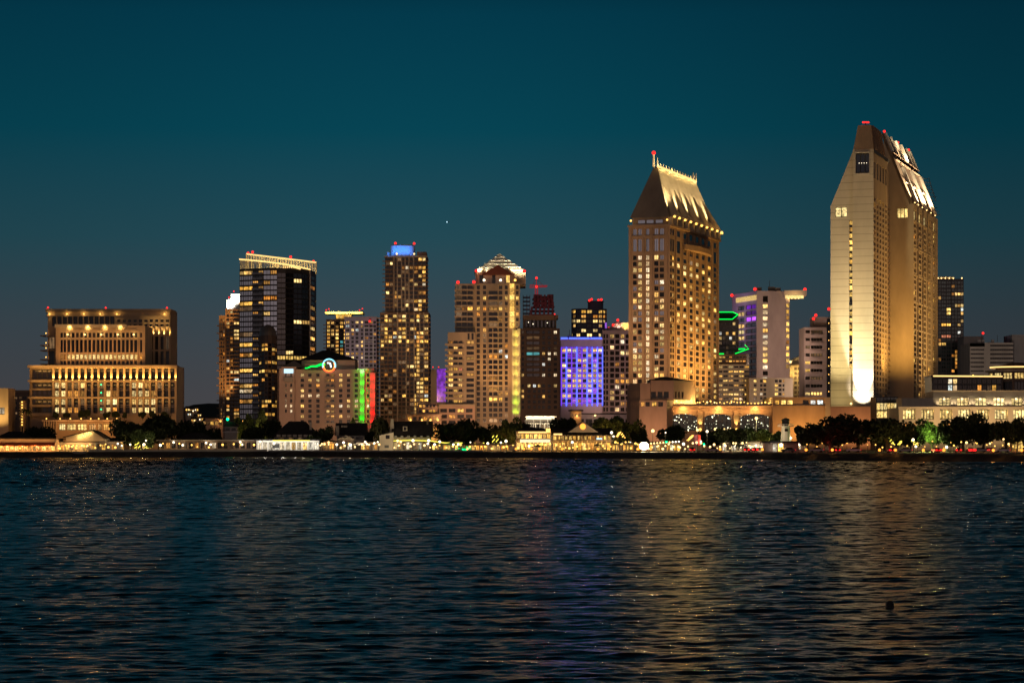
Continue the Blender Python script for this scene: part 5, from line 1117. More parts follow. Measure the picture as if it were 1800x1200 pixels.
    for h in FF[3:]: mb.poly([h.p(0, GROUND), h.p(h.L, GROUND), h.p(h.L, z2(703)), h.p(0, z2(703))])
    mb.poly([h.p(0, z2(703)) for h in FF], 1); b.part('wall', mb, ['pink_stucco', 'roof_gravel']); b.win(FF[0], o0, 'dark', .6); b.win(f, o1, chooser({'amber': .3, 'gold': .15}, 3), .6); b.win(FF[2], o2, 'dark', .6)
    q1 = Face(FF[0].xy(0, -.3), FF[0].xy(FF[0].L, -.3)); q2 = Face(q1.B, (bx(1143, D2 + .6), D2 + .6)); mb = MB(); ou = facade(mb, q1, z2(703), z2(673), [(q1.L * k / 5 + .4, q1.L * k / 5 + 1.3) for k in range(5)], [(z2(700), z2(687))], 0, .5); q = lambda p, z_: (p[0], p[1], z_)
    mb.poly([q2.p(0, z2(703)), q2.p(q2.L, z2(703)), q2.p(q2.L, z2(673)), q2.p(0, z2(673))]); qb = [q1.A + Vector((0, 26)), q2.B + Vector((0, 30))]
    for p0, p1 in ((q2.B, qb[1]), (qb[1], qb[0]), (qb[0], q1.A)): h = Face(p0, p1); mb.poly([h.p(0, z2(703)), h.p(h.L, z2(703)), h.p(h.L, z2(673)), h.p(0, z2(673))])
    mb.poly([q(p, z2(673)) for p in (q1.A, q1.B, q2.B, qb[1], qb[0])]); b.part('setback_wall', mb, 'pink_stucco'); b.win(q1, ou, 'dark', .5)
    G = rect(1143.5, 1184, D2 + 2, 24, 0); g = G[0]; G2 = Face(g.B, (g.B.x + 9, g.B.y + 18)); mb = MB(); oo = facade(mb, g, z2(702), z2(667.5), g.cols([(1144.5, 1153), (1156, 1164.5), (1167, 1175.5)]), [(z2(699), z2(688))], 0, .5)
    og = facade(mb, G2, z2(702), z2(668.5), [(1.6, 3.4), (4.8, 6.8), (8.4, 10.4)], [(z2(699), z2(687.5))], 0, .5)
    bk = [g.A + Vector((0, 26)), Vector((G2.B.x, g.A.y + 26))]
    for p0, p1 in ((G2.B, bk[1]), (bk[1], bk[0]), (bk[0], g.A)): h = Face(p0, p1); mb.poly([h.p(0, z2(702)), h.p(h.L, z2(702)), h.p(h.L, z2(668)), h.p(0, z2(668))])
    b.part('setback_wall', mb, 'pink_stucco'); b.win(g, oo, 'dark', .5, 3); b.win(G2, og, 'dark', .5)
    mb = MB(); e = [(g.A.x - 1, g.A.y - 1, z2(668)), (g.B.x + 1, g.B.y - 1, z2(668)), (G2.B.x + 1, G2.B.y, z2(668)), (bk[1].x, bk[1].y, z2(668)), (bk[0].x - 1, bk[0].y, z2(668))]
    cx_, cy_ = bx(1168, D2 + 14), D2 + 14; t = [(cx_ + (p[0] - cx_) * .12, cy_ + (p[1] - cy_) * .12, z2(660.5)) for p in e]; mb.loft(e, t); b.part('roof', mb, 'roof_shingle')
    G3 = rect(1184, 1222, D2 + 22, 20); g3 = G3[0]; mb = MB(); o3 = facade(mb, g3, z2(716), z2(677), g3.cols([(1208, 1211.5)]), [(z2(698), z2(689))], 0, .5)
    for h in G3[1:]: mb.poly([h.p(0, z2(716)), h.p(h.L, z2(716)), h.p(h.L, z2(677)), h.p(0, z2(677))])
    mb.poly([h.p(0, z2(677)) for h in G3]); b.part('wing_wall', mb, 'pink_stucco'); b.win(g3, o3, 'dark', .5)
    point(b.root, b.loc, g3.p(g3.L * .6, z2(704), 3), 1600, GOLD)
    for i in range(5): point(b.root, b.loc, f.p(f.L * .3 * i - 2, 8, 16), 1900, (1, .50, .24), 1)
    b.done()
podium()

# ================================================================== towers between the two big hotels
def between():
    # black stepped tower with green neon arrows
    D = 1275; F = rect(1262, 1298, D, 22); b = Bld('black_tower', 'black glass tower with green neon outlined roof planes', 'building', F); f = F[0]; z = lambda py: hz(py, D); mb = MB()
    o = facade(mb, f, GROUND, z(560), colx(f, 1264, 6, 6, 4.6), rowz(f, 566, 8.4, 15, 6), 0, .3); b.shell(mb, GROUND, z(560), 0, (0,)); b.part('wall', mb, 'black_box'); b.win(f, o, chooser({'dim': .10, 'warm': .05, 'cool': .05}, 11), .3)
    mb = MB(); top = [(bx(1262, D - 6), D - 6, z(562)), (bx(1287, D - 6), D - 6, z(562)), (bx(1297, D - 1), D - 1, z(553)), (bx(1288, D + 14), D + 14, z(546)), (bx(1262, D + 14), D + 14, z(546))]; mb.loft(top, [(p[0], p[1], p[2] - 1.2) for p in top]); b.part('roof_plane', mb, 'black_box')
    mb = MB(); mb.tube([(p[0], p[1] - .6, p[2]) for p in top], .2, 5); b.part('neon_line', mb, 'neon_green')
    G = rect(1290, 1317, D - 14, 12); g = G[0]; zg = lambda py: hz(py, D - 14); mb = MB()
    for h in G: mb.poly([h.p(0, GROUND), h.p(h.L, GROUND), h.p(h.L, zg(622)), h.p(0, zg(622))])
    mb.poly([h.p(0, zg(622)) for h in G]); b.part('side_block', mb, 'black_box')
    mb = MB(); mb.tube([g.p(g.u(1292), zg(621.5), .8), g.p(g.u(1316), zg(613), .8), g.p(g.u(1309), zg(606), .8)], .2, 5); mb.tube([g.p(g.u(1298), zg(613.5), .8), g.p(g.u(1309), zg(613), .8)], .3, 5); b.part('neon_line', mb, 'neon_green')
    mb = MB(); mb.tube([f.p(.3, z(622), 1), f.p(f.u(1272), z(622), 1)], .3, 4); b.part('neon_line', mb, 'neon_green'); b.done()
    # pale office block with window bands
    D = 1240; F = rect(1260, 1317, D, 20); b = Bld('band_office', 'pale office block striped with window bands, behind the lantern lit terrace', 'building', F); f = F[0]; z = lambda py: hz(py, D); mb = MB()
    o = facade(mb, f, GROUND, z(640), colx(f, 1262, 9.4, 6, 8.0), rowz(f, 643, 8, 8, 3.6), 0, .5)
    G = rect(1262, 1312, D + 5, 12); g = G[0]; o2 = facade(mb, g, z(640), z(622), colx(g, 1264, 6, 8, 4.6), rowz(g, 626, 7, 2, 3), 1, .4)
    for h in G[1:]: mb.poly([h.p(0, z(640)), h.p(h.L, z(640)), h.p(h.L, z(622)), h.p(0, z(622))], 1)
    b.shell(mb, GROUND, z(640), 0, (0,), True, 2); mb.poly([h.p(0, z(622)) for h in G], 2); b.part('wall', mb, ['pale_concrete', 'dark_brown_stone', 'roof_gravel'])
    b.win(f, o, chooser({'gold': .3, 'warm': .2, 'amber': .15}, 17), .5); b.win(g, o2, chooser({'gold': .3, 'amber': .2}, 18), .4)
    spot(b.root, b.loc, (bx(1300, 1165), 1165, 30), f.p(f.L / 2, 32), 15000, (1, .62, .36), 80, .9, 2); b.done()
    # slab tower with cantilevered roof
    D = 1300; F = corner(1287, 1330, 1330.5, D, 0); A = Vector((bx(1287, D + 34), D + 34)); C = Vector((bx(1330, D), D)); Rr = Vector((bx(1383, D + 3), D + 3)); E = Rr + (A - C)
    FF = [Face(A, C), Face(C, Rr), Face(Rr, E), Face(E, A)]; b = Bld('cantilever_tower', 'pale slab tower with a cantilevered roof wing and a stack of lit stair windows', 'building', FF); f, g = FF[0], FF[1]; z = lambda py: hz(py, D); zt = z(511)
    mb = MB(); rows = [(z(534 + 10.7 * k + 7.6), z(534 + 10.7 * k)) for k in range(13)]
    o = facade(mb, g, GROUND, zt, g.cols([(1341, 1350)]), rows + [(z(531), z(520))], 0, .5)
    fc = [(f.L * .22, f.L * .50), (f.L * .55, f.L * .97)]
    o2 = facade(mb, f, GROUND, zt, fc, rows[:-0 or None] , 1, .5)
    b.shell(mb, GROUND, zt, 0, (0, 1), True, 2); b.part('wall', mb, ['mauve_stone', 'lilac_stone', 'roof_gravel'])
    r = random.Random(2); b.win(g, o, lambda i, j: 'dark' if j in (13, 1) else ('warm' if r.random() < .5 else 'white'), .5, 1)
    b.win(f, o2, lambda i, j: 'ledp' if (i == 1 and j >= 10) else ('office' if i == 0 and r.random() < .35 else 'grey'), .5, 2)
    mb = MB(); mb.fbox(f, f.L * .2, f.L, z(527), z(518.5), .01, .6); b.part('lit_band', mb, 'lit_hall')
    # stair glazing on the right edge
    S_ = rect(1381, 1388, D + 1.5, 10); s_ = S_[0]; mb = MB(); o3 = facade(mb, s_, GROUND, z(524), [(s_.u(1382), s_.L - .2)], [(z(533 + 10.7 * k + 7.5), z(533 + 10.7 * k)) for k in range(11)], 0, .3)
    for h in S_[1:]: mb.poly([h.p(0, GROUND), h.p(h.L, GROUND), h.p(h.L, z(524)), h.p(0, z(524))])
    b.part('stair_wall', mb, 'mauve_stone'); b.win(s_, o3, lambda i, j: 'gold' if j % 4 else 'amber', .3, 1)
    rooftop(b, g, zt, 17, 3)
    # cantilever wing
    x0, x1, x2 = bx(1379, D), bx(1418.5, D), bx(1404, D); y0, y1 = D + 1, D + 16; mb = MB()
    prof = [(x0, z(524)), (x2, z(524)), (x1, z(520)), (x1, z(509.6)), (x0, z(510.2))]; mb.loft([(x, y0, q) for x, q in prof], [(x, y1, q) for x, q in prof]); b.part('roof_wing', mb, 'mauve_stone')
    mb = MB(); mb.box(x0 + .5, bx(1413, D), y0 - .25, y0 - .01, z(524.5), z(518.5)); b.part('lit_band', mb, 'lit_hall')
    for px in (1386, 1392, 1398, 1404, 1410): b.bulb((bx(px, D), y0 - .9, z(524.2 - max(0, px - 1404) * .3)), 'bulb_warm', .42)
    for px in (1390, 1402): p = V3((bx(px, D), y0 - 3, z(531))); spot(b.root, b.loc, p, p + V3((0, 3, 3)), 1600, GOLD, 100, .9)
    for px, py in ((1327, 508), (1286.5, 519), (1415, 508.5)): b.beacon(px, py, D + (30 if px < 1300 else 4), .8)
    [spot(b.root, b.loc, (bx(px, 1243), 1243, 40), g.p(g.L * .5, 58), 30000, (1, .62, .40), 85, .9, 2) for px in (1335, 1375)]; spot(b.root, b.loc, f.p(f.L * .5, z(560), 30), f.p(f.L * .5, z(545)), 10000, (.9, .55, 1), 90, .9, 1); b.done()
    # low panels in front of it
    D = 1220; F = rect(1317, 1394, D, 16); b = Bld('panel_block', 'low block of pale blank panels alternating with lit window bays, under the cantilevered tower', 'building', F); f = F[0]; z = lambda py: hz(py, D); mb = MB()
    o = facade(mb, f, GROUND, z(664), f.cols([(1325, 1330), (1336, 1340.5), (1342, 1347), (1362, 1367.5), (1369, 1374), (1375.5, 1379)]), rowz(f, 667, 7.6, 5, 5), 0, .5); b.shell(mb, GROUND, z(664), 0, (0,), True, 1); b.part('wall', mb, ['pale_concrete', 'roof_gravel']); b.win(f, o, chooser({'gold': .35, 'white': .12, 'amber': .1}, 27), .5)
    spot(b.root, b.loc, (bx(1355, 1160), 1160, 26), f.p(f.L / 2, 30), 32000, (1, .62, .38), 90, .9, 2); b.done()
    # stepped building with the domed roof
    D = 1340; F = rect(1368, 1416, D, 20); b = Bld('domed_block', 'stepped block with a shallow arched roof and warm corner windows', 'building', F); f = F[0]; z = lambda py: hz(py, D); mb = MB()
    o = facade(mb, f, GROUND, z(641), f.cols([(1370, 1388), (1396, 1401), (1402.5, 1407), (1408.5, 1413)]), rowz(f, 645, 8.4, 7, 5), 0, .5); b.shell(mb, GROUND, z(641), 0, (0,), True, 1); b.part('wall', mb, ['tan_concrete', 'roof_gravel']); b.win(f, o, lambda i, j: 'dark' if i == 0 else ('gold' if (i * 7 + j * 3) % 3 == 0 else 'dim'), .5)
    mb = MB(); a = [(bx(1388 + 27 * k / 10, D + 2), hz(641, D) + 5.2 * math.sin(math.pi * (.1 + .4 * k / 10))) for k in range(11)]; pr = [(a[0][0], z(641))] + a + [(a[-1][0], z(641))]; mb.loft([(x, D + 2, q) for x, q in pr], [(x, D + 16, q) for x, q in pr]); b.part('arched_roof', mb, 'grey_concrete')
    b.bulb(f.p(f.u(1389), z(636), 1), 'bulb_warm', 1.0, 2500, PALE)
    for px in (1396, 1410): point(b.root, b.loc, f.p(f.u(px), z(655), 4), 1800, GOLD)
    b.done()
    # grey slab with dark balconies
    D = 1270; F = rect(1414, 1453, D, 24, 0); b = Bld('grey_slab', 'grey office slab with long dark balcony slots, squeezed beside the floodlit tower', 'building', F); f = F[0]; z = lambda py: hz(py, D); mb = MB()
    o = facade(mb, f, GROUND, z(575), f.cols([(1416, 1424), (1425.5, 1446)]), rowz(f, 580, 13.6, 9, 5.5), 0, 1.2); b.shell(mb, GROUND, z(575), 0, (0,), True, 1)
    G = rect(1430, 1468, D + 6, 16); g = G[0]
    for h in G: mb.poly([h.p(0, z(575) - 60), h.p(h.L, z(575) - 60), h.p(h.L, z(556)), h.p(0, z(556))])
    mb.poly([h.p(0, z(556)) for h in G], 1); b.part('wall', mb, ['mauve_stone', 'roof_gravel']); b.win(f, o, lambda i, j: 'gold' if (i, j) in ((0, 3), (0, 4)) else 'warm' if (i, j) in ((1, 0), (0, 0)) else 'dim' if (i + j) % 3 == 0 else 'dark', 1.2, 4)
    for k in range(9): mb = MB(); mb.fbox(f, f.u(1425), f.u(1446.5), z(590 + 13.6 * k), z(587.6 + 13.6 * k), -.8, .9); b.part('balcony', mb, 'mauve_stone')
    mb = MB(); h = Face(f.xy(f.L + .1, 0), f.xy(f.L + 3.2, -3)); mb.poly([h.p(0, GROUND), h.p(h.L, GROUND), h.p(h.L, z(560)), h.p(0, z(560))]); b.part('stair_glass', mb, 'glass_dark')
    for k in range(9): b.bulb(f.p(f.u(1456.5), z(568 + 15 * k), .8), 'bulb_gold', .34)
    for px, py in ((1430, 560), (1434, 554), (1457, 543)): b.beacon(px, py, D + 6, .75)
    spot(b.root, b.loc, (bx(1430, 1190), 1190, 26), f.p(f.L * .5, 46), 42000, (1, .66, .46), 75, .9, 2); b.done()
between()

# ================================================================== tallest floodlit tower on the right
def tall_tower():
    D = 1130; th = 17; z = lambda py: hz(py, D)
    c, s = math.cos(rad(th)), math.sin(rad(th)); U = Vector((c, -s)); Wd = Vector((s, c))
    def run(P0, d, px): k = (px - CX) / FOC; return (k * P0.y - P0.x) / (d.x - k * d.y)
    C = Vector((bx(1535.5, D), D)); B0 = C - U * run(C, -U, 1499); Sd = C + Wd * run(C, Wd, 1562)          # pier front and its side
    fB, fS = Face(B0, C), Face(C, Sd)
    A1 = B0 + Wd * 1.6; A0 = A1 - U * run(A1, -U, 1460); fA = Face(A0, A1)
    Kx = Sd + U * 0; C0 = Sd + Wd * 2.5; C0 = C0 + U * run(C0, U, 1566); C1 = C0 + U * run(C0, U, 1603.5); C2 = C1 + Wd * run(C1, Wd, 1646)
    fC, fR = Face(C0, C1), Face(C1, C2)
    b = Bld('floodlit_tower', 'tallest tower, floodlit golden blank walls with sloping shoulders and red roof beacons', 'building', [fB, fS, Face(Sd, C0), fC, fR, Face(C2, A0)])
    depthA = (C2 - C1).length + 20
    # left wing: end wall with one sloping shoulder
    mb = MB(); zL, zT = z(360), z(262); back = Wd * 46
    win_u = (fA.u(1467.5), fA.u(1488.5)); w0, w1 = z(379.5), z(361.5); u500 = fA.L
    strip = (fA.u(1492.8), fA.u(1498.2)); sl_u = (fA.u(1460), fA.u(1498))
    def q(f, a, b_, lo, hi, m=0): mb.poly([f.p(a, lo), f.p(b_, lo), f.p(b_, hi), f.p(a, hi)], m)
    rowsS = [(z(386 + 11.45 * k + 8.2), z(386 + 11.45 * k)) for k in range(23)]
    rowsS = sorted(rowsS + [(z(386 + 11.45 * k + 11.4), z(386 + 11.45 * k + 8.25)) for k in range(22)])
    # wall with the stair strip on its right and the square window under the shoulder
    o = facade(mb, fA, GROUND, w0, [strip], rowsS, 0, .5)
    o2 = facade(mb, fA, w0, w1, [win_u], [(w0, w1 - .02)], 0, 1.2)
    zs = lambda u: zL + (zT - zL) * max(0, u / fA.L)
    mb.poly([fA.p(0, w1), fA.p(fA.L, w1), fA.p(fA.L, zT), fA.p(0, zL)])
    p3 = lambda P, zz: V3((P.x, P.y, zz))
    mb.poly([p3(A0, GROUND), p3(A0 + back, GROUND), p3(A0 + back, zL), p3(A0, zL)]); mb.poly([p3(A0, zL), p3(A0 + back, zL), p3(A1 + back, zT), p3(A1, zT)]); mb.poly([p3(A0 + back, GROUND), p3(A1 + back, GROUND), p3(A1 + back, zT), p3(A0 + back, zL)])
    b.part('wing_wall', mb, 'panel_wall'); r = random.Random(8)
    b.win(fA, o, lambda i, j: 'black' if j % 2 or j in (20, 8) else 'gold' if r.random() < .6 else 'warm', .5, 1); b.win(fA, o2, 'hall', 1.2, 2)
    # central pier
    mb = MB(); big = (fB.u(1504), fB.u(1528), z(304), z(268))
    o3 = facade(mb, fB, GROUND, zT, [(big[0], big[1])], [(big[2], big[3])], 0, 1.0)
    n = 36; rowsW = [(z(346 + 9.85 * k + 6.2), z(346 + 9.85 * k)) for k in range(n)]
    cw = [(fS.L * (k + .14) / 5.4, fS.L * (k + .70) / 5.4) for k in range(5)]
    o4 = facade(mb, fS, GROUND, zT, cw, rowsW + [(z(312), z(283))], 1, .8)
    Bk = B0 + (Sd - C); h = Face(B0 + (Sd - C), B0); mb.poly([h.p(0, GROUND), h.p(h.L, GROUND), h.p(h.L, zT), h.p(0, zT)]); mb.poly([p3(B0, zT), p3(C, zT), p3(Sd, zT), p3(Bk, zT)])
    h = Face(Sd, Bk); mb.poly([h.p(0, GROUND), h.p(h.L, GROUND), h.p(h.L, zT), h.p(0, zT)])
    b.part('pier_wall', mb, ['panel_wall', 'tan_concrete']); b.win(fB, o3, 'black', 1.0, 3)
    lm = {(1, 35): 'gold', (2, 35): 'gold', (3, 35): 'gold', (0, 34): 'gold', (1, 34): 'amber', (2, 32): 'amber', (0, 28): 'gold', (1, 28): 'amber', (0, 25): 'gold', (2, 25): 'gold', (3, 25): 'amber', (0, 29): 'amber', (4, 31): 'gold', (4, 25): 'amber', (0, 20): 'amber'}
    rs = random.Random(5); b.win(fS, o4, lambda i, j: lm.get((i, j)) or ('amber' if rs.random() < .05 else 'dim' if rs.random() < .06 else 'dark'), .8, 1)
    for k in range(4): p = fB.p(big[0] + (big[1] - big[0]) * (.25 + .18 * k), z(286), -.4); b.bulb(p, 'bulb_white', .22)
    mb = MB(); 
    for ua, ub, za, zb_ in ((big[0] - .35, big[1] + .35, big[3], big[3] + .4), (big[0] - .35, big[1] + .35, big[2] - .4, big[2])): mb.fbox(fB, ua, ub, za, zb_, .002, .35)
    for ua in (big[0] - .35, big[1]): mb.fbox(fB, ua, ua + .35, big[2], big[3], .002, .35)
    b.part('window_surround', mb, 'pale_stone')
    # little balconies in the notch at the far end of the pier's side
    for k in range(n):
        mb = MB(); mb.fbox(fS, fS.L * .955, fS.L + 1.8, z(353.5 + 9.85 * k), z(351.5 + 9.85 * k), -1, .5); b.part('balcony', mb, 'dark_brown_stone')
    # crown above the pier: sloping hood running back
    mb = MB(); zc = z(219); L_ = 30
    base = [fB.p(.2, zT, 0), fB.p(fB.L, zT, 0), p3(C + Wd * L_, zT), p3(B0 + Wd * L_ + U * .2, zT)]
    tp = [fB.p(fB.u(1507.5), zc, -1.2), fB.p(fB.u(1530), zc, -1.2), p3(C + Wd * (L_ - 2) - U * 1.6, zc), p3(B0 + Wd * (L_ - 2) + U * 2.6, zc)]; mb.loft(base, tp)
    b.part('crown', mb, 'brown_stone')
    for k in range(5):                                             # dark ribs on the crown's right slope
        t = (k + .6) / 5.2; a = base[1].lerp(base[2], t); d = tp[1].lerp(tp[2], t); sd = V3((Wd.x, Wd.y, 0)) * .7; nn = V3((U.x, U.y, 0)); mb = MB(); mb.loft([a - sd, a + sd, a + sd + nn * 1.1, a - sd + nn * 1.1], [d - sd, d + sd, d + sd + nn * .9, d - sd + nn * .9]); b.part('crown_rib', mb, 'dark_brown_stone')
    mb = MB(); p = tp[0].lerp(tp[1], .6); mb.tube([p, p + V3((0, 0, 1.0))], .3, 5, 1); mb.tube([p + V3((-1.5, 0, 1.2)), p + V3((1.5, 0, 1.2))], .36, 6, 0); b.part('beacon', mb, ['beacon_red', 'dark_metal'])
    mb = MB(); mb.fbox(fS, 1.0, fS.L - 1.0, zT - 1.6, zT - .2, .01, .4); b.part('louvre_band', mb, 'dark_metal')
    # right wing: blank end wall with one sloping shoulder, window side, slanted roof with lit beams
    zE = hz(357, C1.y); kx = run(C0, U, 1553); zR = hz(233, C0.y); K0 = C0 + U * kx
    mb = MB(); sq = (fC.u(1576.5), fC.u(1595.5)); s0, s1 = hz(384, C0.y), hz(366, C0.y)
    o5 = facade(mb, fC, GROUND, s1 + .3, [sq], [(s0, s1)], 0, 1.2); mb.poly([fC.p(0, s1 + .3), fC.p(fC.L, s1 + .3), fC.p(fC.L, zE), p3(K0, zR), p3(K0, s1 + .3)])
    mb.poly([p3(K0, GROUND), p3(C0, GROUND), p3(C0, s1 + .3), p3(K0, s1 + .3)])
    mR = rowsR = [(hz(390 + 9.95 * k + 7.0, C1.y), hz(390 + 9.95 * k, C1.y)) for k in range(32)]
    cR = [(fR.L * (k + .14) / 5, fR.L * (k + .80) / 5) for k in range(5)]
    o6 = facade(mb, fR, GROUND, zE, cR, rowsR + [(hz(384, C1.y), hz(367, C1.y))], 1, .8)
    C2b = C2 - U * fC.L; mb.poly([p3(C2, GROUND), p3(C2b, GROUND), p3(C2b, zE + 6), p3(C2, zE)]); b.part('gable_wall', mb, ['tan_concrete', 'tan_concrete'])
    b.win(fC, o5, 'hall', 1.2, 3); rr = random.Random(19)
    b.win(fR, o6, lambda i, j: ('hall' if rr.random() < .6 else 'amber') if j == 32 else ('gold' if rr.random() < .5 else 'amber') if rr.random() < (.8 if j == 27 else .35 if j in (28, 29) else .17) else ('dim' if rr.random() < .12 else 'dark'), .8, 2)
    for k in range(7): mb = MB(); zz = hz(388 + 48 * k, C1.y); mb.fbox(fR, .1, fR.L - .1, zz, zz + .8, .002, .45); b.part('band_course', mb, 'tan_concrete')
    for k in range(6): mb = MB(); u = min(fR.L - .4, max(.4, fR.L * k / 5)); mb.fbox(fR, u - .35, u + .35, GROUND, zE - .3, .003, .7); b.part('pilaster', mb, 'tan_concrete')
    # roof plane
    e0, e1, r0, r1 = p3(C1, zE), p3(C2, zE), p3(K0, zR), p3(K0 + (C2 - C1), zR)
    mb = MB(); dn = V3((-U.x, -U.y, -.4)) * 1.2; mb.loft([e0, e1, r1, r0], [e0 + dn, e1 + dn, r1 + dn, r0 + dn]); mb.poly([r0, r1, p3(K0 + (C2 - C1), GROUND), p3(K0, GROUND)]); b.part('roof', mb, 'dark_brown_stone')
    nrm = (e1 - e0).cross(r0 - e0).normalized()
    if nrm.z < 0: nrm = -nrm
    def onroof(a, t): return (e0.lerp(e1, a)).lerp(r0.lerp(r1, a), t)
    along = (e1 - e0).normalized()
    def beam(a, t0, t1, w_, h_, name, mat):
        A_, B_ = onroof(a, t0), onroof(a, t1); mb = MB(); mb.loft([A_ - along * w_ + nrm * .02, A_ + along * w_ + nrm * .02, A_ + along * w_ + nrm * h_, A_ - along * w_ + nrm * h_], [B_ - along * w_ + nrm * .02, B_ + along * w_ + nrm * .02, B_ + along * w_ + nrm * h_, B_ - along * w_ + nrm * h_]); b.part(name, mb, mat)
    for a in (.18, .58, .95): beam(a, .02, .60 - .06 * (a < .3), 1.5, 1.3, 'roof_beam', 'pale_metal')
    for a in (.02, .22, .42, .62, .82, .98): beam(a, .73, .995, 1.1, 1.0, 'roof_beam', 'pale_metal')
    for t in (.30,):
        A_, B_ = onroof(.03, t) + nrm * .7, onroof(.97, t) + nrm * .7; mb = MB(); mb.tube([A_, B_], .14, 4); b.part('roof_rail', mb, 'pale_metal')
    for t in (.62, .71): A_, B_ = onroof(.0, t) + nrm * .6, onroof(1, t) + nrm * .6; mb = MB(); mb.tube([A_, B_], .5, 5); b.part('roof_rail', mb, 'dark_brown_stone')
    for a in (.06, .2, .36, .54, .72, .9): p = onroof(a, .0) + nrm * 2.4 + V3((U.x, U.y, 0)) * .6; spot(b.root, b.loc, p, onroof(a, .46), 150000, PALE, 58, .9, .4); b.bulb(onroof(a, .0) + V3((U.x, U.y, 0)) * .5 + V3((0, 0, .6)), 'bulb_warm', .42)
    for a in (.1, .35, .6, .88): p = onroof(a, .70) + nrm * 2.6; spot(b.root, b.loc, p, onroof(a, .90), 40000, PALE, 80, .9, .4)
    # scaffold of thin rails at the far end
    for k in range(11): t = .05 + .055 * k; A_ = onroof(1.0, t); ln = 4.5 - k * .12; mb = MB(); mb.tube([A_ + nrm * .6, A_ + V3((Wd.x, Wd.y, 0)) * 3 + V3((U.x, U.y, 0)) * ln * (.5 if k < 5 else 1)], .13, 4); b.part('scaffold_rail', mb, 'steel')
    mb = MB(); mb.tube([onroof(1, .35) + V3((U.x * 4, U.y * 4, 0)) + V3((Wd.x * 3, Wd.y * 3, -3)), onroof(1, .62) + V3((U.x * 4, U.y * 4, 0)) + V3((Wd.x * 3, Wd.y * 3, 0))], .16, 4); b.part('scaffold_pole', mb, 'steel')
    for a in (.03, .97): p = onroof(a, 1.0) + V3((0, 0, .9)); mb = MB(); mb.ball(p, .6); b.part('beacon', mb, 'beacon_red')
    p = onroof(.55, 1.0) + V3((0, 0, .6)); mb = MB(); mb.ball(p, .5); b.part('beacon', mb, 'beacon_red')
    # floodlights on the podium roof washing the walls
    zb = z(711)
    p = fB.p(fB.L * .5, zb - 2, 4.2); spot(b.root, b.loc, p, fB.p(fB.L * .5, zb + 14, .4), 210000, (1, .93, .84), 40, .4, .4)
    p = fB.p(fB.L * .5, zb + 2, 6); spot(b.root, b.loc, p, fB.p(fB.L * .5, zb + 5), 11000, (1, .92, .8), 84, .4, .4)
    p = fA.p(fA.L * .42, zb + 4, 11); spot(b.root, b.loc, p, fA.p(fA.L * .42, zb + 5), 3200, (1, .80, .36), 105, .9, .4)
    p = fB.p(fB.L * .5, zb + 1, 26); spot(b.root, b.loc, p, fB.p(fB.L * .5, z(520)), 150000, (1, .84, .46), 60, 1.0, .8)
    p = fB.p(fB.L * .5, zb + 1, 40); spot(b.root, b.loc, p, fB.p(fB.L * .5, z(370)), 60000, (1, .62, .34), 46, 1.0, .8)
    p = fA.p(fA.L * .45, zb + 1, 22); spot(b.root, b.loc, p, fA.p(fA.L * .45, z(580)), 95000, (1, .84, .42), 70, 1.0, .8)
    p = fA.p(fA.L * .4, zb + 1, 40); spot(b.root, b.loc, p, fA.p(fA.L * .4, z(430)), 70000, (1, .66, .32), 46, 1.0, .8)
    p = fR.p(fR.L * .4, 34, 52); spot(b.root, b.loc, p, fR.p(fR.L * .45, 70), 225000, (1, .57, .18), 100, 1.0, 1)
    p = fC.p(fC.L * .7, 34, 26); spot(b.root, b.loc, p, fC.p(fC.L * .6, 68), 56000, (1, .52, .10), 112, 1.0, 1)
    p = fS.p(fS.L * .5, 30, 52); spot(b.root, b.loc, p, fS.p(fS.L * .5, 72), 175000, (1, .53, .16), 90, 1.0, 1)
    b.bulb(fA.p(fA.u(1497), z(709), 1.5), 'bulb_warm', .7)
    b.done()
    # plain base it stands on, glass entrance beside it
    D2 = 1085; F = rect(1448, 1542, D2, 26); b2 = Bld('tower_plinth', 'blank terracotta plinth under the floodlit tower, behind the dark trees', 'building', F); f = F[0]; z2 = lambda py: hz(py, D2); mb = MB(); b2.shell(mb, GROUND, z2(715), 0, (), True, 1); b2.part('wall', mb, ['pink_stucco', 'roof_gravel']); mb = MB(); mb.fbox(f, -.3, f.L + .3, z2(717), z2(714), -1, .5); b2.part('cornice', mb, 'tan_stucco')
    for px in (1475, 1505, 1530): p = f.p(f.u(px), 6, 10); spot(b2.root, b2.loc, p, f.p(f.u(px), 12), 3800, (1, .45, .16), 120, .9, .6)
    b2.done()
    D3 = 1020; F = rect(1540, 1579, D3, 16); b3 = Bld('glass_entrance', 'dark glass entrance box with a lit grid of panes, right of the terracotta plinth', 'building', F); f = F[0]; z3 = lambda py: hz(py, D3); mb = MB()
    o = facade(mb, f, GROUND, z3(697), colx(f, 1541.2, 6.2, 6, 5.6), [(z3(735), z3(721.5)), (z3(720.8), z3(707.5)), (z3(706), z3(698))], 0, .3); b3.shell(mb, GROUND, z3(697), 0, (0,)); b3.part('wall', mb, 'black_box'); b3.win(f, o, lambda i, j: 'teal' if j == 2 else 'hall', .3, 1); b3.done()
tall_tower()

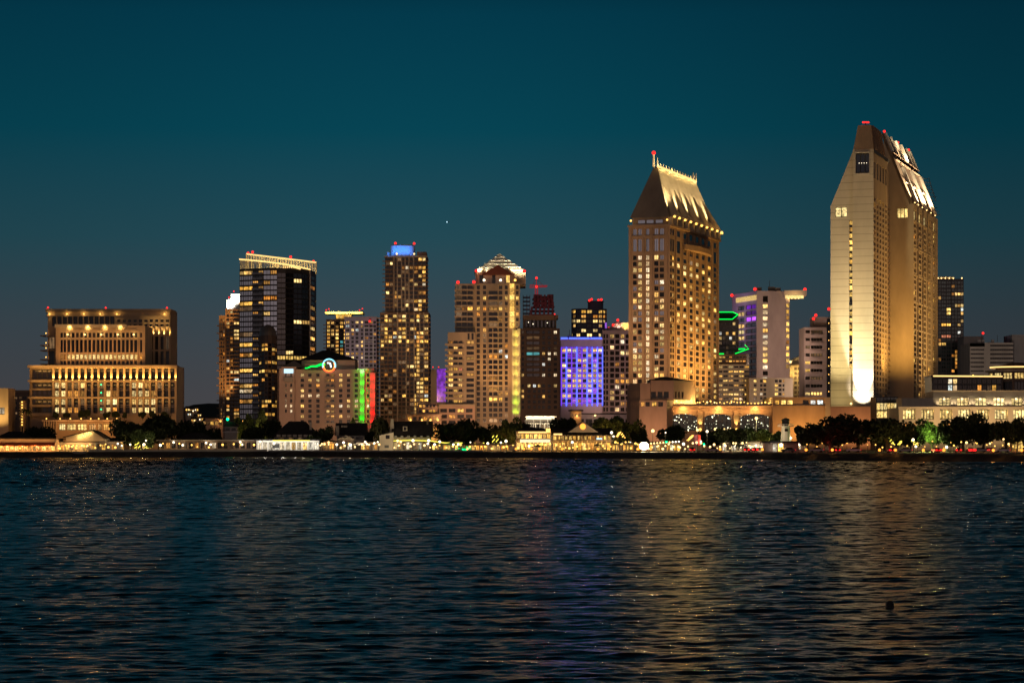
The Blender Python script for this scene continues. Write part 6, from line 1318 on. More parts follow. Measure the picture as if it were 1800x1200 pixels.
def far_right():
    D = 1500; F = rect(1648, 1694, D, 24); b = Bld('dark_glass_tower', 'dark green glass tower with lit floors at the corner, right of the floodlit tower', 'building', F); f = F[0]; z = lambda py: hz(py, D); mb = MB()
    rows = [(z(494 + 6.75 * k + 5), z(494 + 6.75 * k)) for k in range(27)]
    o = facade(mb, f, GROUND, z(490), f.cols([(1650, 1654), (1655, 1663), (1664, 1671.5), (1673, 1678), (1679, 1682.5), (1683.5, 1688.5), (1689.2, 1693.2)]), rows, 0, .3); b.shell(mb, GROUND, z(490), 0, (0,)); b.part('wall', mb, 'black_box')
    r = random.Random(14)
    def kd(i, j):
        k = 26 - j
        if i >= 4 and k in (3, 6): return 'warm'
        if i >= 5 and k > 6: return ('warm' if r.random() < .6 else 'cool') if r.random() < (.75 if k > 14 else .4) else 'teal'
        if i >= 3 and k > 18: return 'amber' if r.random() < .5 else 'teal'
        if i in (1, 2) and k in (7, 8, 11, 16): return 'gold' if r.random() < .7 else 'teal'
        if i in (1, 2) and k == 14: return 'red'
        return 'amber' if r.random() < .04 else 'teal'
    b.win(f, o, kd, .3)
    G = rect(1649, 1686, D + 3, 10); g = G[0]; mb = MB(); mb.fbox(g, 0, g.L * .75, z(490), z(486), -8, 0); b.part('penthouse', mb, 'pale_stone')
    for px in (1648, 1654, 1661, 1668, 1675, 1690): b.bulb(g.p(g.u(px), z(488.5), 1.4), 'bulb_warm', .6, 500, GOLD)
    for a in (1671.8,): mb = MB(); mb.fbox(f, f.u(a), f.u(a + 1), GROUND, z(489), .002, .5); b.part('fin', mb, 'black_box')
    b.done()
    D = 1430; F = rect(1705, 1781, D, 30); b = Bld('car_park', 'pale multi storey building of continuous dark window bands, right of the dark glass tower', 'building', F); f = F[0]; z = lambda py: hz(py, D); mb = MB()
    o = facade(mb, f, GROUND, z(602), f.cols([(1740.5, 1781)]), rowz(f, 605.5, 7.5, 11, 3.4), 0, .8, None, f.u(1731))
    o2 = facade(mb, f, GROUND, z(609), f.cols([(1706, 1730)]), rowz(f, 613, 7.5, 10, 2.6), 0, .8, None, 0, f.u(1731))
    for h in F[1:]: mb.poly([h.p(0, GROUND), h.p(h.L, GROUND), h.p(h.L, z(603)), h.p(0, z(603))])
    mb.poly([h.p(0, z(603)) for h in F], 1); b.part('wall', mb, ['pale_concrete', 'roof_gravel']); b.win(f, o, 'dark', .8, 10); b.win(f, o2, 'dark', .8, 8); rooftop(b, f, z(603), 21, 4)
    G = rect(1694, 1729, D + 30, 20); g = G[0]; mb = MB(); mb.fbox(g, 0, g.L, GROUND, z(587), -20, 0); b.part('lift_block', mb, 'grey_concrete'); mb = MB(); mb.fbox(g, 0, g.L, z(606), z(604.5), .002, .4); b.part('band_course', mb, 'pale_concrete')
    G = rect(1779, 1815, D + 8, 20); g = G[0]; mb = MB(); mb.fbox(g, 0, g.L, GROUND, z(587), -20, 0); b.part('stair_block', mb, 'grey_concrete'); mb = MB(); mb.fbox(g, -2, 1.5, GROUND, z(588.5), -14, -4); b.part('stair_block', mb, 'navy_wall')
    b.beacon(1728, 585.5, D + 30, .7); spot(b.root, b.loc, (bx(1750, 1300), 1300, 30), f.p(f.L * .6, 55), 70000, (1, .80, .66), 75, .9, 2); b.done()
    # low hotel wing: lit terraces above an arcade
    D = 990; F = rect(1580, 1830, D, 30); b = Bld('arcade_wing', 'long low floodlit wing with two tiers of open lit bays, behind dark trees', 'building', F); f = F[0]; z = lambda py: hz(py, D); mb = MB()
    cols = [(f.u(1587.5 + 32.3 * i), f.u(1587.5 + 32.3 * i + 22)) for i in range(8)]
    o = facade(mb, f, GROUND, z(716), cols, [(z(766), z(743)), (z(737), z(719))], 0, 2.6)
    for h in F[1:]: mb.poly([h.p(0, GROUND), h.p(h.L, GROUND), h.p(h.L, z(716)), h.p(0, z(716))])
    mb.poly([h.p(0, z(716)) for h in F], 1); b.part('wall', mb, ['pale_stone', 'roof_gravel']); b.win(f, o, lambda i, j: 'hall' if j == 1 else 'amber', 2.6, 4)
    mb = MB(); mb.fbox(f, -.4, f.L, z(717.5), z(714.5), -2, .9); b.part('cornice', mb, 'pale_stone')
    for i in range(8): b.bulb(f.p(f.u(1598 + 32.3 * i + (i % 3) * 2), z(724), -1.0), 'bulb_warm', .5, 650, GOLD); point(b.root, b.loc, f.p(f.u(1598 + 32.3 * i), z(748), -1.2), 420, SODIUM)
    G = rect(1640, 1835, D + 9, 20); g = G[0]; z2 = lambda py: hz(py, D + 9); mb = MB(); cg = [(g.u(1651 + 31.8 * i), g.u(1651 + 31.8 * i + 20)) for i in range(6)]
    o = facade(mb, g, z(716), z2(688), cg, [(z2(713), z2(698.5))], 0, 1.6)
    for h in G[1:]: mb.poly([h.p(0, z(716)), h.p(h.L, z(716)), h.p(h.L, z2(688)), h.p(0, z2(688))])
    mb.poly([h.p(0, z2(688)) for h in G], 1); b.part('setback_wall', mb, ['pale_stone', 'roof_gravel']); b.win(g, o, lambda i, j: 'hall' if i % 2 == 0 else 'office', 1.6, 3)
    mb = MB(); mb.fbox(g, -.4, g.L, z2(689), z2(686), -1.5, .8); b.part('cornice', mb, 'pale_stone')
    for i in range(6):
        for s_ in (-2.5, 22.5): p = g.p(g.u(1651 + 31.8 * i + s_), z2(713), .8); spot(b.root, b.loc, p, p + V3((0, .5, 3)), 420, PALE, 100, .9, .3)
        p = g.p(g.u(1661 + 31.8 * i), z2(701), -.9); point(b.root, b.loc, p, 240, PALE, .3)
    for i in range(6): mb = MB(); mb.fbox(g, g.u(1651 + 31.8 * i), g.u(1651 + 31.8 * i + 20), z2(708), z2(706.8), -1.4, -1.2); b.part('railing', mb, 'dark_metal')
    G = rect(1585, 1640, D + 5, 14); g = G[0]; mb = MB(); mb.fbox(g, 0, g.L, z(716), z(699), -14, 0); b.part('roof_block', mb, 'pale_concrete')
    for i in range(4): spot(b.root, b.loc, f.p(f.u(1605 + 62 * i), 5, 22), f.p(f.u(1605 + 62 * i), z(705)), 15000, (1, .64, .28), 100, .9, 1)
    b.done()
    # dark glass terrace with a light strip, and the round pavilion
    D = 1035; F = rect(1638, 1762, D, 18); b = Bld('roof_restaurant', 'dark glass rooftop restaurant under a thin yellow light strip, above the lit arcade', 'building', F); f = F[0]; z = lambda py: hz(py, D); mb = MB(); r = random.Random(6)
    o = facade(mb, f, GROUND, z(662), colx(f, 1641, 8.6, 14, 7.2), [(z(687), z(676)), (z(674.5), z(665.5))], 0, .4); b.shell(mb, GROUND, z(662), 0, (0,)); b.part('wall', mb, 'black_box')
    b.win(f, o, lambda i, j: {3: 'cool', 4: 'white', 9: 'amber', 12: 'gold', 11: 'dim'}.get(i, 'dark') if j == 0 else {3: 'white', 4: 'office'}.get(i, 'dark'), .4)
    mb = MB(); mb.fbox(f, -.5, f.L + .5, z(662.3), z(659.6), -16, 1.5); b.part('roof_slab', mb, 'dark_metal'); mb = MB(); mb.tube([f.p(.3, z(660.8), 1.7), f.p(f.L - .3, z(661.6), 1.7)], .3, 5); b.part('light_strip', mb, 'strip_gold')
    b.bulb(f.p(f.u(1709), z(660.5), 2.0), 'bulb_gold', .6); b.done()
    cx_, cy_, R = bx(1800, 1030), 1045.0, 11.5; pts = [(cx_ + R * math.cos(rad(a)), cy_ + R * math.sin(rad(a))) for a in range(180, 540, 24)]; FF = [Face(pts[i], pts[(i + 1) % 15]) for i in range(15)]
    b = Bld('round_pavilion', 'round rooftop pavilion with tall lit panes and a glowing roof rim, cut by the frame', 'building', FF); z = lambda py: hz(py, 1036); mb = MB()
    for i, f in enumerate(FF):
        o = facade(mb, f, GROUND, z(653), [(.5, f.L - .5)], [(z(688), z(670)), (z(666), z(654.5))], 0, .4); b.win(f, o, lambda i_, j: 'hall' if j else 'dark', .4, 3)
    b.part('wall', mb, 'dark_brown_stone'); ring = lambda k, z_: [(cx_ + R * k * math.cos(rad(a)), cy_ + R * k * math.sin(rad(a)), z_) for a in range(180, 540, 24)]
    mb = MB(); mb.loft(ring(1.12, z(653)), ring(1.12, z(650))); b.part('roof_slab', mb, 'pale_stone'); mb = MB(); mb.loft(ring(.75, z(650)), ring(.75, z(645.5))); mb.loft(ring(.92, z(645.5)), ring(.2, z(636))); b.part('roof', mb, 'dark_brown_stone')
    mb = MB(); rr_ = ring(.94, z(644.5)); mb.tube(rr_ + [rr_[0]], .3, 5); b.part('light_strip', mb, 'strip_gold'); b.done()
far_right()
# ================================================================== low waterfront buildings
def roof_on(b, px0, px1, D, depth, eave, ridge, kind, mat='roof_shingle', over=.8, name='roof'):
    x0, x1 = bx(px0, D) - over, bx(px1, D) + over; y0, y1 = D - over, D + depth + over; ze, zr = hz(eave, D), hz(ridge, D); mb = MB(); xm, ym = (x0 + x1) / 2, (y0 + y1) / 2
    if kind == 'hip':
        k = min((x1 - x0) * .32, depth * .55); mb.loft([(x0, y0, ze), (x1, y0, ze), (x1, y1, ze), (x0, y1, ze)], [(x0 + k, ym - .2, zr), (x1 - k, ym - .2, zr), (x1 - k, ym + .2, zr), (x0 + k, ym + .2, zr)])
    elif kind == 'side':                                          # ridge along the shore
        mb.loft([(x0, y0, ze), (x0, y1, ze), (x0, ym, zr)], [(x1, y0, ze), (x1, y1, ze), (x1, ym, zr)])
    elif kind == 'front':                                         # gable towards the water
        mb.loft([(x0, y0, ze), (x1, y0, ze), (xm, y0, zr)], [(x0, y1, ze), (x1, y1, ze), (xm, y1, zr)])
    else: mb.box(x0, x1, y0, y1, ze, zr)
    return b.part(name, mb, mat)
def shop(name, label, px0, px1, D, eave, ridge, roof, wall, bays, kind, top, bot, depth=12, gap=.25, roofmat='roof_shingle', cat='building', dep=.5, div=2):
    F = rect(px0, px1, D, depth); b = Bld(name, label, cat, F); f = F[0]; z = lambda py: hz(py, D); mb = MB(); w_ = f.L / bays
    o = facade(mb, f, GROUND, z(eave), [(w_ * (i + gap * .5), w_ * (i + 1 - gap * .5)) for i in range(bays)], [(max(GROUND + .15, z(bot)), z(top))], 0, dep); b.shell(mb, GROUND, z(eave), 0, (0,)); b.part('wall', mb, wall)
    b.win(f, o, kind, dep, div); roof_on(b, px0, px1, D, depth, eave, ridge, roof, roofmat); b.f = f; b.z = z
    return b
def waterfront():
    # left: red awning restaurant
    b = shop('restaurant', 'orange lit waterfront restaurant under a long red awning and dark upper roof', -40, 97, 885, 771.5, 770, 'flat', 'tan_stucco', 17, lambda i, j: ['cafe', 'cafe', 'gold', 'amber'][i % 4], 783.5, 792, 16, .22)
    mb = MB(); f = b.f; mb.loft([f.p(0, b.z(783.6), .02), f.p(f.L, b.z(783.6), .02), f.p(f.L, b.z(777.2), .02), f.p(0, b.z(777.2), .02)], [f.p(0, b.z(783.6), 2.4), f.p(f.L, b.z(783.6), 2.4), f.p(f.L, b.z(783.0), 2.4), f.p(0, b.z(783.0), 2.4)]); b.part('awning', mb, 'awning_red')
    F = rect(2, 44, 889, 12); g = F[0]; mb = MB(); o = facade(mb, g, hz(777, 889), hz(769, 889), colx(g, 4, 7, 6, 5), [(hz(776.5, 889), hz(771, 889))], 0, .3)
    for h in F[1:]: mb.poly([h.p(0, hz(777, 889)), h.p(h.L, hz(777, 889)), h.p(h.L, hz(769, 889)), h.p(0, hz(769, 889))])
    b.part('setback_wall', mb, 'tan_stucco'); b.win(g, o, 'cafe', .3); roof_on(b, -6, 47, 889, 12, 769.5, 758, 'hip', name='small_roof')
    roof_on(b, 48, 94, 889, 12, 776, 767, 'hip', name='small_roof')
    for i in range(16): b.bulb(f.p(f.L * (i + .5) / 16, b.z(784.5), 2.2), 'bulb_orange' if i % 3 else 'bulb_warm', .26)
    for i in range(6): point(b.root, b.loc, f.p(f.L * (i + .5) / 6, b.z(786), 3.2), 900, SODIUM)
    b.done()
    # gabled hall with lit sloping eave
    D = 893; b = shop('gabled_hall', 'low hall with a raking lit gable eave and lamps along its open front', 98, 168, D, 777, 775.5, 'flat', 'grey_concrete', 9, lambda i, j: ['cafe', 'amber', 'gold', 'dim'][i % 4], 781, 791, 12)
    mb = MB(); x0, x1, x2 = bx(117, D), bx(163, D), bx(186, D); y0, y1 = D - 1, D + 11; z = lambda py: hz(py, D)
    mb.loft([(x0, y0, z(775)), (x0, y0, z(768)), (x1, y0, z(756.5)), (x2, y0, z(772)), (x2, y0, z(775))], [(x0, y1, z(775)), (x0, y1, z(768)), (x1, y1, z(756.5)), (x2, y1, z(772)), (x2, y1, z(775))]); b.part('gable', mb, 'pale_concrete')
    mb = MB(); mb.loft([(x0 - 1, y0 - .8, z(768.6)), (x0 - 1, y1, z(768.6)), (x0 - 1, y1, z(767.4)), (x0 - 1, y0 - .8, z(767.4))], [(x1, y0 - .8, z(756.8)), (x1, y1, z(756.8)), (x1, y1, z(755.4)), (x1, y0 - .8, z(755.4))]); mb.loft([(x1, y0 - .8, z(756.8)), (x1, y1, z(756.8)), (x1, y1, z(755.4)), (x1, y0 - .8, z(755.4))], [(x2 + 1, y0 - .8, z(773)), (x2 + 1, y1, z(773)), (x2 + 1, y1, z(771.6)), (x2 + 1, y0 - .8, z(771.6))]); b.part('roof', mb, 'roof_shingle')
    for px, py in ((140, 766), (147, 763.5), (153, 761.5), (159, 759.5)): b.bulb((bx(px, D), y0 - .5, z(py + 2)), 'bulb_gold', .4, 260, GOLD)
    for px in (104, 122, 130, 136, 145, 155): b.bulb((bx(px, D), D - 1.5, z(783)), 'bulb_warm' if px % 2 else 'bulb_gold', .42, 500, SODIUM)
    b.done()
    b = shop('tan_shop', 'small tan shop with two lit doorways between the raking gable and the light wrapped tree', 160, 212, 897, 776, 774.5, 'flat', 'tan_stucco', 6, lambda i, j: ['cafe', 'dim', 'gold', 'dim', 'amber', 'dim'][i], 780, 791, 10)
    roof_on(b, 178, 208, 901, 8, 775, 769, 'side', name='small_roof'); b.done()
    # long flat roofed building
    b = shop('long_pavilion', 'long low white fasciaed building with scattered white wall lamps, above the pale quay', 280, 452, 908, 774, 772, 'flat', 'dark_brown_stone', 17, lambda i, j: {1: 'cafe', 6: 'amber', 8: 'dim', 4: 'dim', 12: 'dim', 9: 'white'}.get(i, 'dark'), 777, 788, 14, .3)
    mb = MB(); mb.fbox(b.f, -1, b.f.L + 1, b.z(774.4), b.z(772.6), -1, 1.0); b.part('fascia', mb, 'pale_concrete'); roof_on(b, 315, 368, 912, 9, 771, 760.5, 'hip', name='small_roof')
    for px, py in ((306, 777), (322, 782), (363, 778), (371, 781), (423, 776.5), (426, 781)): b.bulb(b.f.p(b.f.u(px), b.z(py), 1.3), 'bulb_white', .55, 320, PALE)
    b.done()
    b = shop('lookout', 'square lookout turret with a dark pyramid roof rising behind the long white fasciaed building', 395, 416, 930, 749, 741, 'hip', 'pale_concrete', 2, 'dark', 752, 757, 5)
    mb = MB(); mb.fbox(b.f, -.5, b.f.L + .5, b.z(760), b.z(758.5), -5, .6); b.part('gallery', mb, 'white_paint'); b.bulb(b.f.p(b.f.u(399), hz(736.5, 930), -2), 'signal_green', .75, 500, (0, 1, .3)); b.done()
    # bright white shop and the big black roof behind it
    b = shop('white_shop', 'brilliantly lit white shop front below a great black hipped roof', 451, 561, 905, 773.8, 772, 'flat', 'white_paint', 11, lambda i, j: 'cafe' if i in (6, 8) else 'shop', 777, 790.5, 9, .28)
    mb = MB(); mb.tube([b.f.p(b.f.u(480), b.z(774), 1.0), b.f.p(b.f.u(545), b.z(774), 1.0)], .16, 4); b.part('light_string', mb, 'strip_yellow')
    for px in (455, 468, 483, 500, 520, 535, 552): p = b.f.p(b.f.u(px), b.z(777), 3); point(b.root, b.loc, p, 300, (1, .92, .78))
    for px, py in ((482, 779.5), (458, 776)): b.bulb(b.f.p(b.f.u(px), b.z(py), 1.2), 'bulb_white', .55)
    mb = MB(); mb.fbox(b.f, b.f.u(479), b.f.u(491), b.z(787), b.z(779.5), .02, .5); b.part('notice_board', mb, 'dark_metal'); b.done()
    b = shop('black_roofed_hall', 'hall with a great black hipped roof, white chimney and a row of eaves windows', 482, 556, 918, 767, 740, 'hip', 'dark_brown_stone', 9, lambda i, j: 'dim' if i % 2 else 'dark', 768.5, 772.5, 16)
    mb = MB(); mb.hexa([(bx(544, 921), 921), (bx(548, 921), 921), (bx(548, 923), 923), (bx(544, 923), 923)], hz(764, 921), hz(742, 921)); b.part('chimney', mb, 'pale_stone')
    for i in range(7): mb = MB(); x = bx(489 + 9.5 * i, 914); mb.box(x - .7, x + .7, 915.5, 918, hz(768, 915), hz(763.5, 915)); b.part('dormer', mb, 'pale_stone')
    b.done()
    b = shop('cream_gable_cottage', 'small cream gabled cottage front with a dark diamond vent, between white globe lamps', 595, 621, 903, 773, 764.5, 'front', 'pale_stone', 2, lambda i, j: 'shop' if i else 'cafe', 782, 790, 8, .4, 'pale_stone'); f = b.f
    mb = MB(); x = bx(607, 902); mb.loft([(x - .8, 902 - .95, b.z(768)), (x, 902 - .95, b.z(770)), (x + .8, 902 - .95, b.z(768)), (x, 902 - .95, b.z(766))], [(x - .8, 902.2, b.z(768)), (x, 902.2, b.z(770)), (x + .8, 902.2, b.z(768)), (x, 902.2, b.z(766))]); b.part('vent', mb, 'dark_metal')
    mb = MB(); mb.fbox(f, 1, f.L - 1, b.z(775), b.z(773.8), .01, .5); b.part('sign', mb, 'awning_red'); b.done()
    b = shop('dark_gabled_shed', 'dark broad shed roof with a pale gable wall, behind the cream cottage', 592, 640, 922, 765, 743, 'side', 'pale_concrete', 3, 'dark', 767, 772, 14)
    mb = MB(); mb.hexa([(bx(590, 919), 919), (bx(596, 919), 919), (bx(596, 924), 924), (bx(590, 924), 924)], hz(766, 920), hz(748, 920)); b.part('gable_end', mb, 'pale_stone')
    for px in (600.5, 604.5, 608): mb = MB(); x = bx(px, 919); mb.box(x - .3, x + .3, 920.5, 922, hz(751, 920), hz(747.5, 920)); b.part('dormer_window', mb, 'pale_stone')
    b.done()
    b = shop('cafe_kiosk', 'warm lit open kiosk beneath trees left of the white gabled house', 634, 664, 898, 777, 774.5, 'hip', 'brown_stone', 4, lambda i, j: ['gold', 'cafe', 'dim', 'cafe'][i], 780, 790, 6); b.done()
    b = shop('orange_stall', 'orange lit stall between a tall black hipped roof and the cream cottage', 568, 588, 899, 776, 773, 'hip', 'tan_stucco', 2, lambda i, j: ['cafe', 'cafe'][i], 778.5, 789, 6); b.bulb(b.f.p(b.f.u(578), b.z(777), 1), 'bulb_warm', .5, 600, SODIUM); b.done()
    # gabled house with huge black roof
    b = shop('white_house', 'long white house under a huge black roof with one dormer and two chimneys', 692, 756, 903, 768, 740, 'side', 'pale_stone', 9, lambda i, j: {1: 'cafe', 0: 'office'}.get(i, 'shop' if i in (3, 6) else 'dim'), 776, 790, 13, .3)
    for i in range(6): mb = MB(); x = bx(695 + 11.4 * i, 901); mb.box(x - .45, x + .45, 902.0, 904, b.z(770), b.z(765.3)); b.part('eaves_window', mb, 'grey_concrete')
    mb = MB(); xa, xb = bx(708, 905), bx(716, 905); mb.box(xa, xb, 904.5, 909, b.z(757), b.z(749)); mb.box(xa + .4, xb - .4, 904.2, 904.5, b.z(756), b.z(750.3), 1); b.part('dormer', mb, ['pale_stone', 'glass_dark'])
    mb = MB(); x = bx(689, 906); mb.loft([(x - .9, 906, b.z(764)), (x + .9, 906, b.z(764)), (x + .9, 908, b.z(764)), (x - .9, 908, b.z(764))], [(x - .4, 906.4, b.z(736)), (x + .5, 906.4, b.z(736)), (x + .5, 907.6, b.z(736)), (x - .4, 907.6, b.z(736))]); b.part('chimney', mb, 'pale_stone')
    mb = MB(); mb.hexa([(bx(750, 908), 908), (bx(753, 908), 908), (bx(753, 910), 910), (bx(750, 910), 910)], b.z(750), b.z(737.5)); b.part('chimney', mb, 'dark_brown_stone')
    mb = MB(); mb.tube([b.f.p(0, b.z(774.6), 1.6), b.f.p(b.f.L * .45, b.z(773.4), 1.6), b.f.p(b.f.L, b.z(774.6), 1.6)], .15, 4); b.part('light_string', mb, 'strip_yellow'); b.done()
    D = 901; F = rect(667, 691.5, D, 10); b = Bld('white_gable_wing', 'white lean to wing with one dark window, left end of the black roofed house', 'building', F); f = F[0]; z = lambda py: hz(py, D); mb = MB()
    for a, o_ in ((0, 1),): mb.loft([f.p(0, GROUND), f.p(f.L, GROUND), f.p(f.L, z(759)), f.p(0, z(765))], [f.p(0, GROUND, -10), f.p(f.L, GROUND, -10), f.p(f.L, z(759), -10), f.p(0, z(765), -10)])
    b.part('wall', mb, 'pale_stone'); mb = MB(); mb.loft([f.p(-.7, z(766), .5), f.p(f.L + .2, z(759.4), .5), f.p(f.L + .2, z(758), .5), f.p(-.7, z(764.6), .5)], [f.p(-.7, z(766), -10), f.p(f.L + .2, z(759.4), -10), f.p(f.L + .2, z(758), -10), f.p(-.7, z(764.6), -10)]); b.part('roof', mb, 'roof_shingle')
    mb = MB(); mb.fbox(f, f.u(678), f.u(685), z(771), z(764.5), .01, .2); b.part('window', mb, 'glass_dark')
    mb = MB(); mb.fbox(f, f.u(676), f.u(683.5), z(787), z(782), .01, .2); b.part('awning', mb, 'dark_metal')
    spot(b.root, b.loc, f.p(f.L / 2, 4, 12), f.p(f.L / 2, 6), 1800, PALE, 90, .9); b.done()
    b = shop('market_arcade', 'low open arcade of warm stalls under the light string, left of the green bush', 759, 812, 905, 780, 777, 'flat', 'brown_stone', 8, lambda i, j: ['gold', 'cafe', 'dim', 'cafe', 'gold', 'dim', 'cafe', 'dim'][i], 781.5, 790.5, 8); b.done()
    b = shop('garden_stalls', 'row of small golden stalls behind the light wrapped palms', 828, 902, 892, 781.5, 779, 'flat', 'brown_stone', 10, lambda i, j: ['gold', 'cafe', 'amber', 'gold', 'dim'][i % 5], 782.5, 791, 7); b.done()
    # two storey restaurant, glowing yellow
    D = 872; b = shop('glowing_restaurant', 'two storey restaurant block glowing yellow behind deep verandas', 908, 968, D, 757.5, 751, 'hip', 'brown_stone', 9, lambda i, j: ['cafe', 'gold', 'amber', 'cafe', 'dim'][i % 5], 777, 791, 14, .2)
    f = b.f; b2 = [(0, k, f.L * (k + .12) / 8, f.L * (k + .88) / 8, b.z(771), b.z(762)) for k in range(8)]; b.win(f, b2, lambda i, j: 'gold' if j % 3 else 'cafe', -.06)
    for py, mt in ((759.5, 'strip_gold'), (774.5, 'strip_white')):
        mb = MB(); mb.tube([f.p(f.u(911 if py < 770 else 914), b.z(py), 2.2), f.p(f.u(961 if py < 770 else 967), b.z(py), 2.2)], .25 if py < 770 else .5, 5); b.part('veranda_light', mb, mt)
    for k in range(9): mb = MB(); mb.tube([f.p(f.L * k / 8, GROUND, 2.0), f.p(f.L * k / 8, b.z(758), 2.0)], .2, 5); b.part('post', mb, 'tan_stucco')
    mb = MB(); mb.fbox(f, -.5, f.L + .5, b.z(775.8), b.z(773.2), .02, 2.6); b.part('veranda_floor', mb, 'brown_stone')
    for k in range(6): point(b.root, b.loc, f.p(f.L * (k + .5) / 6, b.z(779), 2.6), 150, GOLD); point(b.root, b.loc, f.p(f.L * (k + .5) / 6, b.z(764), 1.8), 70, GOLD)
    mb = MB(); x = bx(963.5, D - 1.5); mb.tube([(x, D - 1.5, b.z(760)), (x, D - 1.5, b.z(753))], .8, 6); b.part('lantern', mb, 'bulb_gold'); b.done()
    D = 870; b = shop('gabled_restaurant', 'two storey lit restaurant with a central gable holding a round amber light', 972, 1074, D, 764.5, 752, 'side', 'brown_stone', 14, lambda i, j: ['cafe', 'gold', 'cafe', 'cafe', 'amber'][i % 5], 777, 791.5, 14, .2); f = b.f
    up = [(0, k, f.L * (k + .15) / 15, f.L * (k + .85) / 15, b.z(773), b.z(765.5)) for k in range(15)]; rr = random.Random(3); b.win(f, up, lambda i, j: 'gold' if rr.random() < .7 else 'amber', -.06)
    roof_on(b, 1003, 1047, D - 2, 14, 759.5, 741.5, 'front', 'pale_stone', name='gable'); roof_on(b, 1001, 1049, D - 1.2, 14, 759.6, 740.2, 'front', 'roof_shingle', name='gable_roof')
    mb = MB(); x, zz = bx(1024.5, D - 3.2), b.z(749.5); mb.loft([(x + 1.0 * math.cos(a), D - 3.1, zz + 1.0 * math.sin(a)) for a in [2 * math.pi * k / 14 for k in range(14)]], [(x + 1.0 * math.cos(a), D - 2.7, zz + 1.0 * math.sin(a)) for a in [2 * math.pi * k / 14 for k in range(14)]]); b.part('round_light', mb, 'bulb_orange')
    mb = MB(); mb.fbox(f, -.5, f.L + .5, b.z(775.6), b.z(773.4), .02, 2.4); b.part('veranda_floor', mb, 'brown_stone')
    for k in range(13): mb = MB(); mb.tube([f.p(f.L * k / 12, GROUND, 2.2), f.p(f.L * k / 12, b.z(764), 2.2)], .18, 5); b.part('post', mb, 'brown_stone')
    for k in range(9): point(b.root, b.loc, f.p(f.L * (k + .5) / 9, b.z(779), 2.6), 110, GOLD)
    mb = MB(); mb.fbox(f, f.u(1048), f.u(1058), b.z(772), b.z(769.5), 2.3, 2.6); b.part('sign', mb, 'sign_blue')
    mb = MB(); mb.tube([f.p(f.u(973), b.z(763), 1.4), f.p(f.u(988), b.z(763), 1.4)], .3, 5); b.part('veranda_light', mb, 'strip_gold'); b.done()
    b = shop('low_warm_shops', 'low warm lit shops leading right from the gabled restaurant to the glaring floodlight', 1076, 1126, 862, 779.5, 776.5, 'hip', 'brown_stone', 8, lambda i, j: ['gold', 'cafe', 'dim', 'cafe'][i % 4], 781, 791.5, 8); b.done()
    b = shop('promenade_bar', 'long low bar with a row of white lights right of the glaring floodlight', 1142, 1196, 852, 778.5, 775.5, 'flat', 'brown_stone', 9, lambda i, j: ['cafe', 'shop', 'gold', 'cafe', 'dim'][i % 5], 781, 792, 8)
    for i in range(10): b.bulb(b.f.p(b.f.L * (i + .4) / 10, b.z(779 - .35 * i), 1.2), 'bulb_white' if i > 6 else 'bulb_warm', .42)
    b.bulb(b.f.p(b.f.u(1171), b.z(776.5), 1.3), 'signal_green', .5); b.done()
    b = shop('carousel_house', 'white lit market hall half hidden behind dark trees', 1270, 1351, 868, 777, 774, 'hip', 'pale_stone', 13, lambda i, j: 'shop' if i > 8 or i % 3 == 0 else ['cafe', 'dim', 'white'][i % 3], 779, 791.5, 10)
    for i in range(9): b.bulb(b.f.p(b.f.L * (i + .4) / 9, b.z(783 + (i % 2) * 3), 3), 'bulb_white', .5, 420, PALE)
    b.done()
    D = 800; b = shop('kiosk', 'dark kiosk with two tall bright doorways, one white and one golden', 1344, 1404, D, 778.5, 775, 'flat', 'dark_brown_stone', 1, 'dark', 780, 781, 6)
    f = b.f
    for px0, px1, mt in ((1358.5, 1365.5, 'lit_shop'), (1368, 1377, 'lit_gold')): mb = MB(); mb.fbox(f, f.u(px0), f.u(px1), GROUND + .1, b.z(779.5), .02, .12); b.part('doorway', mb, mt)
    b.bulb(f.p(f.u(1372.5), b.z(782), .9), 'bulb_white', .85, 160, PALE); point(b.root, b.loc, f.p(f.u(1361), b.z(787), 2), 160, (1, .93, .8)); mb = MB(); mb.box(bx(1340, D - 5), bx(1386, D - 5), D - 6, D - 1, GROUND + .06, GROUND + .3); b.part('step', mb, 'pale_concrete'); b.done()
    D = 830; b = shop('cottage', 'tiny pink cottage with one white lamp under the dark canopy trees', 1400, 1418, D, 781, 773, 'front', 'pink_stucco', 2, lambda i, j: ['shop', 'dim'][i], 783, 790, 6); b.bulb(b.f.p(b.f.u(1404), b.z(781), 1), 'bulb_white', .7, 700, PALE); b.done()
    b = shop('lit_pavilion', 'stack of glowing orange windows cut by the frame, behind the canopy trees', 1778, 1830, 815, 768, 764, 'hip', 'brown_stone', 5, lambda i, j: 'cafe', 787, 794, 10); f = b.f
    for k in range(2): b.win(f, [(i, k, f.L * (i + .1) / 5, f.L * (i + .9) / 5, b.z(776 + 8 * k + 4.5), b.z(770 + 8 * k)) for i in range(5)], lambda i, j: 'cafe' if i > 1 else 'gold', -.06)
    b.done()
    # lighthouse look alike
    D = 850; x = bx(1381, D); t = thing('lighthouse', 'small pale lighthouse with a railed gallery and dark lantern, before the terracotta wall', 'lighthouse', (x, D, GROUND)); o_ = V3((x, D, GROUND)); z = lambda py: hz(py, D)
    ring = lambda r_, z_, n=10: [(x + r_ * math.cos(2 * math.pi * k / n), D + r_ * math.sin(2 * math.pi * k / n), z_) for k in range(n)]
    mb = MB(); mb.loft(ring(2.0, GROUND), ring(1.35, z(749.5))); mb.build('tower', 'white_paint', t, o_)
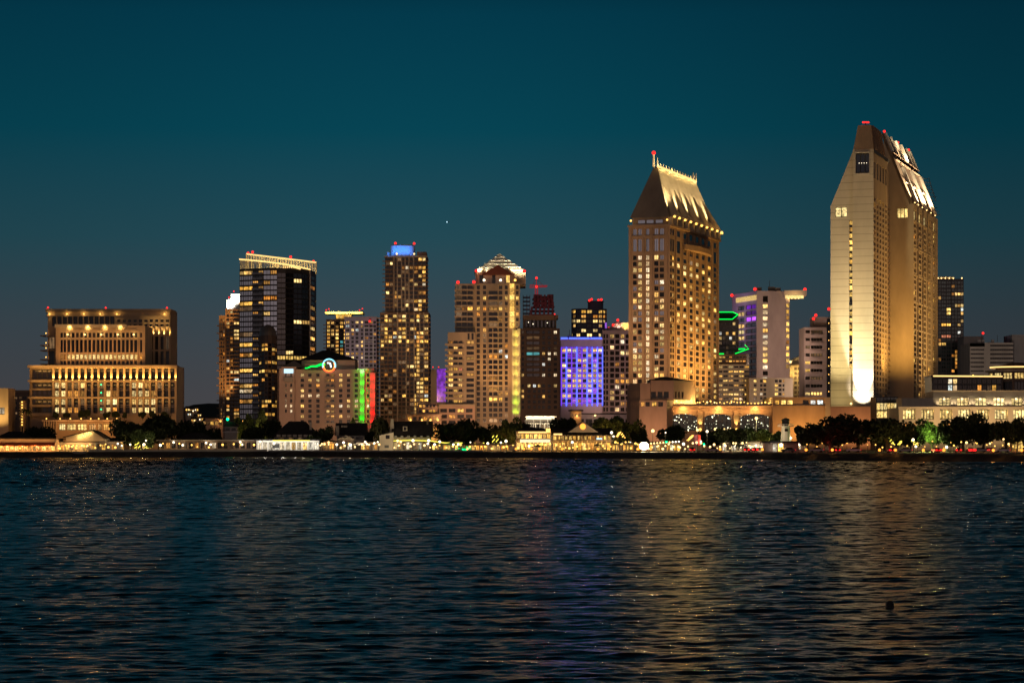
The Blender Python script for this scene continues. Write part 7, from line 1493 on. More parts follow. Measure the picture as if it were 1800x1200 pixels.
    mb = MB(); mb.loft(ring(2.7, z(749.5)), ring(2.7, z(748.3))); mb.build('gallery', 'white_paint', t, o_)
    mb = MB(); rr_ = ring(2.6, z(745.5)); mb.tube(rr_ + [rr_[0]], .1, 4); [mb.tube([p, (p[0], p[1], z(748.3))], .08, 4) for p in rr_]; mb.build('railing', 'white_paint', t, o_)
    mb = MB(); mb.loft(ring(1.25, z(748.3)), ring(1.25, z(738.5))); mb.build('lantern', 'glass_dark', t, o_)
    mb = MB(); mb.loft(ring(1.5, z(738.5)), ring(1.2, z(736))); mb.loft(ring(1.2, z(736)), ring(.2, z(734.2))); mb.build('cap', 'dark_metal', t, o_)
    mb = MB(); mb.box(x - .5, x + .6, D - 1.85, D - 1.2, z(758), z(753.5)); mb.build('window', 'glass_dark', t, o_)
    spot(t, o_, (x - 6, D - 8, 5), (x, D, z(752)), 1600, PALE, 60, .9)
    # fill between podiums: low roofs in the middle distance
    b = shop('bright_canopy', 'low building under a long brilliant white canopy light, below the dark office tower', 925, 990, 1000, 741, 739, 'flat', 'grey_concrete', 8, lambda i, j: 'dark' if i < 3 else 'dim', 745, 753, 12); mb = MB(); f = b.f; mb.tube([f.p(f.u(925), b.z(734), 1), f.p(f.u(975), b.z(734.3), 1)], .75, 5); b.part('canopy_light', mb, 'strip_white'); mb = MB(); mb.fbox(f, f.u(922), f.u(978), b.z(733), b.z(731.6), -6, 2); b.part('canopy', mb, 'pale_concrete')
    for k in range(5): mb = MB(); u = f.u(925 + 12.5 * k); mb.tube([f.p(u, GROUND, .4), f.p(u, b.z(733), .4)], .25, 5); b.part('post', mb, 'steel')
    for k in range(4): point(b.root, b.loc, f.p(f.u(931 + 13 * k), b.z(736), 2.5), 1200, PALE)
    b.done()
    b = shop('road_deck', 'long pale elevated deck with a lit rail, below the blue outlined hotel', 1014, 1112, 1085, 728, 726, 'flat', 'mauve_stone', 7, 'dark', 736, 760, 8, .2); b.bulb(b.f.p(b.f.u(1046), b.z(730), 1), 'bulb_warm', .6, 900, PALE); spot(b.root, b.loc, b.f.p(b.f.L * .3, 20, 20), b.f.p(b.f.L * .3, 15), 5000, (1, .6, .45), 120, .9); b.done()
    b = shop('corner_shop', 'small tan block with an orange lit corner at the left of the elevated deck', 1003, 1022, 1060, 722, 720, 'flat', 'tan_stucco', 3, 'dim', 727, 732, 8); b.bulb(b.f.p(b.f.u(1014), b.z(731), 1), 'bulb_gold', .5, 900, SODIUM); b.done()
    b = shop('dusky_block', 'low dusky block with two small lit openings left of the floodlit balcony towers', 361, 392, 1120, 735, 733, 'flat', 'pink_stucco', 4, lambda i, j: ['dim', 'gold', 'amber', 'dim'][i], 740, 747, 12); b.bulb(b.f.p(b.f.u(388), b.z(740), 1), 'bulb_gold', .6, 2600, SODIUM); b.done()
waterfront()

# ================================================================== hillside houses far left
r = random.Random(6)
for i, (px, py, d) in enumerate([(326, 719, 3090), (333, 721, 3070), (342, 719, 3090), (330, 727, 3050), (341, 734, 3020), (350, 736, 3010), (347, 729, 3040), (356, 742, 3000), (363, 744, 3000), (336, 738, 3005)]):
    words = ['with two amber windows highest on the hill', 'beside the highest pair on the hill', 'with a long row of lamps under the ridge', 'with a blue doorway lamp halfway down the hill', 'with a broad golden front halfway down the hill', 'with a pale lamp near the hill foot', 'tucked between golden fronts on the hill', 'with one orange window low on the hill', 'with three small lamps lowest beside the slim tower', 'at the left of the low golden fronts on the hill'][i]
    F = rect(px, px + r.uniform(5, 9), d, 9); zb = hz(py + 4, d); b = Bld('hill_house', 'far hillside house ' + words, 'house', F, 'houses on the far hill', zb); f = F[0]; mb = MB()
    o = facade(mb, f, zb - 12, zb + 4.2, [(f.L * .1, f.L * .4), (f.L * .55, f.L * .9)], [(zb + .8, zb + 3.2)], 0, .3)
    for h in F[1:]: mb.poly([h.p(0, zb - 12), h.p(h.L, zb - 12), h.p(h.L, zb + 4.2), h.p(0, zb + 4.2)])
    b.part('wall', mb, 'tan_stucco'); b.win(f, o, lambda i_, j: ['gold', 'warm', 'cafe'][(i + i_) % 3], .3)
    x0, x1 = f.A.x - .6, f.B.x + .6; mb = MB(); mb.loft([(x0, d - .6, zb + 4.2), (x0, d + 9.6, zb + 4.2), (x0, d + 4.5, zb + 6.6)], [(x1, d - .6, zb + 4.2), (x1, d + 9.6, zb + 4.2), (x1, d + 4.5, zb + 6.6)]); b.part('roof', mb, 'roof_shingle')
    for k in range(2): b.bulb(f.p(f.L * (.2 + .6 * k), zb + 2, 1.2), ['bulb_gold', 'bulb_warm', 'bulb_white'][(i + k) % 3] if i != 3 else 'sign_blue', .9)
    b.done()

# ================================================================== trees
TREE = {}; BND = {}
def crown_mesh(seed, n, squash, kind):
    r = random.Random(seed); mb = MB(); cl = []
    for k in range(17 if kind != 'slim' else 7):
        a = r.uniform(0, 6.283); q = r.uniform(.1, .74) if kind != 'slim' else r.uniform(0, .3); z_ = r.uniform(-.40, .36); rr = r.choice([.14, .2, .28, .36])*r.uniform(.85, 1.15)
        cl.append((q * math.cos(a), q * math.sin(a), z_ * squash, rr))
    for k in range(n):
        cx_, cy_, cz_, R = cl[k % len(cl)]
        while True:
            v = V3((r.uniform(-1, 1), r.uniform(-1, 1), r.uniform(-1, 1)))
            if .3 < v.length < 1: break
        v = v.normalized() * (R * v.length ** .35 * r.uniform(.75, 1.12)); c = V3((cx_, cy_, cz_)) + V3((v.x, v.y, v.z * (.5 + squash * .5)))
        s_ = r.uniform(.024, .06); d = V3((r.gauss(0, 1), r.gauss(0, 1), r.gauss(0, 1) * .7)).normalized(); e = d.cross(V3((r.gauss(0, 1), r.gauss(0, 1), r.gauss(0, 1)))).normalized(); g = d.cross(e)
        mb.poly([c - e * s_ * 1.6, c - g * s_ * .8, c + e * s_ * 1.6, c + g * s_ * .8])
    return mb, cl
def make_tree(key, seed, squash, kind, mat):
    mb, cl = crown_mesh(seed, 4600, squash, kind); o = mb.build('crown', mat); me = o.data; bpy.data.objects.remove(o)
    tb = MB(); r = random.Random(seed); base = -.74 if kind != 'slim' else -1.5
    tb.tube([(0, 0, base), (.02, 0, base * .55), (0, .02, -.25)], [.075, .055, .04], 7)
    for cx_, cy_, cz_, R in cl[:8]: tb.tube([(0, 0, base * .5), (cx_ * .5, cy_ * .5, -.15 + cz_ * .3), (cx_ * .95, cy_ * .95, cz_)], [.04, .025, .01], 5)
    o = tb.build('trunk', 'bark'); tm = o.data; bpy.data.objects.remove(o); TREE[key] = (me, tm, base); BND[key] = (sorted(abs(v.co.x) for v in me.vertices)[int(len(me.vertices) * .985)], sorted(v.co.z for v in me.vertices)[int(len(me.vertices) * .99)])
for k in range(4): make_tree('round%d' % k, 100 + k, .72, 'round', 'leaf_dark')
for k in range(3): make_tree('mid%d' % k, 120 + k, .85, 'round', 'leaf_mid')
make_tree('slim0', 140, 1.5, 'slim', 'leaf_dark')
def make_palm(key, seed):
    r = random.Random(seed); mb = MB()
    for k in range(26):
        a = r.uniform(0, 6.283); up = r.uniform(-.5, .9); L_ = r.uniform(.75, 1.05); prev = None
        for t in range(7):
            q = t / 6; rad_ = L_ * math.sin(min(1.5, q * 1.35)); z_ = up * q * .8 - q * q * (.75 + .3 * r.random() * 0)
            wdt = .09 * math.sin(math.pi * min(1, .12 + q * .85)) + .01; c = V3((rad_ * math.cos(a), rad_ * math.sin(a), z_)); sd = V3((-math.sin(a), math.cos(a), 0)) * wdt
            if prev: mb.poly([prev[0] - prev[1] - V3((0, 0, .04)), prev[0], c, c - sd - V3((0, 0, .04))]); mb.poly([prev[0], prev[0] + prev[1] - V3((0, 0, .04)), c + sd - V3((0, 0, .04)), c])
            prev = (c, sd)
    o = mb.build('crown', 'leaf_palm'); me = o.data; bpy.data.objects.remove(o)
    tb = MB(); tb.tube([(0, 0, -4.4), (.06, 0, -2.5), (.03, 0, -1), (0, 0, .05)], [.13, .10, .085, .09], 7); o = tb.build('trunk', 'bark'); tm = o.data; bpy.data.objects.remove(o); TREE[key] = (me, tm, -4.4)
make_palm('palm0', 1); make_palm('palm1', 2)
def tree(px, D, wpx, top, key, label, name='tree', group='trees along the waterfront', base=None, rot=None):
    me, tm, bz = TREE[key]; zt = hz(top, D); zb = GROUND if base is None else base; s_ = wpx / FOC * D / 2 / (.98 if 'palm' not in key else .95); x = bx(px, D)
    ztop = .35 if 'palm' in key else BND[key][1]; s_ = wpx / FOC * D / 2 / (BND[key][0] if 'palm' not in key else .95)
    sz = (zt - zb) / (ztop - bz) if 'palm' not in key else None
    t = thing(name, label, 'palm tree' if 'palm' in key else 'tree', (x, D, zb), group)
    for nm, m_ in (('crown', me), ('trunk', tm)):
        o = bpy.data.objects.new(nm, m_); col.objects.link(o); o.parent = t; o.rotation_euler = (0, 0, RNG.uniform(0, 6.28))
        if sz is not None: o.scale = (s_, s_, sz); o.location = (0, 0, -bz * sz)
        else:
            hh = zt - zb - .3 * s_
            o.location = (0, 0, hh)
            o.scale = (s_, s_, s_) if nm == 'crown' else (s_ * .8, s_ * .8, hh / 4.4)
    return t
TREES = [
 (228, 905, 62, 741, 'round0', 'dark broad tree left of three below the stepped hotel'), (281, 918, 86, 733, 'round1', 'largest dark canopy tree below the stepped hotel, lit yellow from beneath'), (329, 925, 66, 743, 'round2', 'dark tree at the right end of the clump below the stepped hotel'),
 (250, 898, 40, 757, 'mid0', 'smaller tree with golden lit underside beside the light wrapped trunk'), (62, 905, 34, 752, 'round3', 'small dark tree behind the red awning restaurant'), (86, 940, 40, 753, 'round0', 'dark tree before the slatted terrace building'),
 (427, 960, 46, 734, 'mid1', 'mid green tree below the curved glass tower'), (452, 985, 40, 725, 'mid2', 'taller green tree at the foot of the curved glass tower'), (374, 940, 30, 754, 'round2', 'small dark tree left of the lookout turret'), (447, 925, 44, 752, 'round1', 'dark tree right of the lookout turret'),
 (478, 950, 38, 740, 'round3', 'dark tree left of the great black hipped roof'), (568, 912, 36, 752, 'round0', 'dark tree right of the great black hipped roof'), (548, 908, 26, 767, 'mid0', 'small dark tree at the right end of the brilliant white shop'),
 (640, 930, 44, 757, 'round2', 'dark tree under the red floodlit corner of the neon hotel'), (668, 985, 40, 736, 'round1', 'dark tree between the neon hotel and the blue capped tower'), (625, 985, 22, 738, 'mid2', 'small tree before the green lit corner strip'),
 (792, 925, 58, 746, 'round3', 'dark tree right of the orange lodge'), (826, 935, 64, 740, 'round0', 'big dark tree before the pyramid topped tower'), (862, 930, 54, 750, 'round2', 'dark tree behind the light wrapped palms'), (893, 912, 44, 738, 'mid1', 'thin warm lit tree at the left of the glowing restaurant'),
 (915, 950, 40, 745, 'round1', 'dark tree behind the glowing restaurant roof'), (992, 985, 44, 737, 'round3', 'dark tree beside the long white canopy light'), (1058, 935, 60, 738, 'mid0', 'brownish lit tree right of the gabled restaurant'), (1096, 945, 62, 735, 'mid2', 'broad brownish tree before the hotel pavilion wall'), (1125, 900, 40, 758, 'round2', 'dark tree behind the glaring floodlight'),
 (1186, 905, 52, 750, 'round0', 'dark tree under the first arched hall'), (1252, 880, 46, 758, 'round1', 'dark tree beneath the festoon lamps'), (1284, 865, 56, 754, 'round3', 'dark tree between the two right arched halls'), (1312, 900, 40, 752, 'mid1', 'sparse tree with pale lit twigs under the third arched hall'), (1344, 880, 44, 757, 'mid0', 'tree with gold lit top right of the tall lamp'), (1368, 870, 34, 760, 'mid2', 'tree beside the small lighthouse'),
 (1420, 815, 56, 748, 'round2', 'dark canopy tree right of the lighthouse'), (1462, 800, 112, 734, 'round0', 'biggest dark domed canopy tree below the floodlit tower'), (1508, 810, 74, 740, 'round1', 'dark canopy tree right of the biggest dome'), (1560, 815, 84, 739, 'round3', 'dark domed tree before the glass entrance'), (1601, 830, 50, 758, 'round2', 'low dark tree left of the green lit tree'),
 (1638, 850, 62, 741, 'mid1', 'tree lit bright green from below'), (1692, 830, 80, 731, 'round0', 'tall ragged dark tree before the lit arcade'), (1729, 835, 56, 745, 'round1', 'dark tree right of the tall ragged one'), (1768, 820, 56, 742, 'round3', 'dark tree near the frame before the arcade'), (1800, 815, 56, 738, 'round2', 'dark tree cut by the frame at the far end of the arcade'), (1665, 838, 46, 752, 'round1', 'dark tree between the green lit tree and the ragged tree')]
for a in TREES: tree(*a)
for i, (px, w_, h_) in enumerate([(99, 13, 724), (118, 11, 725.5), (144, 12, 722), (153, 11, 720), (187, 14, 724), (203, 13, 723), (219, 10, 725), (251, 13, 724), (270, 15, 722), (289, 13, 724)]):
    wh = ['first from the slatted end', 'second from the slatted end', 'left of the close pair', 'right of the close pair', 'left of the middle pair', 'right of the middle pair', 'just past the middle pair', 'third from the far end', 'second from the far end', 'at the far end'][i]
    tree(px, 985, w_, h_, 'round%d' % (i % 4), 'small dark terrace tree before the lit office rooms, ' + wh, 'terrace_tree', 'trees on the hotel terrace', hz(738.3, 985))
for i, (px, D, top, w_, lb) in enumerate([(47, 955, 716, 26, 'tall dark palm left of the stepped hotel base'), (622, 1000, 735, 18, 'small palm in front of the green floodlit strip'), (868, 905, 752, 20, 'palm with light wrapped trunk, left of a close pair'), (875, 908, 751, 20, 'palm with light wrapped trunk, right of a close pair'), (702, 1000, 741, 16, 'short palm at the foot of the blue capped tower'), (1100, 890, 752, 20, 'palm with yellow lit fronds beside the low warm shops'), (1333, 895, 750, 18, 'palm near the tall street lamp')]):
    tree(px, D, w_, top, 'palm%d' % (i % 2), lb, 'palm_tree', 'palms along the waterfront')
# lights under trees
for px, D, py, pw, c in ((258, 900, 786, 3800, GOLD), (1640, 838, 778, 9000, (.75, 1, .2)), (1628, 840, 765, 3500, (.7, 1, .2)), (893, 900, 784, 2600, SODIUM), (1060, 915, 770, 2600, SODIUM), (1092, 925, 765, 3600, SODIUM), (1310, 890, 775, 1500, PALE), (452, 975, 765, 2600, GOLD), (432, 950, 768, 1400, GOLD), (820, 897, 784, 900, (.0, 1, .2)), (1570, 800, 788, 1000, GOLD), (1345, 870, 772, 1500, GOLD)):
    point(None, (0, 0, 0), (bx(px, D), D, hz(py, D)), pw, c, .5, 'garden_light')
# light strings wound round trunks
def wound(label, px, D, py0, py1, n, mat, rad_, tilt=0, name='wrapped_tree'):
    x = bx(px, D); z0, z1 = hz(py0, D), hz(py1, D); t = thing(name, label, 'lit tree', (x, D, z0), 'trees wound with light strings'); o_ = V3((x, D, z0)); mb = MB(); q = [(x + tilt * k / 5, D, z0 + (z1 - z0) * k / 5) for k in range(6)]; mb.tube(q, [rad_ * .8] * 5 + [rad_ * .4], 6); mb.build('trunk', 'bark', t, o_)
    mb = MB(); mb.tube([(x + tilt * k / n + rad_ * math.cos(k * 1.1), D + rad_ * math.sin(k * 1.1), z0 + (z1 - z0) * k / n) for k in range(n + 1)], .17, 4); mb.build('light_string', mat, t, o_)
wl = 'trunk wound with golden lights '
for i, (px, D, a, b_, tl, lb) in enumerate([(833, 893, 791, 781, .6, 'first of the leaning ones left of the palm pair'), (839, 894, 791, 779, -.8, 'second of the leaning ones left of the palm pair'), (846, 893, 791, 780, .9, 'third of the leaning ones left of the palm pair'), (853, 893, 790, 778, -.5, 'nearest to the palm pair on its left'), (867.5, 896, 788, 765.5, 0, 'tall and straight, left one of the palm pair'), (874, 896, 788, 765, 0, 'tall and straight, right one of the palm pair'), (881, 894, 790, 779, .7, 'just right of the palm pair'), (238, 899, 790, 775, .4, 'below the largest canopy tree, thin left one'), (246, 898, 790, 772, -1, 'below the largest canopy tree, leaning one'), (255, 897, 790, 773, .8, 'below the largest canopy tree, by the white lamps'), (1208, 868, 775, 767, 1.4, 'raking upward left of the bannered lamp'), (1212, 868, 771, 765, 1.2, 'higher of the raking pair left of the bannered lamp'), (1571, 812, 781, 769, -1.6, 'forked, behind the parked cars'), (1579, 812, 782, 775, 1.0, 'low and bushy, behind the parked cars'), (1612, 815, 782, 774, -1.6, 'short and slanting, right of a white globe lamp'), (1084, 880, 768, 760, 1.0, 'beside the low warm shops'), (1097, 880, 769, 759, -1.2, 'under the yellow lit palm fronds')]):
    wound(wl + lb, px, D, a, b_, 16, 'strip_yellow' if px > 1500 or px < 900 else 'bulb_gold', .38, tl)
# green lit bush
t = thing('green_bush', 'low bush glowing green with string lights beside the market arcade', 'bush', (bx(820, 898), 898, GROUND)); r = random.Random(2); o_ = V3((bx(820, 898), 898, GROUND)); mb = MB()
for k in range(700):
    c = o_ + V3((r.gauss(0, 1.5), r.gauss(0, .7), abs(r.gauss(.6, .5)))); d = V3((r.gauss(0, 1), r.gauss(0, 1), r.gauss(0, 1))).normalized() * .16; e = d.cross(V3((r.random(), r.random(), r.random()))).normalized() * .12; mb.poly([c - d, c - e, c + d, c + e])
mb.build('foliage', 'leaf_mid', t, o_); mb = MB()
for k in range(26): mb.ball(o_ + V3((r.gauss(0, 1.5), -.9 + r.gauss(0, .2), abs(r.gauss(.9, .5)))), .13, 0, 5, 4)
mb.build('light_string', 'signal_green', t, o_)

# ================================================================== street lamps, strings, bollards
def street_lamp(px, D, py, label, kind='globe', r_=.5, pw=700, mat='bulb_white', c=PALE, banner=None, name='street_lamp', group='lamps along the waterfront'):
    r_ *= .56; pw *= .55; x, zt = bx(px, D), hz(py, D); t = thing(name, label, 'lamp', (x, D, GROUND), group); o_ = V3((x, D, GROUND)); mb = MB(); mb.tube([(x, D, GROUND), (x, D, GROUND + .5), (x, D, zt - r_)], [.16, .1, .08], 6); mb.build('pole', 'dark_metal' if kind != 'tall' else 'pale_metal', t, o_)
    mb = MB(); mb.ball((x, D, zt), r_, 0, 10, 7); mb.build('globe', mat, t, o_)
    mb = MB(); mb.tube([(x, D, zt - r_ * 1.25), (x, D, zt - r_ * .7)], [r_ * .3, r_ * .55], 7); mb.build('collar', 'dark_metal', t, o_)
    if banner:
        for k, (m_, dx) in enumerate(banner): mb = MB(); mb.box(x + dx, x + dx + 1.0, D - .03, D + .03, zt - 5.2, zt - 1.6); mb.build('banner', m_, t, o_)
    if pw: point(t, o_, (x, D - r_ - .15, zt), pw, c, .25)
LAMPS = [
 (207, 893, 779.5, 'white globe lamp, left one of a pair before the light wrapped trunks', .55, 900), (214, 892, 783, 'low white lamp, right one of a pair before the light wrapped trunks', .5, 500), (229, 890, 781, 'white globe lamp just left of the light wrapped trunks', .55, 800), (253, 889, 781, 'brightest white globe lamp at the light wrapped trunks', .8, 1500), (256.5, 892, 774, 'higher small lamp over the light wrapped trunks', .45, 500), (282, 893, 782, 'white globe lamp at the left end of the long low building', .8, 1200),
 (566, 893, 780, 'white globe lamp left of the orange lit stall', .6, 900), (592, 891, 781, 'round white lamp left of the cream cottage', .75, 1100), (604, 890, 777.5, 'higher round lamp before the cream cottage door', .75, 1100), (616, 889, 781.5, 'round white lamp right of the cream cottage', .85, 1200), (642, 891, 776.5, 'higher lamp of a pair by the pale parasol', .65, 900), (645, 890, 780, 'lower lamp of a pair by the pale parasol', .55, 700), (658, 892, 778.5, 'lamp left of the white lean to wing', .6, 800), (664, 893, 776.5, 'lamp touching the white lean to wing', .5, 600),
 (699, 893, 774.5, 'globe lamp near the orange door of the white house', .8, 1000), (704.5, 892, 776, 'globe lamp right beside another near the orange door', .7, 800), (726, 891, 774, 'globe lamp at the middle of the white house', .85, 1100), (753.5, 891, 774, 'globe lamp at the right corner of the white house', .85, 1100), (752, 889, 779.5, 'lower lamp below the right corner of the white house', .65, 700), (764, 888, 781, 'low lamp before the hanging light string', .75, 800), (773, 892, 776, 'globe lamp where the light string bends', .75, 900), (797, 893, 781, 'left one of two pale lamps before the market arcade', .65, 700), (805.5, 893, 780.5, 'right one of two pale lamps before the market arcade', .65, 700), (827, 892, 777, 'small white lamp above the green bush', .4, 300),
 (857.5, 888, 779, 'white globe lamp left of the tall light wrapped pair', .75, 900), (880.5, 887, 777.5, 'globe lamp right of the tall light wrapped pair', .6, 700), (889.5, 888, 775, 'brightest globe lamp right of the tall light wrapped pair', .85, 1000), (930, 866, 783.5, 'white lamp on the lawn before the glowing restaurant', .7, 800), (1006, 862, 777, 'round lamp before the middle of the gabled restaurant', .75, 700), (1075, 866, 760, 'tall lamp right of the gabled restaurant', .8, 1200), (1078.5, 865, 766.5, 'lower lamp just right of the gabled restaurant', .55, 600), (1108, 865, 778, 'lamp left of the glaring floodlight', .6, 600),
 (1147.5, 858, 757, 'tall yellow lamp right above the glaring floodlight', 1.0, 2200), (1170, 862, 760, 'small high lamp left of the dark arcade tree', .4, 300), (1201.5, 848, 780, 'round white lamp left of the bannered lamp', .85, 1000), (1243, 862, 758, 'tall lamp right of the bannered lamp', .75, 1200), (1232, 860, 775.5, 'small lamp at the foot of the bannered lamp', .5, 500), (1605, 800, 772.5, 'white globe lamp above the parked cars', .75, 1000), (1610, 798, 784.5, 'lower globe lamp above the parked cars', .65, 700), (1664, 795, 785.5, 'bluish white globe lamp before the green lit tree', .75, 900), (1699, 795, 777.5, 'orange white lamp over the brightest tail lights', .65, 700), (1391, 850, 769.5, 'small lamp in the dark tree right of the lighthouse', .45, 300), (1557, 822, 755, 'tiny lamp inside the dark domed tree', .4, 200), (1740, 806, 779, 'small warm lamp among the far trees', .5, 500), (1764, 804, 771.5, 'small high warm lamp among the far trees', .5, 500), (1773, 803, 780, 'low warm lamp beside the frame', .55, 500)]
for px, D, py, lb, r_, pw in LAMPS: street_lamp(px, D, py, lb, 'globe', r_, pw, 'bulb_warm' if ('warm' in lb or 'yellow' in lb or 'orange' in lb) else 'bulb_white', GOLD if 'yellow' in lb or 'warm' in lb else PALE)
street_lamp(1226, 860, 755.5, 'lamp hung with pink and blue banners in front of the second hall pier', 'globe', .8, 1500, 'bulb_warm', GOLD, (('flag_cloth', -1.1), ('flag_red', .1)))
street_lamp(1329.5, 880, 735, 'very tall street lamp rising in front of the third arched hall', 'tall', .95, 3500, 'bulb_warm', (1, .85, .4))
t_ = thing('floodlight', 'glaring white floodlight on a short post, brightest light on the shore', 'floodlight', (bx(1132, 838), 838, GROUND)); o_ = V3((bx(1132, 838), 838, GROUND)); mb = MB(); x = o_.x
mb.tube([(x, 838, GROUND), (x, 838, hz(785.5, 838))], .12, 6); mb.build('post', 'dark_metal', t_, o_); mb = MB(); mb.ball((x, 837.6, hz(783.5, 838)), 1.5, 0, 14, 9, .8); mb.build('lamp_head', 'flare_lamp', t_, o_); mb = MB(); mb.loft([(x - 1.2, 839, hz(783.5, 838) - 1.2), (x + 1.2, 839, hz(783.5, 838) - 1.2), (x + 1.2, 839, hz(783.5, 838) + 1.2), (x - 1.2, 839, hz(783.5, 838) + 1.2)], [(x - .5, 839.6, hz(783.5, 838) - .5), (x + .5, 839.6, hz(783.5, 838) - .5), (x + .5, 839.6, hz(783.5, 838) + .5), (x - .5, 839.6, hz(783.5, 838) + .5)]); mb.build('housing', 'dark_metal', t_, o_)
point(t_, o_, (x, 835.6, hz(783.5, 838)), 22000, (1, .74, .38), .5)
street_lamp(1237.5, 846, 780.5, 'green signal lamp beside the bannered lamp', 'globe', .55, 500, 'signal_green', (0, 1, .25), None, 'signal_light', None)
# hanging light string between posts
t_ = thing('light_string', 'yellow light string sagging between posts, right of the white house', 'light string', (bx(755, 893), 893, GROUND)); o_ = V3((bx(755, 893), 893, GROUND)); pts = [(bx(px, 893), 893, hz(py, 893)) for px, py in ((754, 774), (764, 775.5), (772, 777), (783, 778), (798, 778), (813, 778.2))]; mb = MB(); mb.tube(pts, .15, 4); mb.build('bulbs', 'strip_yellow', t_, o_)
for p in (pts[2], pts[4]): mb = MB(); mb.tube([(p[0], p[1], GROUND), (p[0], p[1], p[2] + .2)], .1, 5); mb.build('post', 'dark_metal', t_, o_)
t_ = thing('festoon', 'row of pale festoon lamps under the second arched hall', 'light string', (bx(1258, 895), 895, GROUND)); o_ = V3((bx(1258, 895), 895, GROUND)); mb = MB(); mb.tube([(bx(1254, 895), 895, hz(752.5, 895)), (bx(1288, 895), 895, hz(753.5, 895))], .08, 4); mb.build('cable', 'dark_metal', t_, o_)
for px in (1257, 1266, 1269.5, 1273, 1279.5, 1284.5): mb = MB(); mb.ball((bx(px, 895), 894.8, hz(754, 895)), .42 if px in (1257, 1284.5) else .28, 0, 8, 5); mb.build('bulb', 'bulb_warm', t_, o_)
for px in (1254, 1288): mb = MB(); mb.tube([(bx(px, 895), 895, GROUND), (bx(px, 895), 895, hz(752, 895))], .12, 5); mb.build('post', 'dark_metal', t_, o_)
SETS = [(2, 98, 888, 783, 788, 12, 'bulb_gold', 'small amber lamp in the row before the red awning restaurant'), (100, 205, 889, 780, 788, 13, 'bulb_gold', 'small amber lamp in the row before the raking gabled hall'), (560, 668, 893, 779, 788, 13, 'bulb_warm', 'small warm lamp in the row between the black roofed hall and the white house'), (690, 760, 892, 780, 788, 8, 'bulb_warm', 'small warm lamp in the row before the white house'), (762, 905, 890, 781, 789, 16, 'bulb_gold', 'small amber lamp among the stalls right of the white house'), (908, 970, 862, 779, 789, 10, 'bulb_gold', 'small amber lamp before the glowing restaurant'), (974, 1076, 860, 778, 789, 14, 'bulb_gold', 'small amber lamp before the gabled restaurant'), (1078, 1128, 850, 776, 789, 10, 'bulb_gold', 'small amber lamp before the low warm shops'), (1140, 1205, 844, 780, 789, 12, 'bulb_warm', 'small warm lamp before the low promenade bar'), (1206, 1350, 842, 777, 789, 20, 'bulb_warm', 'small warm lamp under the dark trees before the arched halls'), (1395, 1545, 812, 778, 789, 10, 'bulb_gold', 'small amber lamp under the biggest dome tree'), (1548, 1800, 806, 774, 789, 24, 'bulb_gold', 'small amber lamp under the trees before the lit arcade'), (283, 452, 900, 779, 788, 9, 'bulb_gold', 'small amber lamp before the long low building')]
rl = random.Random(31)
for a, c_, D, t0, t1, n_, mt, lb in SETS:
    for k in range(n_): street_lamp(a + (c_ - a) * (k + rl.uniform(.1, .9)) / n_, D + rl.uniform(-3, 3), rl.uniform(t0, t1), lb, 'globe', rl.uniform(.36, .72) * (.62 if a > 1390 else 1), 240 if k % 3 == 0 else 0, mt, SODIUM if mt == 'bulb_gold' else PALE, None, 'path_lamp', lb.replace('small ', '').replace('lamp', 'lamps', 1))
BOL = [(907, 'at the left end of the lawn before the glowing restaurant'), (921, 'second from the left on the lawn before the glowing restaurant'), (934, 'third from the left on the lawn before the glowing restaurant'), (949, 'fourth from the left on the lawn before the glowing restaurant'), (988, 'glowing strongest, under the left end of the gabled restaurant'), (1051, 'under the right end of the gabled restaurant by a dark parasol'), (1121, 'beside the foot of the glaring floodlight'), (1193, 'left of the round white lamp by the bar'), (1266, 'before the dark trees under the second arched hall'), (1340, 'just left of the bright kiosk'), (1417, 'below the tiny pink cottage'), (1463, 'left of the red light under the biggest dome tree'), (1546, 'left of the first red tail light'), (1574, 'right of the first red tail light'), (1623, 'under the low dark tree'), (1659, 'under the bluish white lamp'), (1746, 'with a slim cone above, under the far trees'), (1796, 'cut off beside the frame')]
for px, lb in BOL:
    D = shore_y(bx(px, 760)) + 12; x = bx(px, D); t_ = thing('bollard_light', 'small orange path light ' + lb, 'path light', (x, D, GROUND + .05), 'orange path lights on the bank'); o_ = V3((x, D, GROUND + .05)); mb = MB(); mb.tube([(x, D, GROUND + .05), (x, D, GROUND + .8)], .12, 6); mb.build('post', 'dark_metal', t_, o_); mb = MB(); mb.ball((x, D, GROUND + 1.05), .40, 0, 8, 6); mb.build('lamp', 'bulb_orange', t_, o_); point(t_, o_, (x, D - .6, GROUND + 1.2), 60, (1, .4, .08), .2)

# ================================================================== parasols, cars, quay, boat, buoy, aeroplane
def parasol(px, D, py, w_, mat, label):
    x, zt = bx(px, D), hz(py, D); t = thing('parasol', label, 'parasol', (x, D, GROUND), 'parasols on the promenade'); o_ = V3((x, D, GROUND)); mb = MB(); mb.tube([(x, D, GROUND), (x, D, zt)], .06, 5); mb.build('pole', 'dark_metal', t, o_)
    mb = MB(); n = 8; a = [(x + w_ * math.cos(6.2832 * k / n), D + w_ * math.sin(6.2832 * k / n), zt - w_ * .42) for k in range(n)]; mb.loft(a, [(x + .05 * math.cos(6.2832 * k / n), D + .05 * math.sin(6.2832 * k / n), zt) for k in range(n)]); mb.build('canopy', mat, t, o_)
parasol(1050, 856, 779.5, 1.9, 'dark_metal', 'black parasol below the right end of the gabled restaurant'); parasol(631, 893, 776, 2.6, 'canvas', 'pale parasol right of the cream cottage'); parasol(795, 895, 772.5, 3.0, 'dark_metal', 'dark wide parasol over the market arcade'); parasol(945, 858, 781, 1.8, 'dark_metal', 'dark parasol on the lawn before the glowing restaurant')
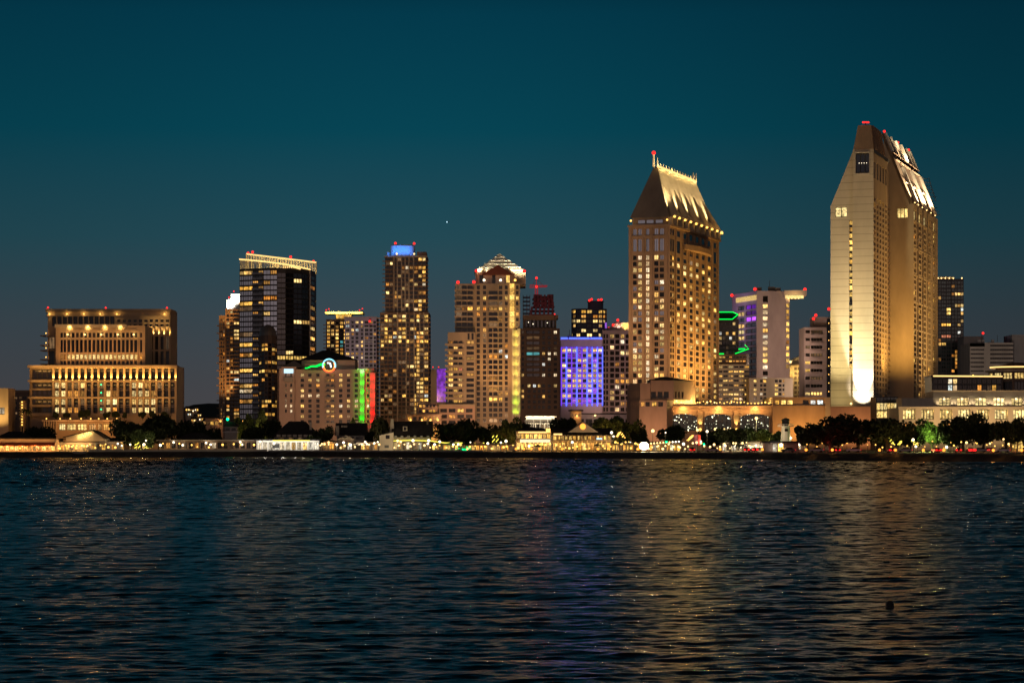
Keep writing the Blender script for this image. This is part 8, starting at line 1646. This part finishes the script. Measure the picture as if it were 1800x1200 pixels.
def make_car():
    t = thing('parked_car', 'car', 'car', (0, 0, 0), 'cars parked along the shore road'); z0 = V3((0, 0, 0)); mb = MB()
    def sec(x, pts): return [(x + 0 * y, y, z) for y, z in pts]
    prof = [(-2.2, .45), (-2.25, .8), (-1.9, .95), (-1.0, 1.0), (-.6, 1.02), (1.2, 1.0), (2.0, .92), (2.25, .75), (2.2, .4)]
    mb.loft([(-.85, y, z) for y, z in prof], [(.85, y, z) for y, z in prof]); body = mb.build('body', 'car_dark', t, z0)
    mb = MB(); mb.loft([(-.8, -1.75, 1.0), (.8, -1.75, 1.0), (.8, 1.1, 1.0), (-.8, 1.1, 1.0)], [(-.62, -1.1, 1.48), (.62, -1.1, 1.48), (.62, .5, 1.48), (-.62, .5, 1.48)]); mb.build('cabin', 'glass_dark', t, z0)
    for sx in (-.78, .78):
        for y in (-1.4, 1.4):
            mb = MB(); mb.loft([(sx - .1, y + .33 * math.cos(a), .33 + .33 * math.sin(a)) for a in [6.2832 * k / 12 for k in range(12)]], [(sx + .1, y + .33 * math.cos(a), .33 + .33 * math.sin(a)) for a in [6.2832 * k / 12 for k in range(12)]]); mb.build('wheel', 'rubber', t, z0)
        mb = MB(); mb.box(sx * .82 - .16, sx * .82 + .16, -2.30, -2.2, .68, .86); mb.build('tail_light', 'tail_red', t, z0)
        mb = MB(); mb.box(sx * .82 - .15, sx * .82 + .15, 2.16, 2.28, .6, .74); mb.build('headlight', 'pale_metal', t, z0)
    return t
CAR0 = make_car(); _first = [True]
def car(px, D, rot, mat, label, bright=None):
    if _first[0]: t = CAR0; _first[0] = False
    else:
        t = CAR0.copy(); col.objects.link(t)
        for ch in list(CAR0.children): c = ch.copy(); col.objects.link(c); c.parent = t
    t.location = (bx(px, D), D, GROUND + .034); t.rotation_euler = (0, 0, rad(rot)); t['label'] = label
    for ch in t.children:
        n = ch.name.split('.')[0]
        if n == 'body': ch.material_slots[0].link = 'OBJECT'; ch.material_slots[0].material = M(mat)
        if n == 'tail_light' and bright: ch.scale = (bright, 1, bright); ch.location = (-ch.data.vertices[0].co.x * (bright - 1), 0, -.75 * (bright - 1))
    if bright: point(t, (0, 0, 0), (0, -3.4, .9), 120 * bright, (1, .05, .03), .3)
CARS = [(1216, 822, 0, 'car_red', 'red car left of the orange path light by the arches', 1.4), (1252, 820, 84, 'car_silver', 'silver car side on under the second arched hall', None), (1311, 820, 0, 'car_dark', 'dark car with a pink tail light left of the bright market front', 1.6), (1324, 818, 8, 'car_dark', 'dark car with brighter red tail light, second left of the kiosk', 2.0), (1334, 822, 88, 'car_white', 'white car side on just left of the kiosk', None), (1385, 792, 90, 'car_dark', 'black car side on in front of the dark kiosk wall', None), (1435, 800, 90, 'car_silver', 'silver car side on beneath the canopy tree right of the cottage', None), (1470, 790, 4, 'car_dark', 'dark car with one red light under the biggest dome tree', 1.5), (1500, 796, 90, 'car_white', 'white car side on under the right part of the biggest dome tree', None), (1566, 780, 0, 'car_dark', 'dark car with red tail lights between two orange path lights', 1.8), (1590, 790, 88, 'car_silver', 'silver car side on right of the red tail lights', None), (1645, 782, 10, 'car_red', 'red car before the green lit tree', 1.8), (1684, 782, -6, 'car_dark', 'dark car left of the brightest red tail lights', 1.7), (1705, 776, 0, 'car_dark', 'car with the brightest red tail lights on the shore', 3.2), (1722, 790, 90, 'car_silver', 'silver car side on right of the brightest red tail lights', None), (1738, 792, 90, 'car_dark', 'dark car side on under the far trees', None), (1762, 790, 90, 'car_white', 'white car side on near the frame', None)]
for a in CARS: car(*a)
def wall_thing(name, label, px0, px1, off, z0, z1, mat, cat='wall', th=1.2):
    pts = [bx(px0 + (px1 - px0) * k / 24, 870) for k in range(25)]; mb = MB(); ring = lambda x: (x, shore_y(x) + off)
    for a, b_ in zip(pts, pts[1:]): p, q = ring(a), ring(b_); mb.hexa([p, q, (q[0], q[1] + th), (p[0], p[1] + th)], z0, z1)
    c = ring(pts[12]); t = thing(name, label, cat, (c[0], c[1], z0)); mb.build('parapet', mat, t, (c[0], c[1], z0)); mb = MB()
    for a, b_ in zip(pts, pts[1:]): p, q = ring(a), ring(b_); mb.hexa([(p[0], p[1] - .12), (q[0], q[1] - .12), (q[0], q[1] + th + .12), (p[0], p[1] + th + .12)], z1 + .002, z1 + .16)
    mb.build('coping', mat, t, (c[0], c[1], z0))
wall_thing('quay_wall', 'pale quay wall along the foot of the long low building', 158, 458, 6.6, 1.2, 2.55, 'pale_concrete'); wall_thing('low_wall', 'low grey promenade wall before the white shop and white house', 460, 850, 6.8, 1.4, 2.3, 'grey_concrete')
x, y = bx(147, 872), shore_y(bx(147, 872)) + 3.4; t_ = thing('rowing_boat', 'pale rowing boat drawn up on the dark bank at the quay end', 'boat', (x, y, 1.3)); o_ = V3((x, y, 1.3)); mb = MB(); n = 10; sec = []
for k in range(n + 1):
    q = k / n; w_ = .85 * math.sin(math.pi * (.12 + .80 * q)) ** .7; xx = x - 2.3 + 4.6 * q; lift = .35 * (q - .4) ** 2 * 3; sec.append([(xx, y - w_, 1.9 + lift), (xx, y - w_ * .7, 1.4 + lift * .5), (xx, y, 1.2 + lift * .4), (xx, y + w_ * .7, 1.4 + lift * .5), (xx, y + w_, 1.9 + lift), (xx, y + w_ * .6, 1.55 + lift * .5), (xx, y, 1.4 + lift * .5), (xx, y - w_ * .6, 1.55 + lift * .5)])
for a, b_ in zip(sec, sec[1:]): mb.loft(a, b_, 0, False)
mb.poly(sec[0]); mb.poly(sec[-1]); mb.build('hull', 'grey_concrete', t_, o_)
for q in (.35, .65): mb = MB(); xx = x - 2.3 + 4.6 * q; mb.box(xx - .14, xx + .14, y - .66, y + .66, 1.78, 1.83); mb.build('seat', 'bark', t_, o_)
# float in the water
D = 78.0; x = bx(1564, D); t_ = thing('buoy', 'small dark round float bobbing alone in the water', 'buoy', (x, D, 0)); o_ = V3((x, D, 0)); mb = MB(); prof = [(-.12, .10), (-.05, .125), (.04, .135), (.11, .12), (.165, .09), (.195, .05), (.205, .015)]; pv = None
for zz, rr_ in prof:
    cu = [(x + rr_ * math.cos(6.2832 * k / 18), D + rr_ * math.sin(6.2832 * k / 18), zz) for k in range(18)]
    if pv: mb.loft(pv, cu)
    pv = cu
mb.build('body', 'buoy_skin', t_, o_, True); mb = MB(); mb.tube([(x + .05 * math.cos(6.2832 * k / 10), D, .21 + .05 * math.sin(6.2832 * k / 10)) for k in range(11)], .014, 5); mb.build('ring', 'dark_metal', t_, o_)
# tiny aeroplane far above the town
D = 9000.0; x, zz = bx(788, D), hz(390, D); t_ = thing('aeroplane', 'tiny lit aeroplane high in the empty sky', 'aeroplane', (x, D, zz)); o_ = V3((x, D, zz)); mb = MB(); mb.tube([(x - 5, D, zz - .2), (x - 3.6, D, zz), (x + 2, D, zz), (x + 5, D, zz + .4)], [.25, .8, .75, .2], 8); mb.build('fuselage', 'steel', t_, o_)
mb = MB(); mb.loft([(x - 1.2, D - 6, zz + .3), (x + .4, D - 6, zz + .3), (x + .4, D - 6, zz + .45), (x - 1.2, D - 6, zz + .45)], [(x - 1.2, D + 6, zz + .3), (x + .4, D + 6, zz + .3), (x + .4, D + 6, zz + .45), (x - 1.2, D + 6, zz + .45)]); mb.build('wing', 'steel', t_, o_)
mb = MB(); mb.loft([(x + 3.6, D - .1, zz + .4), (x + 5, D - .1, zz + .4), (x + 5.2, D - .1, zz + 2.2), (x + 4.6, D - .1, zz + 2.2)], [(x + 3.6, D + .1, zz + .4), (x + 5, D + .1, zz + .4), (x + 5.2, D + .1, zz + 2.2), (x + 4.6, D + .1, zz + 2.2)]); mb.build('tail_fin', 'steel', t_, o_)
mb = MB(); mb.ball((x - 4.6, D - .6, zz - .6), 2.3); mb.build('landing_light', 'sign_blue', t_, o_)
